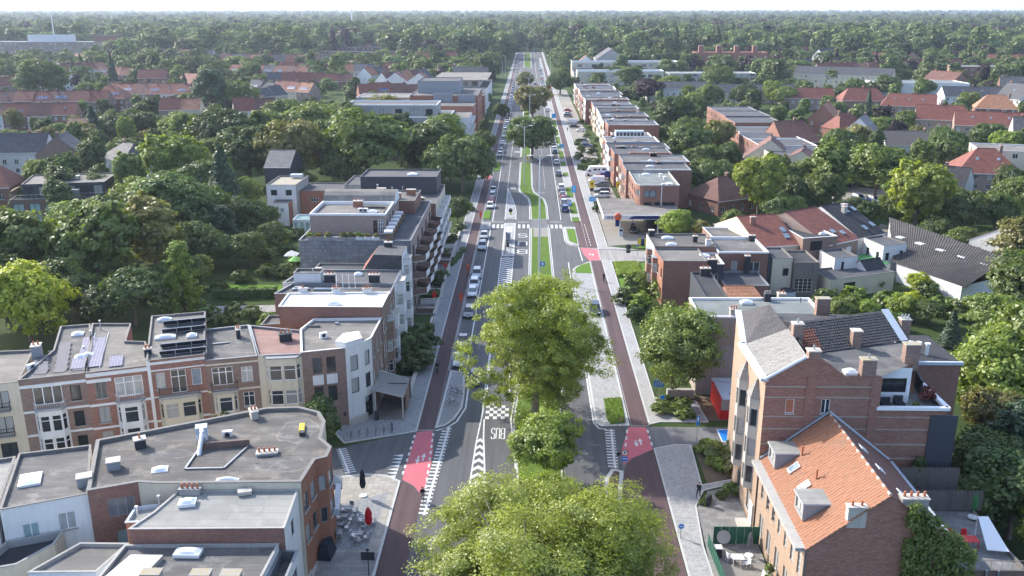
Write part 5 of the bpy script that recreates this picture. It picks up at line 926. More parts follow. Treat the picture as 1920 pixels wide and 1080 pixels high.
r = thing('apartment_building', 'flats with anthracite penthouse beyond the slate block', 'apartments', (-27, 189)); block(r, [(-36, 178.2), (-18.6, 178.2), (-18.6, 199), (-36, 199)], 0, 12.6, 'white', 'felt_grey', {1: [row(4, [.8, 3.7, 6.6, 9.6], 1.8, 1.8, 'w2')]}, walls={0: 'brick_red', 1: 'cream'}); block(r, [(-35.6, 189), (-19.4, 189), (-19.4, 198.6), (-35.6, 198.6)], 12.3, 16.1, 'anthracite', 'felt_dark', {}, cop='anthracite'); dome(r, (-25, 193), 15.8, 2, 1.4)
for k in range(4):
    for z in (3.5, 6.4, 9.4): balcony(r, (-18.6, 178.2), (-18.6, 199), 2.6 + k * 5.2, 3.4, 1.3, z, 'white', solid='white')
for k in range(3): ac(r, (-24.6 + k * 1.1, 183.6), 12.3, 0)
pipe(r, (-31.6, 186.6), 12.3, 2.6, .16); pipe(r, (-28.6, 186.8), 12.3, 2, .12); pipe(r, (-26.4, 187), 12.3, 2.1, .08); chimney(r, (-27, 181), 12.3, 2.2, .8, .8, 0, 'brick_orange'); chimney(r, (-22, 180.2), 12.3, 1.8, .8, 1.1, 0, 'brick_dark')
# white cube house and neighbours behind
r = thing('house', 'white cube house with mossy flat roof behind the gardens', 'house', (-60, 221)); block(r, [(-63.8, 215.9), (-56.6, 216), (-56.4, 228.4), (-63.8, 228.4)], 0, 9.2, 'white', 'gold_lichen', {0: [row(2, [6.6], 1.5, 1.4, 'd2')]}, walls={1: 'concrete'}); block(r, [(-61.6, 211.8), (-57.6, 211.8), (-57.6, 215.8), (-61.6, 215.8)], 0, 5.6, 'white', 'felt_grey', {0: [one(.6, 3.2, 1, 1.2, 'w1r')]}, walls={1: 'brick_orange'}); block(r, [(-56.4, 219), (-44, 219), (-44, 230), (-56.3, 230)], 0, 7.2, 'brick_orange', 'felt_dark', {0: [one(.28, 4.4, 2, 1, 'w3')]}); part(r, 'rooftop_box', (-59, 227, 9.6), (3, 1.6, .7), 'zinc_paint')
r = thing('conservatory', 'small greenish glass conservatory beside the white cube house', 'conservatory', (-52.6, 206)); block(r, [(-54.6, 203.6), (-50.6, 203.6), (-50.6, 209), (-54.6, 209)], 0, 3.4, 'lightblue', 'glass_green', {0: [row(3, [.3], 1.1, 2.6, 'w1r')]}, cop='zinc_paint')
flat('grey rendered flat-roofed house with domed skylight beside the wood', [(-45.4, 219.4), (-36, 219.4), (-36, 231), (-45.4, 233)], 8.6, 'concrete', 'felt_dark', {0: [row(1, [5.6], 1, 1.6, 'w1')]}, walls={1: 'white'}); 
flat('white walled house with dark roof behind the slate block', [(-36, 222), (-30, 222), (-30, 231), (-36, 231)], 8.2, 'white', 'felt_dark')
r = thing('house', 'steep dark slate house at the edge of the wood', 'house', (-66.5, 247)); gabled(r, (-71, 240), (-64, 240), 14, 9.6, 13, 'anthracite', 'tile_grey', wins={}); BLOCKED.append((-67, 247, 8))
# long terrace apartments at the far left and its neighbours
r = thing('apartment_building', 'dark clad terrace apartments with a long roof deck', 'apartments', (-114, 220)); block(r, [(-124, 210), (-103, 214.4), (-106, 231), (-128, 226)], 0, 6.4, 'brick_dark', 'felt_warm', {0: [row(6, [.6, 3.4], 2.4, 2, 'd2r')]}); block(r, [(-122.4, 213.2), (-104, 217), (-106.6, 230.4), (-126.4, 226)], 6.0, 9.6, 'anthracite', 'felt_warm', {0: [row(6, [6.7], 2.0, 2.2, 'd2')]}); railing(r, [(-124, 210.2), (-103.2, 214.6)], 6.5, 1, 'steel', sp=1.2)
part(r, 'roof_unit', (-114, 222, 9.9), (3, 1.6, .8), 'steel'); part(r, 'garden_shed', (-111, 214.0, 7.4), (4, 1.6, 1.9), 'steel', .2); part(r, 'stair_wall', (-124.6, 214, 7.6), (.4, 6, 1.6), 'wood', .2)
hs((-139, 229), 12, 12, 7, 12, 10, 'brick_red', 'tile_red', 'red hipped brick house left of the terrace apartments', (4, 4), chim=0, rw=1)
hs((-161, 284), 18, 10, 7.5, 12.5, 5, 'white', 'slate', 'white house with slate roof at the left edge', chim=2); hs((-143, 275), 11, 13, 8, 13.6, 100, 'brick_brown', 'slate', 'brown gabled house with dark roof behind the terrace apartments', chim=1)
hs((-122, 274), 14, 12, 7, 11, -40, 'white', 'slate', 'grey hipped villa half hidden in the trees', (4, 4), chim=1)
# ---------------------------------------------------------------- left: foreground corner block
r = thing('corner_building', 'corner cafe building with stained roof, curved parapet and orange brick bays', 'building', (-29, 77))
PB = [(-38.2, 69.0), (-34.4, 70.6), (-32.6, 70.4), (-20.0, 70.9), (-19.7, 75), (-18.7, 75.6), (-18.7, 77.6), (-20.1, 79.4), (-20.5, 83.2), (-21.6, 85.4), (-24, 86.6), (-27.3, 86.3), (-41.8, 78.6)]
block(r, PB, 0, 10, 'cream', 'felt_brown', {0: [one(.62, 7.0, 2.2, 1.8, 'g3k'), one(.66, 3.6, 1.8, 2, 'g2r')], 7: [row(1, [7, 3.8], 1.2, 1.9, 'd1s')], 3: [row(2, [6.6, 3.4], 1.3, 1.8, 'g1s')], 8: [row(1, [6.8, 3.8], 1.1, 1.9, 'd1s')], 4: [row(1, [6.6, 3.2], 0.7, 1.6, 'g1')], 5: [row(1, [6.6, 3.4], 1.5, 1.7, 'g1s')], 6: [row(1, [6.6, 3.4], 1.5, 1.7, 'g1s')]}, walls={0: 'brick_red', 3: 'brick_orange', 4: 'brick_orange', 5: 'brick_orange', 6: 'brick_orange'}, cop='coping_grey', drop=.3, cw=.3)
part(r, 'shop_fascia', (-18.9, 79.6, 3.2), (.5, 5, .7), 'zinc_paint', .16); mb = MB(); mb.poly([(-20.3, 82.2, 3.6), (-19.0, 82.4, 2.9), (-19.4, 84.6, 2.9), (-20.7, 84.4, 3.6)], 'grey'); mb.poly([(-20.3, 82.2, 3.6), (-20.3, 82.2, 2.7), (-19.0, 82.4, 2.7), (-19.0, 82.4, 2.9)], 'grey'); mb.poly([(-19.0, 82.4, 2.7), (-19.4, 84.6, 2.7), (-19.4, 84.6, 2.9), (-19.0, 82.4, 2.9)], 'grey'); mb.build('awning', r)
dome(r, (-33.6, 73.4), 9.5, 1.3, 1.0, .3); dome(r, (-26.8, 71.6), 9.5, 1.9, .5, 0); ac(r, (-31.8, 79.4), 9.5, .4); ac(r, (-29.6, 80.4), 9.5, .2)
chimney(r, (-24.6, 76.6), 9.4, 1.9, .8, .5, 4, 'grey', .2); chimney(r, (-28.2, 84.6), 9.5, .7, 1.2, 1.0, 2, 'stone', .5); chimney(r, (-37.2, 77.8), 9.6, 1, .9, 1.0, 1, 'dark', .5); chimney(r, (-37.9, 73.6), 9.6, 1.1, 1, .9, 0, 'grey', .4)
mb = MB(); wall(mb, (-31.2, 73.6), (-27.9, 73.8), 9.46, 9.62, 'lead'); wall(mb, (-31.2, 78.6), (-31.2, 73.6), 9.46, 9.62, 'lead'); mb.poly([(-31.3, 73.6, 9.5), (-27.8, 73.8, 9.5), (-26.9, 78.2, 9.5), (-31.4, 77.4, 9.5)], 'dark'); mb.build('lightwell_floor', r)
for a, b in (((-31.4, 77.5), (-26.8, 78.4)), ((-26.8, 78.4), (-27.8, 73.7)), ((-27.8, 73.7), (-31.3, 73.5)), ((-31.3, 73.5), (-31.4, 77.5))):
    c = (Vector(a) + Vector(b)) / 2; part(r, 'lightwell_wall', (c.x, c.y, 9.9 if b[1] > 78 else 9.65), (math.dist(a, b), .2, .9 if b[1] > 78 else .4), 'brick_dark' if b[1] > 78 else 'lead', math.atan2(b[1] - a[1], b[0] - a[0]))
mb = MB(); mb.cyl((-31.6, 79.2, 11), (-31.3, 78.4, 10.9), .22, .22, 'steel', 9); mb.cyl((-31.3, 78.4, 10.9), (-31.0, 76.2, 9.6), .22, .22, 'steel', 9); mb.build('silver_duct', r); part(r, 'ventilator_box', (-31.9, 79.8, 10.3), (1.1, 1.0, 1.5), 'lightblue', .3)
for c_, rx_, ry_, sd in (((-22.9, 81.6), 1.9, 2.6, 1), ((-22.6, 74.6), 2.2, 1.5, 2), ((-26.0, 75.2), 1.3, .9, 3), ((-33.5, 76.6), 2.0, .8, 4)):
    rr = random.Random(sd); ph = [rr.uniform(.72, 1.15) for _ in range(28)]; ph = [(ph[i - 1] + ph[i] + ph[(i + 1) % 28]) / 3 for i in range(28)]
    for nm, q, z_, m_ in (('dried_edge', 1.12, 9.704, 'felt_warm'), ('puddle_stain', 1.0, 9.708, 'felt_grey')):
        mb = MB(); mb.poly([(c_[0] + rx_ * q * ph[i] * (1 + .05 * math.sin(i * 2.3)) * math.cos(i * .2244), c_[1] + ry_ * q * ph[i] * math.sin(i * .2244), z_) for i in range(28)], m_); mb.build(nm, r)
part(r, 'planter', (-22.2, 80.6, 9.8), (.5, .6, .7), 'dark'); part(r, 'plant_box', (-22.6, 82.0, 9.7), (.5, 1.6, .6), 'yellow', .2)
# light grey roofed building in front of it
r2 = thing('house', 'white and red house with pale grey flat roof beside the cafe', 'house', (-26, 66)); block(r2, [(-32.6, 64.2), (-19.9, 64.6), (-20.3, 70.8), (-30.8, 70.3), (-31.6, 66.8)], 0, 9.3, 'brick_red', 'felt_light', {1: [row(1, [6.6], 1, 1.6, 'd1'), ]}, walls={1: 'white', 4: 'white'}, cop='concrete', drop=.1, cw=.15, ch=.04)
dome(r2, (-29.2, 68.2), 9.3, 1.3, 1.0, .2); chimney(r2, (-29.6, 70), 9.2, 1.8, .5, .5, 4, 'grey', 0, 'lead'); part(r2, 'roof_lump', (-24.8, 70.1, 9.45), (1.2, .8, .35), 'stone', .3)
block(r2, [(-34, 66.6), (-31.7, 66.8), (-30.9, 70), (-34.2, 69)], 0, 8.4, 'brick_orange', 'felt_light', walls={}, cop='zinc_paint')
for x, y in ((-33.4, 67.6), (-32.2, 69.4)): pipe(r2, (x, y), 8.4, .9, .1)
# lower roof with big skylight
r3 = thing('house', 'white house with big white skylight and lichen-topped chimneys', 'house', (-26, 60)); block(r3, [(-33.4, 52), (-20.8, 52), (-20.4, 64.4), (-33.0, 64.0)], 0, 7.9, 'white', 'felt_grey', {1: [row(3, [5.2, 2], 1.4, 1.7, 'w2s')]}, cop='concrete', drop=.2)
mb = MB(); mb.prism([(-33.1, 57.5), (-30.0, 57.5), (-29.2, 62.4), (-31.8, 62.4)], 7.7, 8.1, 'concrete', 'dome'); mb.build('skylight', r3); dome(r3, (-27.4, 63.0), 7.8, 2.0, 1.0)
for x in (-28.5, -24.7, -22.4): chimney(r3, (x, 58.6), 7.7, 1.4, .8, 1.4, 0, 'grey', 0, 'gold_lichen')
block(r3, [(-20.4, 58.4), (-18.9, 58.4), (-18.9, 64.5), (-20.3, 64.5)], 0, 7.2, 'white', 'felt_brown', {1: [row(2, [4.4], 2.2, 1.8, 'g3')], 0: [one(.5, 4.2, .8, 1.8, 'd1')]}, cop='lead', drop=.9)
railing(r3, [(-18.3, 58), (-18.3, 66)], 3.4, 1.0, 'steel'); part(r3, 'balcony', (-18.9, 62, 3.3), (1.3, 8, .2), 'concrete')
# white rear houses at the left edge
r4 = thing('house', 'white painted house back with grey roof and square skylight', 'house', (-43, 73)); block(r4, [(-44.6, 66.6), (-38.4, 69.4), (-42.4, 78.5), (-48.4, 76.6)], 0, 9.5, 'white', 'felt_grey', {0: [one(.3, 6.0, 1.3, 1.7, 'w2sr'), one(.72, 6.4, 1.4, 1.7, 'w2s'), one(.82, 3.2, 1.4, 1.5, 'w2s')]}, cop='coping_grey'); dome(r4, (-44.9, 72.0), 9.2, 1.7, 2.2, .4); chimney(r4, (-39.6, 71.4), 9.2, 1.2, 1, .9, 0, 'grey', .42)
flat('pale roofed house cut by the left edge', [(-52, 63), (-44.9, 66.4), (-48.7, 76.4), (-56, 73)], 9.3, 'white', 'felt_light', {0: [row(2, [6, 3], 1.2, 1.5, 'w2s')]})
flat('cream annex with black roof tray behind the white house', [(-45, 62), (-41.8, 63.2), (-40.2, 66.2), (-40.4, 68.2), (-44.4, 66.5)], 6.5, 'cream', 'felt_black', {0: [one(.5, 3.6, 1.6, 1.0, 'w1r')], 1: [one(.5, 4, 1.2, .9, 'w1r')]}, cop='concrete', drop=.6)
flat('pale blue rendered annex with grey roof', [(-39.8, 61.4), (-34.4, 61.6), (-33.5, 65.6), (-37.6, 65.6)], 7.0, 'lightblue', 'felt_warm', {0: [one(.72, 4.4, 1.3, 1.6, 'w2')]}, cop='concrete')
flat('white lean-to filling the bottom left corner', [(-46, 54), (-36, 54), (-36.2, 60.6), (-41.6, 62.6)], 4.6, 'white', 'felt_grey', {})
# ---------------------------------------------------------------- right: tall corner house
r = thing('corner_house', 'tall dark brick corner house with banded side wall and roof terrace', 'house', (31, 86)); YA, YB = 79.7, 89.2
mb = MB()
wins_l = [row(2, [1.0, 4.6, 8.2, 11.6], 1.3, 2.1, 'g1s', .05, .95)]
facade(r, mb, (22.7, YB), (22.7, YA), 0, 16.3, 'brick_buff', wins_l)                                     # front, to the road
prof = [(22.7, 16.3), (26.3, 18.6), (27.8, 18.6), (30.2, 16.8), (33.6, 16.8)]                           # side wall with its stepped top
facade(r, mb, (22.7, YA), (33.6, YA), 0, 16.2, 'brick_mixed', [one(2.5, 12.9, .85, 1.5, 'w1s'), one(5.9, 12.9, .85, 1.5, 'w2s')])
mb.poly([(22.7, YA, 16.2), (33.6, YA, 16.2)] + [(x, YA, z) for x, z in prof[::-1]], 'brick_mixed')
wall(mb, (33.6, YA), (40.2, YA), 0, 13.4, 'brick_mixed'); wall(mb, (40.2, YA), (40.2, 88), 0, 13.2, 'anthracite'); wall(mb, (46.6, 91), (46.6, 100), 0, 13.6, 'brick_red'); wall(mb, (40.4, 91), (46.6, 91), 0, 13.6, 'brick_red'); wall(mb, (46.6, 100), (24.4, 100), 0, 13.4, 'brick_mixed'); wall(mb, (24.4, 100), (22.7, YB), 0, 16.3, 'brick_buff'); mb.build('wall', r)
part(r, 'wall_panel', (40.0, YA - .1, 6.4), (2.6, .12, 12.9), 'anthracite'); part(r, 'parapet', (36.9, YA - .02, 13.55), (6.9, .45, .3), 'white_clean'); part(r, 'parapet', (40.25, 83.6, 13.55), (.45, 8, .3), 'white_clean')
mb = MB()
for z in (15.7, 14.6, 12.6, 11.3, 9.7, 8.2): mb.box((28.15 if z > 12.7 else 30.7, YA - .03, z), (10.8 if z > 12.7 else 15.9, .05, .15), 'beige')
mb.build('stone_band', r)
for x in (27.05, 33.2): part(r, 'pilaster', (x, YA - .06, 8.4), (.9, .1, 16.5), 'brick_mixed')
# roofs: grey hipped tiles to the road, dark tiles behind, flat felt towards the side wall
RX, RZ = 26.5, 18.6; mb = MB(); tiles(mb, (22.9, 80.3, 16.5), (22.9, 88.9, 16.5), (RX + .5, 88.4, RZ - .2), (RX, 80.3, RZ), ['clay_grey', 'clay_grey'], .36, .34); o = mb.build('roof_tiles', r); o['kind'] = 'stuff'
mb = MB(); tiles(mb, (27.6, 84.6, 17.0), (38.9, 88.8, 17.0), (38.0, 92.6, 19.0), (27.2, 88.6, 19.0), lambda f, g: 'clay_rust' if .02 < f < .19 and g < .7 else 'clay_dark', .3, .36); o = mb.build('roof_tiles', r); o['kind'] = 'stuff'
mb = MB(); mb.poly([(22.6, 79.8, 16.3), (22.9, 80.3, 16.5), (26.5, 80.3, 18.6), (26.5, 79.8, 18.6)], 'stone'); mb.poly([(22.9, 88.9, 16.5), (24.6, 100, 16.3), (27.0, 96, 18.6), (27.0, 88.4, 18.4)], 'tile_dark'); mb.poly([(27.2, 88.6, 19.0), (38, 92.6, 19.0), (37.6, 99, 16.4), (27.0, 99.6, 16.4)], 'tile_dark'); mb.poly([(38.9, 88.8, 17.0), (37.6, 99, 16.4), (38, 92.6, 19.0)], 'zinc_paint'); mb.poly([(26.5, 80.3, 18.6), (27.0, 88.4, 18.4), (27.2, 88.6, 19.0), (27.6, 84.6, 17.0), (27.6, 80.3, 17.2)], 'tile_dark')
mb.build('roof', r); mb = MB(); mb.poly([(27.4, 80, 17.0), (30.2, 80, 16.6), (33.6, 80, 16.6), (38.8, 84.2, 16.6), (40.4, 91.5, 16.6), (38.9, 88.9, 16.9), (27.6, 84.7, 17.0)], 'felt_grey'); mb.build('flat_roof', r)
mb = MB(); mb.poly([(38.8, 84.2, 16.6), (40.4, 91.5, 16.6), (40.4, 91.5, 13), (38.8, 84.2, 13)], 'brick_red'); mb.poly([(40.4, 91, 13.6), (46.8, 91, 13.6), (46.8, 100, 13.6), (40.4, 100, 13.6)], 'felt_black'); mb.poly([(33.6, YA, 12.9), (40.2, YA, 12.9), (40.4, 91, 12.9), (33.6, 84, 12.9)], 'slabs_dark'); mb.build('terrace', r)
mb = MB(); facade(r, mb, (33.5, 82.4), (37.6, 82.4), 12.9, 16.6, 'white_clean', [one(.52, 14.0, 3.2, 1.5, 'd1k')]); facade(r, mb, (37.6, 82.4), (38.6, 84.6), 12.9, 16.9, 'white_clean'); wall(mb, (33.5, YA), (33.5, 82.4), 12.9, 16.6, 'white_clean'); wall(mb, (33.6, 82.4), (33.6, YA), 12.9, 16.6, 'brick_mixed'); mb.build('penthouse_wall', r)
mb = MB(); mb.poly([(38.8, 88.6, 17.1), (39.7, 88.9, 17.1), (38.9, 92.9, 19.2), (38.0, 92.6, 19.2)], 'zinc_paint'); mb.poly([(39.7, 88.9, 17.1), (39.7, 88.9, 16.6), (38.9, 92.9, 18.4), (38.9, 92.9, 19.2)], 'zinc_paint'); mb.build('zinc_verge', r); part(r, 'zinc_gutter', (22.55, 84.5, 16.4), (.75, 9.8, .3), 'zinc_paint'); part(r, 'zinc_gutter', (23.7, 94.6, 16.4), (.7, 11.2, .3), 'zinc_paint', -.155); mb = MB(); mb.cyl((22.5, YA - .05, 16.4), (26.3, YA - .05, 18.75), .16, .16, 'zinc_paint', 6); mb.build('zinc_verge', r)
for x, y, z, w, h, p in ((27.1, 80.2, 17.6, 1.1, 1.6, 1), (27.3, 86.4, 17.6, 1.0, 2.1, 1), (32.4, 80.3, 16.4, 1.35, 1.9, 1), (33.6, 87.2, 16.8, .9, 1.9, 0), (37.9, 83.9, 16.5, 1.4, 2.0, 0), (40.1, 91.2, 16, 1.0, 2.6, 3), (33.6, 98.2, 16.2, 1.5, 2.4, 0)): chimney(r, (x, y), z, w, .9, h, p, 'brick_brown', 0, 'gold_lichen' if w > 1.2 else 'stone', 'steel')
dome(r, (31.0, 80.9), 16.6, 1.1, .9); pipe(r, (39.2, 89.6), 16.6, .7, .16); pipe(r, (43.2, 94), 13.6, 1.3, .2, 'white_clean'); pipe(r, (44, 93.6), 13.6, 1.3, .2, 'white_clean'); dome(r, (43, 96.6), 13.6, 2, 1.4); part(r, 'roof_edge', (43.6, 90.95, 13.7), (6.4, .3, .35), 'zinc_paint'); part(r, 'screen', (40.0, 86.6, 13.8), (.2, 5.5, 1.6), 'dark', -.2)
for y in (86.9, 82.2):
    bay(r, (22.7, YB), (22.7, YA), YB - y, 1.9, .8, 3.9, 13.6, 'stone', [4.4, 7.4, 10.6], 'g1', wh=1.9); mb = MB(); c = Vector((21.95, y)); q = [(22.7, y + 1.1), (21.8, y + .8), (21.8, y - .8), (22.7, y - 1.1)]
    for a, b in zip(q[:-1], q[1:]): mb.poly([(*a, 13.7), (*b, 13.7), (22.6, y, 15.6)][::-1], 'tile_grey')
    mb.build('turret_roof', r)
part(r, 'door', (22.6, 80.6, 1.4), (.12, 1.2, 2.6), 'white'); part(r, 'steps', (21.9, 80.6, .25), (1.2, 1.8, .3), 'stone')
part(r, 'window_blind', (25.2, YA + .1, 13.65), (.68, .03, 1.3), 'terracotta')
for x, y, c in ((35, 81.2, 'dark'), (36.4, 81.6, 'dark')): o = thing('lounge_chair', 'dark lounge chair on the white-walled roof terrace', 'chair', (x, y, 12.92)); part(o, 'seat', (x, y, 13.2), (.9, .8, .3), c); part(o, 'backrest', (x, y + .38, 13.55), (.9, .14, .6), c)
bush((39.4, 82.4, 12.95), 1.5, 'leaf_redmaple', 'on the white roof terrace', label='reddish potted maple on the corner of the white roof terrace'); bush((37.6, 80.6, 12.95), .8, 'leaf_mid', '', label='small green potted plant on the roof terrace floor')
# ---------------------------------------------------------------- right: long gabled house with orange tiles
r = thing('house', 'gabled brick house with orange tiled roof and two dormers', 'house', (29, 72)); x0, x1, xr, ya, yb, ze, zr = 22.8, 35.2, 29.0, 64.3, 79.4, 8.0, 13.0; mb = MB()
facade(r, mb, (x0, yb), (x0, ya), 0, ze, 'brick_buff', [row(7, [4.6], .95, 2.4, 'g1g', .04, .98), row(5, [.8], 1.3, 2.3, 'g2', .04, .98)]); wall(mb, (x0, ya), (x1, ya), 0, ze, 'brick_mixed'); mb.poly([(x0, ya, ze), (x1, ya, ze), (xr, ya, zr)], 'brick_mixed'); wall(mb, (x1, ya), (x1, yb), 0, ze, 'brick_mixed'); mb.build('wall', r)
mb = MB(); tiles(mb, (x0 - .1, ya - .15, ze - .05), (x0 - .1, yb, ze - .05), (xr, yb, zr), (xr, ya - .15, zr), ['clay_orange', 'clay_orange'], .36, .44); o = mb.build('roof_tiles', r); o['kind'] = 'stuff'
mb = MB(); tiles(mb, (x1 + .1, yb, ze - .05), (x1 + .1, ya - .15, ze - .05), (xr, ya - .15, zr), (xr, yb, zr), ['clay_orange_shaded', 'clay_orange_shaded'], .36, .44); o = mb.build('roof_tiles', r); o['kind'] = 'stuff'  # slope away from the sun: its shade is put into the tile colour
mb = MB()
for k in range(38): y = ya + k * .4; mb.cyl((xr, y, zr + .04), (xr, y + .42, zr + .06), .14, .12, 'clay_orange' if k % 3 else 'stone', 6)
mb.build('ridge_tiles', r); mb = MB(); mb.box((x0 - .42, (ya + yb) / 2, ze - .06), (.9, yb - ya, .3), 'concrete'); mb.build('gutter', r); mb = MB(); mb.box((x1 + .2, (ya + yb) / 2, ze - .02), (.3, yb - ya, .2), 'zinc_paint'); mb.build('gutter', r)
for y in (77.6, 68.6): dormer(r, (24.45, y), 8.7, 2.3, 2.3, 1.55, 'grey', 'felt_light', -math.pi / 2, 'g2')
for y in (74.9, 71.6): part(r, 'roof_window', (24.6, y, 9.65), (.9, 1.2, .16), 'steel', -math.pi / 2, R(38.9))
for y in (74.9, 71.6): mb = MB(); mb.box((24.6, y, 9.7), (.7, 1.0, .16), 'glass_sky', -math.pi / 2, R(38.9)); mb.build('roof_window_pane', r)
for x, y, z in ((25.6, 76.0, 10.3), (25.6, 71.6, 10.3)): pipe(r, (x, y), z, .9, .09, 'terracotta')
for x, y in ((30.6, 74.6), (31, 71.4), (31.6, 68.0)): part(r, 'roof_window', (x, y, 13.12 - (x - 29) * .806), (1.0, .8, .14), 'white_clean', math.pi / 2, R(38.9))
chimney(r, (26.6, 64.6), 10.6, 1.5, .6, 1.2, 2, 'stone'); chimney(r, (31.2, 64.9), 10.9, 2.1, .8, 1.6, 4, 'concrete'); part(r, 'downpipe', (22.75, 64.25, 4), (.12, .12, 8), 'lead')
mb = MB(); mb.cyl((x0, 79.5, ze + .2), (xr, 79.5, zr + .2), .16, .16, 'lead', 6); mb.build('flashing', r); mb = MB(); mb.cyl((xr, 79.5, zr + .2), (x1, 79.5, ze + .2), .14, .14, 'zinc_paint', 6); mb.build('flashing', r)
rs = np.random.RandomState(4); cc = []
while len(cc) < 620:
    x, z = rs.uniform(30.6, 36.2), rs.uniform(0, 12.4)
    if z < 12.6 - abs(x - 30.9) * .78 and x > 29.6 + max(0, (7 - z)) * .12 + rs.uniform(0, .8): cc.append((x, ya - .25 - rs.random() * .35, z))
iv = thing('ivy', 'thick green ivy climbing the brick gable wall', 'ivy', (33, ya - .4, 0)); me = leaves_mesh('foliage', np.array(cc) - np.array((33, ya - .4, 0)), np.full(len(cc), .42), 30, .13, rs, 'leaf_mid', flat=1.2); copy_to(me, 'foliage', iv); mb = MB(); mb.cyl((33, ya - .1, 0), (32.6, ya - .08, 7), .08, .04, 'bark', 5); mb.build('stem', iv)
rs = np.random.RandomState(8); cc = [(rs.uniform(35.6, 38.6), 79.2 - rs.random() * .7, rs.uniform(0, 8.6)) for _ in range(420)]; iv = thing('ivy', 'dark ivy heap against the anthracite wall panel', 'ivy', (37, 79, 0)); copy_to(leaves_mesh('foliage', np.array([c for c in cc if c[2] < 9 - abs(c[0] - 38) * 2.4]) - np.array((37, 79, 0)), np.full(len([c for c in cc if c[2] < 9 - abs(c[0] - 38) * 2.4]), .5), 28, .14, rs, 'leaf_dark'), 'foliage', iv)
# annex with roof terrace, bamboo screen and red furniture
r = thing('annex', 'low brick annex with fenced roof terrace behind the gabled house', 'annex', (39, 68)); block(r, [(35.3, 66), (42, 66), (42, 76), (35.3, 76)], 0, 5.0, 'brick_dark', 'slabs_dark', {0: [one(.36, 1.2, 1.2, 1.8, 'w2')]}, cop='wood_grey'); railing(r, [(35.4, 66.1), (41.9, 66.1)], 5, .9, 'wood_grey', sp=.9); part(r, 'downpipe', (38.6, 65.9, 2.6), (.14, .14, 5), 'zinc'); part(r, 'downpipe', (39.6, 65.9, 2.6), (.16, .16, 5), 'zinc')
mb = MB()
for k in range(74): x = 35.4 + k * .1; mb.cyl((x, 75.6, 5), (x, 75.6, 7.0 + .12 * math.sin(k * 1.7)), .05, .05, 'wood_grey', 5)
for k in range(60): x = 35.6 + k * .1; mb.cyl((x, 78.2, 4.6), (x, 78.2, 8.0 + .1 * math.sin(k * 2.1)), .05, .05, 'wood_grey', 5)
mb.build('bamboo_screen', r)
def table_set(root_xy, z, m, label, tw=2.2, td=1.0): 
    t = thing('table', label, 'table', (*root_xy, z)); x, y = root_xy; part(t, 'tabletop', (x, y, z + .74), (tw, td, .05), m)
    for a in (-1, 1):
        for b in (-1, 1): part(t, 'leg', (x + a * (tw / 2 - .1), y + b * (td / 2 - .1), z + .36), (.06, .06, .72), m)
def chair(xy, z, m, label, rz, group=None, arms=True):
    x, y = xy; t = thing('chair', label, 'chair', (x, y, z), group, rz); 
    def pp(nm, c, s): mb = MB(); mb.box(c, s, m); copy_to(mb.mesh(nm), nm, t)
    pp('seat', (0, 0, .45), (.48, .48, .05)); pp('backrest', (0, .23, .72), (.48, .05, .45))
    for a in (-1, 1):
        for b in (-1, 1): pp('leg', (a * .21, b * .21, .22), (.04, .04, .44))
        if arms: pp('armrest', (a * .24, 0, .66), (.05, .46, .04))
table_set((38.4, 69.6), 5, 'red_paint', 'red garden table on the fenced roof terrace')
for x, y, a, lab in ((36.7, 69.5, 1.57, 'red garden chair at the end of the roof terrace table'), (37.6, 70.7, 0, 'red garden chair behind the table, towards the chimney'), (38.9, 70.7, 0, 'red garden chair behind the table, towards the awning')): chair((x, y), 5, 'red_paint', lab, a)
o = thing('sun_sail', 'white slanted sun sail at the end of the roof terrace', 'awning', (40.6, 69.6, 5)); mb = MB(); mb.poly([(39.9, 68.6, 5.3), (41.6, 68.2, 5.4), (41.2, 71.6, 6.8), (40.2, 71.4, 6.9)], 'white_clean'); mb.poly([(39.9, 68.6, 5.27), (40.2, 71.4, 6.87), (41.2, 71.6, 6.77), (41.6, 68.2, 5.37)], 'white_clean'); mb.build('sail', o); mb = MB(); mb.cyl((40.2, 71.4, 5), (40.2, 71.4, 6.9), .05, .05, 'white_clean', 6); mb.build('pole', o)
def parasol(xy, h, m, label, z=0, r=.26, basem='white'):
    x, y = xy; t = thing('parasol', label, 'parasol', (x, y, z)); mb = MB(); mb.cyl((x, y, z), (x, y, z + h), .035, .035, 'steel', 6); mb.build('pole', t); mb = MB(); n = 9
    for (za, ra), (zb, rb) in zip(((h * .33, r * .7), (h * .45, r * 1.15), (h * .6, r), (h * .8, r * .95), (h * .95, r * .55)), ((h * .45, r * 1.15), (h * .6, r), (h * .8, r * .95), (h * .95, r * .55), (h * 1.03, .03))):
        for k in range(n * 2):
            f = lambda k, q: (x + q * (1 if k % 2 else .72) * math.cos(k * math.pi / n), y + q * (1 if k % 2 else .72) * math.sin(k * math.pi / n))
            mb.poly([(*f(k, ra), z + za), (*f(k + 1, ra), z + za), (*f(k + 1, rb), z + zb), (*f(k, rb), z + zb)], m)
    mb.build('canopy', t); mb = MB(); mb.cyl((x, y, z), (x, y, z + .12), .45, .4, basem, 14); mb.build('base', t)
parasol((41.4, 74.4), 2.4, 'turf', 'closed green parasol behind the white sun sail', 5)
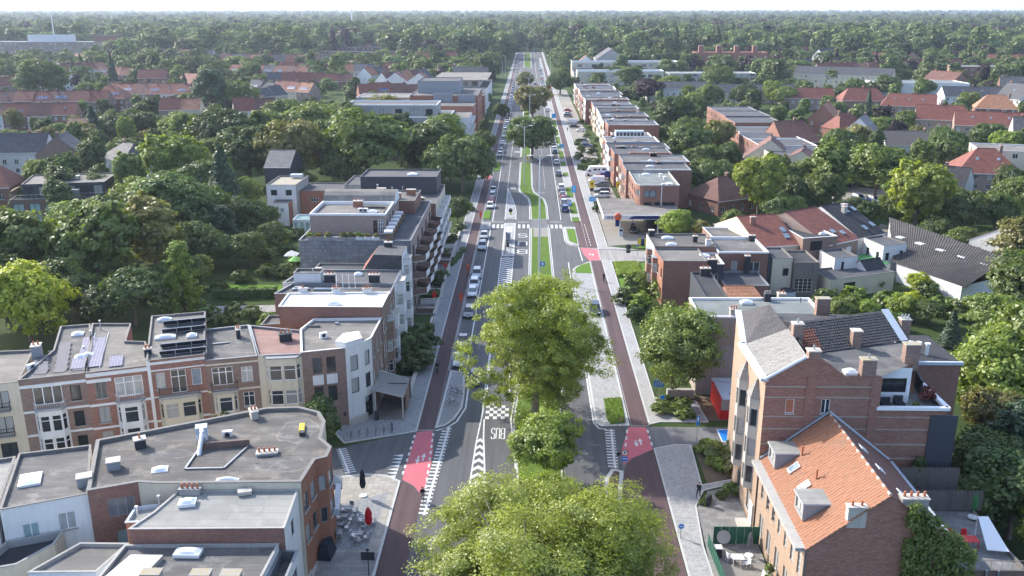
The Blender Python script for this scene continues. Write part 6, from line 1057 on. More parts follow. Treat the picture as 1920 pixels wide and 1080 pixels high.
# walled front terrace with its clutter
r = thing('fence', 'dark green terrace fence before the gabled house', 'fence', (20, 74))
for k in range(6): part(r, 'panel', (18.6 + k * .75, 77.2, 1.05), (.72, .06, 1.9), 'green_paint')
for k in range(14): part(r, 'board', (17.7 + .02 * k, 76.7 - k * .62, .75), (.06, .5, 1.3), 'green_paint')
parasol((21.3, 75.2), 2.5, 'cloth_grey', 'closed grey parasol on the fenced front terrace', .1); table_set((19.9, 73.9), .1, 'white_clean', 'small white folding table under a dropped cover', 1.1, .9)
for x, y, a, lab in ((19.2, 74.3, 1.8, 'white folding chair tipped beside the small table'), (20.7, 73.4, -1.2, 'white folding chair right of the small table')): chair((x, y), .1, 'white_clean', lab, a)
o = thing('satellite_dish', 'pale round satellite dish inside the green fence', 'dish', (18.9, 76.2)); mb = MB(); mb.cyl((18.9, 76.2, .1), (18.9, 76.2, 1.5), .05, .05, 'steel', 6); mb.build('pole', o); mb = MB(); mb.cyl((18.9, 75.9, 1.7), (18.9, 75.78, 1.74), .62, .66, 'concrete', 18); mb.build('dish', o)
for x, y, h, lab in ((22.0, 71.2, 1.0, 'white stacked tyre planter with shrub by the facade'), (21.9, 70.0, .6, 'black plant pot with shrub by the facade')):
    o = thing('planter', lab, 'planter', (x, y, .1)); mb = MB()
    for k in range(4): mb.cyl((x, y, .1 + k * h / 4), (x, y, .08 + (k + 1) * h / 4), .5, .46, 'white_clean' if 'white' in lab else 'dark', 12)
    mb.build('pot', o); bush((x, y, h), .9, 'leaf_mid', '', 'bush_b', .7, label='small shrub growing in the ' + ('white tyre planter' if 'white' in lab else 'black plant pot'))
o = thing('bin', 'dark bin inside the green terrace fence', 'bin', (18.3, 75.0)); part(o, 'body', (18.3, 75, .6), (.6, .6, 1.0), 'dark'); part(o, 'lid', (18.3, 75, 1.15), (.66, .7, .1), 'white_clean')
for x, y, h in ((18.6, 84.6, .8), (19.4, 85.4, .9), (20.8, 86, 1.0), (22.2, 86.4, 1.6), (20.8, 78.2, .8)): bush((x, y), h, 'leaf_mid', 'on the paved forecourt of the corner house', 'bush_b', .8)
# red kiosk
r = thing('kiosk', 'red kiosk with graffiti covered slanted roof', 'kiosk', (26, 107)); kp = [(24.6, 105.4), (28.6, 105.4), (28.6, 111.6), (24.6, 111.6)]; mb = MB()
for i in range(4): wall(mb, kp[i], kp[(i + 1) % 4], 0, 2.8, 'red_paint')
mb.build('wall', r); part(r, 'panel', (26.6, 105.35, 2.1), (3.9, .08, 1.5), 'concrete'); mb = MB(); mb.poly([(24.5, 105.2, 2.8), (28.7, 105.2, 2.8), (28.7, 111.8, 3.1), (24.5, 111.8, 3.1)], 'zinc_paint'); mb.build('roof', r); mb = MB(); ribbon(mb, [(26.9 + .9 * math.cos(k * .42), 107 + .9 * math.sin(k * .42)) for k in range(15)], .14, 2.9, 'dark', True); ribbon(mb, [(25, 110.8), (27, 110.2), (26.5, 108.6), (28.2, 109.6)], .1, 3.06, 'dark'); mb.build('graffiti', r); part(r, 'frame', (24.58, 108.5, 2.9), (.14, 6.6, .3), 'red_paint')
mb = MB(); sheet(mb, [(21.3, 105), (30, 104.9), (30, 113), (21.3, 112.5)], .06, 'soil'); o = mb.build('yard'); o['kind'] = 'structure'
r = thing('steps', 'concrete ramp with rails before the beige house', 'steps', (20.6, 112.2)); part(r, 'landing', (20.6, 112.4, .5), (3.4, 1.4, 1.0), 'concrete'); part(r, 'parapet', (20.6, 111.6, .8), (3.6, .2, 1.2), 'concrete'); o = thing('utility_cabinet', 'small grey utility cabinet beside the low bed', 'cabinet', (21.5, 106.6)); part(o, 'body', (21.5, 106.6, .7), (.7, .45, 1.3), 'grey'); part(o, 'lid', (21.5, 106.6, 1.38), (.76, .5, .08), 'white')
# beige rendered building
r = flat('long flat-roofed house with blank beige side wall', [(22.8, 113.3), (39.4, 113.3), (39.6, 121.6), (22.8, 121.4)], 11.0, 'beige', 'felt_green', {3: [row(3, [8, 4.6, 1], 1.2, 1.9, 'w2s')]}, cop='white_clean', drop=.08, cw=.2, ch=.25)
for x in (27.4, 31.9): chimney(r, (x, 114), 11, 1.0, .8, 1.0, 3, 'concrete')
chimney(r, (33.6, 121), 11, .9, .7, .9, 3, 'dark', 0, 'dark', 'concrete'); dome(r, (30.4, 119.6), 11, 1.5, .9); pipe(r, (38, 120), 11, .6, .06, 'dark'); part(r, 'wall_lower', (31, 113.24, 3.5), (16.2, .1, 7), 'concrete')
r = thing('house', 'house with small orange hipped roof and grey gable behind the beige building', 'house', (33, 131)); gabled(r, (30.4, 123), (37.6, 123), 20, 5.6, 9.4, 'brick_red', 'tile_orange', (0, 3), wins={}); block(r, [(37.6, 124), (44, 124), (44, 131), (37.6, 131)], 0, 7.2, 'brick_dark', 'slate'); chimney(r, (38.2, 130), 6, 1.1, 1, 3.2, 2, 'concrete'); block(r, [(27, 130), (30.3, 130), (30.3, 144), (27, 144)], 0, 8.4, 'anthracite', 'felt_black', cop='anthracite'); chimney(r, (29.2, 143), 8.2, 1.6, .9, 1.2, 2, 'dark')
# brick pair at the second side street
r = thing('house', 'brick end-terrace house with white oriel facing the road', 'house', (28, 160)); block(r, [(23.6, 151.6), (31.2, 151.6), (31.2, 160.4), (23.2, 160.4)], 0, 8.2, 'brick_red', 'felt_warm', {3: [row(3, [4.8, 1.2], 1.1, 1.7, 'd1s')]}, walls={3: 'brick_orange'}); dome(r, (31.6, 157), 7.6, 1.9, 1.5); block(r, [(31.3, 152.6), (34.4, 152.6), (34.4, 160.4), (31.3, 160.4)], 0, 7.4, 'anthracite', 'felt_warm', {0: [one(.5, 3.6, 1.3, 2, 'w2')]}, cop='white_clean'); bay(r, (23.2, 160.4), (23.6, 151.6), 2.4, 2.4, .8, .6, 7.2, 'brick_red', [1.2, 4.6], 'w1t'); chimney(r, (32.2, 152.2), 7, 1.6, .9, 1.4, 2, 'dark')
r = thing('house', 'brick end house with white cornice beside the petrol station street', 'house', (28, 166)); block(r, [(23.2, 160.6), (34.5, 160.6), (34.5, 170.4), (23, 170.4)], 0, 8.5, 'brick_red', 'felt_brown', {3: [row(2, [4.8, 1.2], 1.3, 2.1, 'w2s')]}, walls={3: 'white'}); bay(r, (23, 170.4), (23.2, 160.6), 6.8, 2.6, .9, .6, 7.4, 'brick_red', [1.2, 4.6], 'w1t'); block(r, [(34.6, 158.6), (43.6, 158.6), (43.6, 170), (34.6, 170)], 0, 7.8, 'brick_red', 'felt_grey', {0: [one(.33, 4.2, 1, 2.2, 'w1'), one(.72, 4.4, 2.2, 1.8, 'w2s')]}, cop='white_clean', ch=.3); part(r, 'wall_panel', (43.9, 161, 3.9), (.5, 5, 7.8), 'anthracite'); chimney(r, (39.6, 157.6), 4, .9, .9, 3.6, 1, 'dark'); chimney(r, (43, 169), 7.6, 1.2, .8, 1, 1, 'dark'); dome(r, (26.6, 162.4), 8.3, 1.8, .9); dome(r, (26.6, 167.4), 8.3, 2.0, .9); chimney(r, (31.4, 165), 8.2, .8, .7, 1.2, 1, 'dark'); chimney(r, (33.4, 162.6), 8.2, .9, .7, 1.1, 1, 'white'); chimney(r, (23.8, 169.6), 8.2, 1, .9, 1.2, 0, 'dark')
flat('low brick extension with dark roof behind the brick pair', [(34, 149), (41.6, 149), (41.6, 158), (34, 158)], 4.6, 'brick_red', 'felt_dark', {}, cop='zinc')
r = thing('house', 'cream rendered extension with one window', 'house', (46, 163)); block(r, [(44.4, 158.4), (48, 158.4), (48, 166), (44.4, 166)], 0, 7, 'cream', 'felt_dark', {0: [one(.7, 3.6, 1.1, 1.5, 'g1')]})
r = thing('house', 'timber clad extension with many-paned windows', 'house', (50, 163)); block(r, [(48.2, 157.6), (52.6, 157.6), (52.6, 166), (48.2, 166)], 0, 6.4, 'wood_grey', 'felt_black', {0: [one(.42, .8, 3.2, 2.6, 'c4g')]}, cop='wood_grey')
o = thing('water_tank', 'round pale tank beside the cream extension', 'tank', (46.6, 155)); mb = MB(); mb.cyl((46.6, 155, 0), (46.6, 155, 2), 1.4, 1.4, 'lightblue', 18); mb.build('shell', o); mb = MB(); mb.cyl((46.6, 155, 2), (46.6, 155, 2.06), 1.46, 1.46, 'dark', 18); mb.build('rim', o)
# red and black roofed row
r = house('orange-red tiled terrace house with two roof windows in line', (44.8, 170.6), (53.2, 172.6), 20, 6, 9.8, 'cream', 'tile_red', chim=0); chimney(r, (45.2, 178), 8.6, 1, .8, 1.6, 2)
for k in range(2): part(r, 'roof_window', (51.2 - .15 * k, 174.6 + k * 2.2, 7.2 + .75 * k), (1.0, 1.6, .16), 'glass_sky', .23, R(21))
flat('flat-roofed terrace house with ladder and skylight', [(37, 172), (44.6, 172.6), (43.6, 184), (36.4, 184)], 6.6, 'brick_red', 'felt_grey', {}, cop='white_clean')
r = flat('brick upper floor with dark flat roof between the red roofs', [(53.4, 170.8), (60.6, 172.8), (57.4, 186), (51.6, 184)], 7.6, 'brick_brown', 'felt_black', {0: [one(.4, 5, 2.6, 1.9, 'd2k')]}, cop='white_clean'); dome(r, (58.4, 175), 7.4, 1.2, .5, .2)
r = house('red tiled terrace house with three roof windows', (58.8, 172.4), (66.6, 177.8), 22, 6, 10.4, 'brick_pink', 'tile_red', chim=0, wins={0: [one(.72, 2.6, 1.7, 2, 'wxx'[:1] + '1x')]}); chimney(r, (66.2, 186.4), 8.8, 1, .8, 1.8, 1, 'stone', .6)
for u, v, z in ((61.2, 176.4, 7.0), (60.2, 174.6, 6.3), (63.4, 177, 6.6)): part(r, 'roof_window', (u, v + 1, z + .55), (1.1, 1.2, .16), 'glass_sky', .6, R(22))
r = house('black tiled terrace house with four roof windows', (66.8, 178.2), (73.6, 182.6), 20, 6, 10.6, 'white', 'tile_dark', chim=0); chimney(r, (67, 189), 9, 1, 1, 1.6, 0, 'white', .6)
for u, v, z in ((69.2, 181.4, 6.9), (71.4, 183.6, 7.1), (66.8, 186.6, 9.3), (68.8, 188, 9.4)): part(r, 'roof_window', (u, v + .4, z + .4), (1.0, 1.4, .16), 'glass_sky', .6, R(24))
flat('white box extension with grey roof edge', [(57.4, 163.6), (62.2, 165), (61, 171), (56.4, 169.6)], 5.6, 'white', 'felt_dark', {0: [one(.36, 2.6, .6, 2.2, 'd1k')]})
r = flat('white rear wing with dark roof above the roof garden', [(69, 170.6), (74.4, 173), (72, 179.6), (67.6, 177.4)], 6.2, 'white', 'felt_dark', {0: [one(.2, 3.2, 1, 1.5, 'd1k'), one(.8, 3, .9, 1.8, 'd1k')], 3: [row(2, [3], 1, 1.6, 'd1k')]}); mb = MB(); sheet(mb, [(66.2, 167), (70, 169), (67.6, 176), (63.6, 173.6)], 3.2, 'turf'); mb.prism([(66.2, 167), (70, 169), (67.6, 176), (63.6, 173.6)], 0, 3.1, 'white'); mb.build('roof_garden', r)
flat('long low grey shed roof below the terrace houses', [(54.4, 156), (68, 161.6), (65.4, 167), (53, 163)], 3.6, 'cream', 'felt_dark', {0: [one(.3, .3, 2.6, 2.4, 'd2k')]})
r = thing('conservatory', 'small dark pitched conservatory with white gable frame', 'conservatory', (62, 166)); gabled(r, (63, 162.6), (67.4, 164.6), 3.4, 3.6, 5.0, 'white', 'tile_dark', wins={0: [row(4, [3.65 - 1.5], .8, 1.3, 'w1k')]})
r = thing('workshop', 'long dark corrugated workshop roof with five pale skylights', 'workshop', (80, 172)); W = [(70.8, 167.4), (76.2, 152.6), (89.2, 160.6), (80.4, 197.4)]; mb = MB(); wall(mb, (70.8, 167.4), (76.2, 152.6), 0, 3.6, 'white'); wall(mb, (76.2, 152.6), (89.2, 160.6), 0, 3.6, 'white'); wall(mb, (89.2, 160.6), (80.4, 197.4), 0, 5, 'white'); wall(mb, (80.4, 197.4), (70.8, 167.4), 0, 3.6, 'white'); mb.build('wall', r); mb = MB(); V = Vector
for k in range(46):
    f0, f1 = k / 46, (k + .5) / 46; f2 = (k + 1) / 46; a, b, c, d = V((70.2, 168.2, 3.6)), V((76.4, 151.8, 3.6)), V((88.6, 162, 6.2)), V((79.6, 196, 6.2))
    for g0, g1, h0, h1 in ((f0, f1, 0, .14), (f1, f2, .14, 0)): mb.poly([a.lerp(b, g0) + V((0, 0, h0)), a.lerp(b, g1) + V((0, 0, h1)), d.lerp(c, g1) + V((0, 0, h1)), d.lerp(c, g0) + V((0, 0, h0))], 'eternit')
mb.poly([(88.6, 162, 6.2), (79.6, 196, 6.2), (84, 196, 4.8), (92, 163, 4.8)], 'eternit'); mb.build('roof', r)
for k in range(5): q = V((71.4, 174, 0)).lerp(V((83.2, 158.6, 0)), k / 4) if 0 else V((76.6 + 1.9 * k, 181.5 - 5.1 * k, 5.25)); part(r, 'skylight', (q.x, q.y, q.z), (1.7, 1.2, .25), 'dome', -1.15, 0)
BLOCKED += [(80, 172, 19), (77, 184, 13), (92, 245, 15), (94, 205, 12), (62, 166, 14), (60, 180, 16), (46, 165, 12), (30, 160, 14)]
# ---------------------------------------------------------------- right: petrol station and the brick flats
r = thing('petrol_station', 'petrol station canopy with blue fascia and orange ball emblem', 'petrol station', (25, 212)); cpoly = [(17.3, 202.4), (33.5, 202.6), (36, 213.8), (26.2, 214), (26.4, 222), (17.3, 222)]; mb = MB(); mb.prism(cpoly, 4.0, 4.95, 'white', 'felt_warm', True); mb.build('canopy', r); mb = MB(); mb.poly([(23, 202.36, 4.15), (33.5, 202.5, 4.15), (33.5, 202.5, 4.85), (24.5, 202.36, 4.85), (23.6, 202.36, 4.6)], 'navy'); mb.build('blue_fascia', r); part(r, 'fascia_trim', (25.4, 202.45, 5.0), (16.3, .2, .15), 'white_clean'); part(r, 'fascia_trim', (17.25, 212.2, 5.0), (.2, 19.6, .15), 'white_clean')
mb = MB(); n = 12
for i in range(n):
    for j in range(6):
        s = lambda a, b: (20.6 + .85 * math.cos(a) * math.cos(b), 202.2 + .45 * math.sin(a) * math.cos(b), 4.75 + .85 * math.sin(b)); a0, a1 = i * 2 * math.pi / n, (i + 1) * 2 * math.pi / n; b0, b1 = -1.57 + j * .5236, -1.57 + (j + 1) * .5236; mb.poly([s(a0, b0), s(a1, b0), s(a1, b1), s(a0, b1)], 'orange_red' if j % 3 else 'terracotta')
mb.build('ball_emblem', r); mb = MB(); Lx = 18.1
def ribv(pts, st, m, y=202.33):
    for a, b in zip(pts[:-1], pts[1:]): d = Vector((b[0] - a[0], b[1] - a[1])); n_ = Vector((-d.y, d.x)).normalized() * st / 2; mb.poly([(a[0] - n_.x, y, a[1] - n_.y), (b[0] - n_.x, y, b[1] - n_.y), (b[0] + n_.x, y, b[1] + n_.y), (a[0] + n_.x, y, a[1] + n_.y)], m)
ribv([(18.45 + .3 * math.cos(t * .524), 4.5 + .27 * math.sin(t * .524)) for t in range(13)], .12, 'navy'); ribv([(18.5, 4.4), (18.85, 4.18)], .12, 'navy', 202.325)
for zc, rr in ((4.63, .14), (4.36, .17)): ribv([(19.25 + rr * 1.2 * math.cos(t * .524), zc + rr * math.sin(t * .524)) for t in range(13)], .1, 'navy')
mb.build('lettering', r)
for x, y in ((21.2, 203.6), (30.2, 205), (24.9, 210)): part(r, 'post', (x, y, 2), (.35, .35, 4), 'white')
for x, y in ((21.5, 203.2), (24.9, 209.3)): o = part(r, 'fuel_pump', (x, y, .9), (1.0, .6, 1.7), 'lightblue'); part(o, 'pump_screen', (x, y - .31, 1.35), (.7, .04, .5), 'dark')
part(r, 'price_sign', (20.6, 203.4, 3.0), (.9, .2, 1.6), 'navy'); block(r, [(28, 208), (38, 208), (38, 213.9), (28, 213.9)], 0, 3.9, 'dark', 'felt_dark', {0: [one(.3, .3, 3, 2.6, 'd2k')]}, walls={})
o = thing('barrier', 'blue and yellow striped barrier at the petrol station exit', 'barrier', (27.4, 193.6))
for k in range(6): part(o, 'stripe_panel', (24.6 + k * .75, 193.6, .9), (.74, .1, 1.5), 'navy' if k % 2 else 'yellow')
r = thing('apartment_building', 'curved-corner brick building above the petrol station', 'apartments', (31, 224)); cv = [(27.6, 214), (36.3, 214.2), (36.5, 234), (26.2, 234), (26.1, 217.2), (26.4, 215.6), (26.9, 214.5)]; block(r, cv, 3.8, 9.6, 'brick_red', 'felt_green', {0: [one(.1, 6.9, 1.3, 1.6, 'a1y'), one(.27, 6.9, 1.5, 1.6, 'a1y'), one(.14, 4.2, 2.0, 1.5, 'a1k'), one(.42, 4.2, 1.6, 1.5, 'a1k'), one(.72, 4.2, 3, 1.5, 'a2k')], 3: [row(4, [6.9, 4.2], 1.6, 1.6, 'd1')], 4: [row(1, [6.9], 1.2, 1.6, 'a1y')], 5: [row(1, [6.9], .9, 1.6, 'a1y')]}, cop='concrete', ch=.25); part(r, 'duct', (32, 213.9, 6.5), (.18, .18, 6), 'white_clean'); ac(r, (32.6, 215), 9.3); ac(r, (34, 215), 9.3); dome(r, (30.4, 231), 9.3, 1.8, 1.1); dome(r, (34.4, 218), 9.3, 1.6, 1); pipe(r, (33.6, 228), 9.3, .8, .3, 'white_clean'); pipe(r, (34, 224), 9.3, .8, .3, 'white_clean'); pipe(r, (28.2, 226), 9.3, .8, .12, 'white_clean')
FG = 'flat-roofed brick flats along the right side'
def unit(y0, y1, xf, xb, h, wm, roof, label, seed):
    rr = random.Random(seed); side = rr.choice(['white', 'brick_red', 'brick_orange', 'cream']); r = flat(label, [(xf, y0), (xb, y0), (xb, y1), (xf, y1)], h, wm, roof, {3: [row(max(2, int((y1 - y0) / 3)), [1, 4.0, 7.0], 1.7, 1.6, 'w2s')], 0: []}, walls={3: side}, cop=rr.choice(['white_clean', 'zinc', 'lead']), name='apartment_building', cat='apartments', group=FG)
    if rr.random() < .8: dome(r, (rr.uniform(xf + 3, xb - 3), rr.uniform(y0 + 1.5, y1 - 1.5)), h - .3, rr.uniform(1, 2.6), .9)
    for k in range(rr.randint(1, 3)): chimney(r, (rr.uniform(xf + 2, xb - 2), rr.choice([y0 + .5, y1 - .6])), h - .3, rr.uniform(.8, 2), .7, rr.uniform(.5, 1.1), rr.randint(0, 3), rr.choice(['brick_red', 'white', 'dark']))
    for z in (3.8, 6.8): balcony(r, (xf, y1), (xf, y0), (y1 - y0) * .5, 2.6, .9, z, 'white', solid=rr.choice(['white', 'white', 'cream']))
    part(r, 'party_wall', ((xf + xb) / 2 + 2, y0 + .02, h + .12), ((xb - xf) * .7, .26, .3), rr.choice(['lead', 'white', 'brick_orange'])); return r
k = 0
for ys, xf, xb, h in (((234.2, 246, 258), 25.6, 42.6, 10), ((264, 277, 290, 303.6), 24.7, 42, 9.2), ((324.2, 338, 352, 368, 384, 399, 413), 27.9, 45, 10.2), ((417, 432, 448, 466, 484, 502, 520), 25.4, 44.5, 10.2)):
    for y0, y1 in zip(ys[:-1], ys[1:]): unit(y0, y1 - .05, xf + (k % 3) * .25, xb + (k % 2) * 1.5, h + (k % 3) * .25, ('brick_red', 'brick_orange', 'brick_mixed', 'brick_red')[k % 4], ('felt_dark', 'felt_grey', 'felt_dark', 'felt_black', 'felt_grey')[k % 5], 'flat-roofed brick flats with white balconies right of the road', k + 3); k += 1
r = thing('greenhouse', 'glazed roof lantern on the second block of brick flats', 'roof lantern', (34, 310)); block(r, [(28.5, 304), (41.5, 304), (41.5, 316), (28.5, 316)], 0, 9.2, 'brick_red', 'felt_warm', cop='white'); block(r, [(29.5, 306), (39, 306), (39, 311), (29.5, 311)], 9, 10.8, 'zinc_paint', 'glass_sky', {0: [row(8, [9.2], 1, 1.3, 'w1k')]}, drop=.05)
# ---------------------------------------------------------------- houses and schools further off
def far(x, w, d, ze, zr, deg, wm, roof, label, **k): return hs(x, w, d, ze, zr, deg, wm, roof, label, **k)
def fblock(x, w, d, h, deg, wm, roof, label, n=6, floors=3, cop='white', st='w2', cat='building', name='building', wh=1.5, ww=1.5):
    a = R(deg); dd = Vector((math.cos(a), math.sin(a))); nn = Vector((-dd.y, dd.x)); c = Vector(x); p = [c + dd * sx * w / 2 + nn * sy * d / 2 for sx, sy in ((-1, -1), (1, -1), (1, 1), (-1, 1))]; zs = [.9 + i * (h / floors) for i in range(floors)]
    return flat(label, [tuple(q) for q in p], h, wm, roof, {0: [row(n, zs, ww, wh, st)], 1: [row(max(1, int(d / 6)), zs, ww, wh, st)], 3: [row(max(1, int(d / 6)), zs, ww, wh, st)]}, cop=cop, name=name, cat=cat)
# left, beside the road
r = fblock((-62.15,430.66), 34, 22, 11.5, 0, 'concrete', 'felt_warm', 'grey stepped apartment block behind the wood', 5, 4, cat='apartments', name='apartment_building'); 
r = thing('apartment_building', 'pale grey apartment block with roof terrace left of the road', 'apartments', (-52, 345)); block(r, [(-72, 334), (-29, 334), (-29, 356), (-72, 356)], 0, 12, 'concrete', 'felt_warm', {0: [row(8, [9, 6, 3], 1.8, 1.6, 'w2')]}, cop='white_clean', ch=.5); block(r, [(-68, 338), (-34, 338), (-34, 354), (-68, 354)], 11.8, 16, 'concrete', 'felt_grey', {0: [row(6, [12.6], 2.6, 2.2, 'd2')]}, cop='white_clean', ch=.4); block(r, [(-29, 334), (-22, 334), (-22, 356), (-29, 356)], 0, 12, 'white', 'felt_warm', {1: [row(5, [1, 4, 7, 10], 1.8, 1.4, 'w2')]})
for j in range(4):
    for z in (3.6, 6.6, 9.6): balcony(r, (-22, 334), (-22, 356), 3 + j * 5.4, 3.6, 1.3, z, 'white', solid='white')
r = thing('apartment_building', 'orange brick and grey clad apartment tower left of the road', 'apartments', (-32, 400)); block(r, [(-50, 385), (-21.5, 385), (-21.5, 425), (-50, 425)], 0, 15.5, 'brick_orange', 'felt_grey', {1: [row(6, [1, 4, 7, 10, 12.6], 1.8, 1.5, 'w2')]}, cop='lead'); part(r, 'clad_panel', (-36, 384.8, 12), (8, .5, 9), 'grey'); part(r, 'clad_panel', (-26, 384.8, 10), (7, .5, 12), 'grey'); block(r, [(-48, 398), (-30, 398), (-30, 420), (-48, 420)], 15.2, 20.5, 'grey', 'felt_dark', {}); block(r, [(-44, 366), (-22, 366), (-22, 384), (-44, 384)], 0, 13, 'brick_orange', 'felt_grey', {1: [row(4, [1, 4, 7, 10], 1.8, 1.5, 'w2')]})
for y, h, wm, lab in ((440, 10.5, 'brick_red', 'narrow red brick townhouse left of the road, before the white flats'), (455, 11.5, 'white', 'white townhouse left of the road next to the white flats')): flat(lab, [(-40, y), (-21.5, y), (-21.5, y + 14), (-40, y + 14)], h, wm, 'felt_dark', {1: [row(4, [1, 4, 7], 1.6, 1.6, 'w2s')], 0: [row(2, [7.5], 1.6, 1.6, 'w2')]})
r = thing('apartment_building', 'white flats with wide overhanging roof far up the left side', 'apartments', (-34, 500)); block(r, [(-48, 480), (-21.5, 480), (-21.5, 540), (-48, 540)], 0, 11, 'white', 'felt_warm', {1: [row(10, [1, 4, 7.4], 1.8, 1.6, 'w2')], 0: [row(4, [7], 2.2, 2, 'd2')]}); block(r, [(-46, 486), (-26, 486), (-26, 536), (-46, 536)], 10.8, 14.5, 'white', 'felt_warm', {0: [row(4, [11.4], 3, 2.2, 'd2')]}, cop='white_clean'); part(r, 'roof_canopy', (-36, 508, 14.8), (29, 60, .5), 'felt_warm')
far((-38, 468), 14, 12, 7.5, 12, 80, 'brick_red', 'tile_orange', 'orange roofed house squeezed beside the white flats', chim=1)
far((-36, 575), 22, 18, 10, 16, 0, 'brick_dark', 'slate', 'large dark slate roofed house at the end of the left row', chim=1); far((-66, 560), 12, 16, 8, 13.5, 90, 'white', 'tile_red', 'red roofed house with white gable by the far trees', chim=1); far((-82, 572), 12, 14, 8, 13, 90, 'white', 'tile_red', 'second white gabled house by the far trees', chim=1)
# far left rooftops
def rowh(px, deg, n, w, d, ze, zr, roofs, walls, label, sol=(), step=None, zj=.3):
    a = R(deg); dd = Vector((math.cos(a), math.sin(a))); c = Vector(px)
    for i in range(n): rr = random.Random(i * 7 + int(c.x)); far(tuple(c + dd * (step or w) * (i - n / 2 + .5)), w - .02, d, ze + rr.uniform(-zj, zj), zr + rr.uniform(-zj, zj), deg, walls[i % len(walls)], roofs[i % len(roofs)], label, chim=1, sol=4 if i in sol else 0, rw=1 if i % 3 == 1 else 0, group=label)
rowh((-204.28,503.89), -8, 7, 8, 11, 6.4, 11, ['tile_red', 'tile_red', 'tile_brown', 'tile_red'], ['brick_brown', 'white', 'brick_buff'], 'red tiled terrace house in the row across the left wood', (0, 1, 3, 5))
rowh((-242.99,457.36), 6, 7, 9, 11, 6.4, 11, ['tile_red', 'tile_brown', 'tile_red'], ['brick_brown', 'brick_red'], 'red or brown tiled terrace house at the far left', (3, 4))
rowh((-224.09,397.51), 10, 5, 10, 11, 6, 10.5, ['tile_red', 'tile_brown'], ['brick_red', 'white'], 'red tiled house among the trees at the left edge', (2,))
rowh((-183.8,656.97), -16, 7, 9, 12, 7, 12, ['tile_red', 'tile_brown', 'tile_red', 'slate'], ['brick_red', 'white'], 'red tiled row house below the far brick terraces', (0, 1, 3, 4))
rowh((-197.99,793.05), -3, 8, 10, 12, 7.5, 13, ['tile_orange', 'tile_brown', 'slate', 'tile_red'], ['white', 'brick_red', 'cream'], 'orange or grey roofed row house near the far wood', ())
rowh((-322.71,868.88), -3, 5, 11, 13, 8, 14, ['slate', 'slate', 'tile_orange'], ['white', 'grey'], 'slate roofed row house near the distant flats', ()); rowh((-257.59,806.47), -3, 4, 11, 12, 8, 13, ['slate', 'tile_brown'], ['white', 'brick_red'], 'grey roofed row house left of the orange roofs')
far((-309.12,596.14), 20, 16, 8, 15, 20, 'white', 'tile_red', 'white villa with red roof among dark trees', sol=4, chim=2); far((-208.68,570.44), 16, 14, 7, 12, -30, 'white', 'tile_red', 'white house with red roof behind the tall cedar'); far((-249.59,609.81), 18, 12, 7, 12, 10, 'brick_red', 'tile_red', 'red roofed house peeping out of the left trees')
far((-170.63,360.88), 26, 11, 5, 8.5, -5, 'brick_dark', 'tile_brown', 'low dark roofed houses behind the left wood', chim=2); far((-217.12,475.69), 17, 15, 6.4, 12, 4, 'brick_brown', 'tile_red', 'hipped red roof with dormer across the left wood', hip=(6, 6), sol=4)
rowh((-79.58,592.17), 58, 5, 9, 12, 7, 12.5, ['tile_brown', 'slate', 'tile_orange'], ['white', 'lightblue', 'white'], 'white gabled row house behind the grey apartment block'); rowh((-119.43,683.73), 10, 4, 10, 11, 7, 11.5, ['tile_orange', 'tile_grey', 'slate'], ['cream', 'white'], 'cream row house left of the white gables')
rowh((-143.37,823.57), 0, 5, 12, 12, 8, 12.5, ['slate', 'tile_brown', 'tile_orange'], ['white', 'brick_red'], 'dark roofed row house below the long brick flats'); rowh((-103.24,643.95), 60, 4, 9, 12, 7, 12, ['tile_orange', 'slate', 'tile_red'], ['lightblue', 'white'], 'small gabled house with striped roof left of the road')
rowh((-81.53,824.69), 0, 3, 12, 14, 8, 14, ['tile_red', 'slate', 'tile_red'], ['white', 'brick_red'], 'red gabled house near the dark copper beeches')
for x, lab in (((-157.85,1010.33), 'long brown brick flats before the far wood'), ((-168.2,907.28), 'dark flat roofed flats below the brown ones')): fblock(x, 100, 14, 11, 0, 'brick_dark', 'felt_dark', lab, 22, 3, 'lead', cat='apartments', name='apartment_building')
fblock((-108.91,988.85), 50, 14, 11, 0, 'brick_dark', 'felt_dark', 'short brown flats beside the copper beeches', 10, 3, 'lead', cat='apartments', name='apartment_building')
r = fblock((-513.13,939.61), 200, 22, 19, 0, 'brick_pink', 'felt_light', 'long pinkish brick hospital wing at the far left', 40, 5, 'white_clean'); c = ORG[r]; block(r, [(c[0] + 8, c[1] - 6), (c[0] + 50, c[1] - 6), (c[0] + 50, c[1] + 8), (c[0] + 8, c[1] + 8)], 18.8, 26, 'white', 'felt_light'); block(r, [(c[0] + 76, c[1] - 8), (c[0] + 99, c[1] - 8), (c[0] + 99, c[1] + 8), (c[0] + 76, c[1] + 8)], 18.8, 25, 'brick_red', 'felt_light'); pipe(r, (c[0] + 32, c[1]), 26, 22, .5, 'white_clean', 'mast')
fblock((-478.53,1052.37), 90, 20, 9, 2, 'concrete', 'felt_light', 'low pale flat roofed clinic building beside the hospital', 14, 2); fblock((-395.04,1006.04), 18, 14, 9, 0, 'white', 'felt_light', 'small white box building near the clinic', 4, 2)
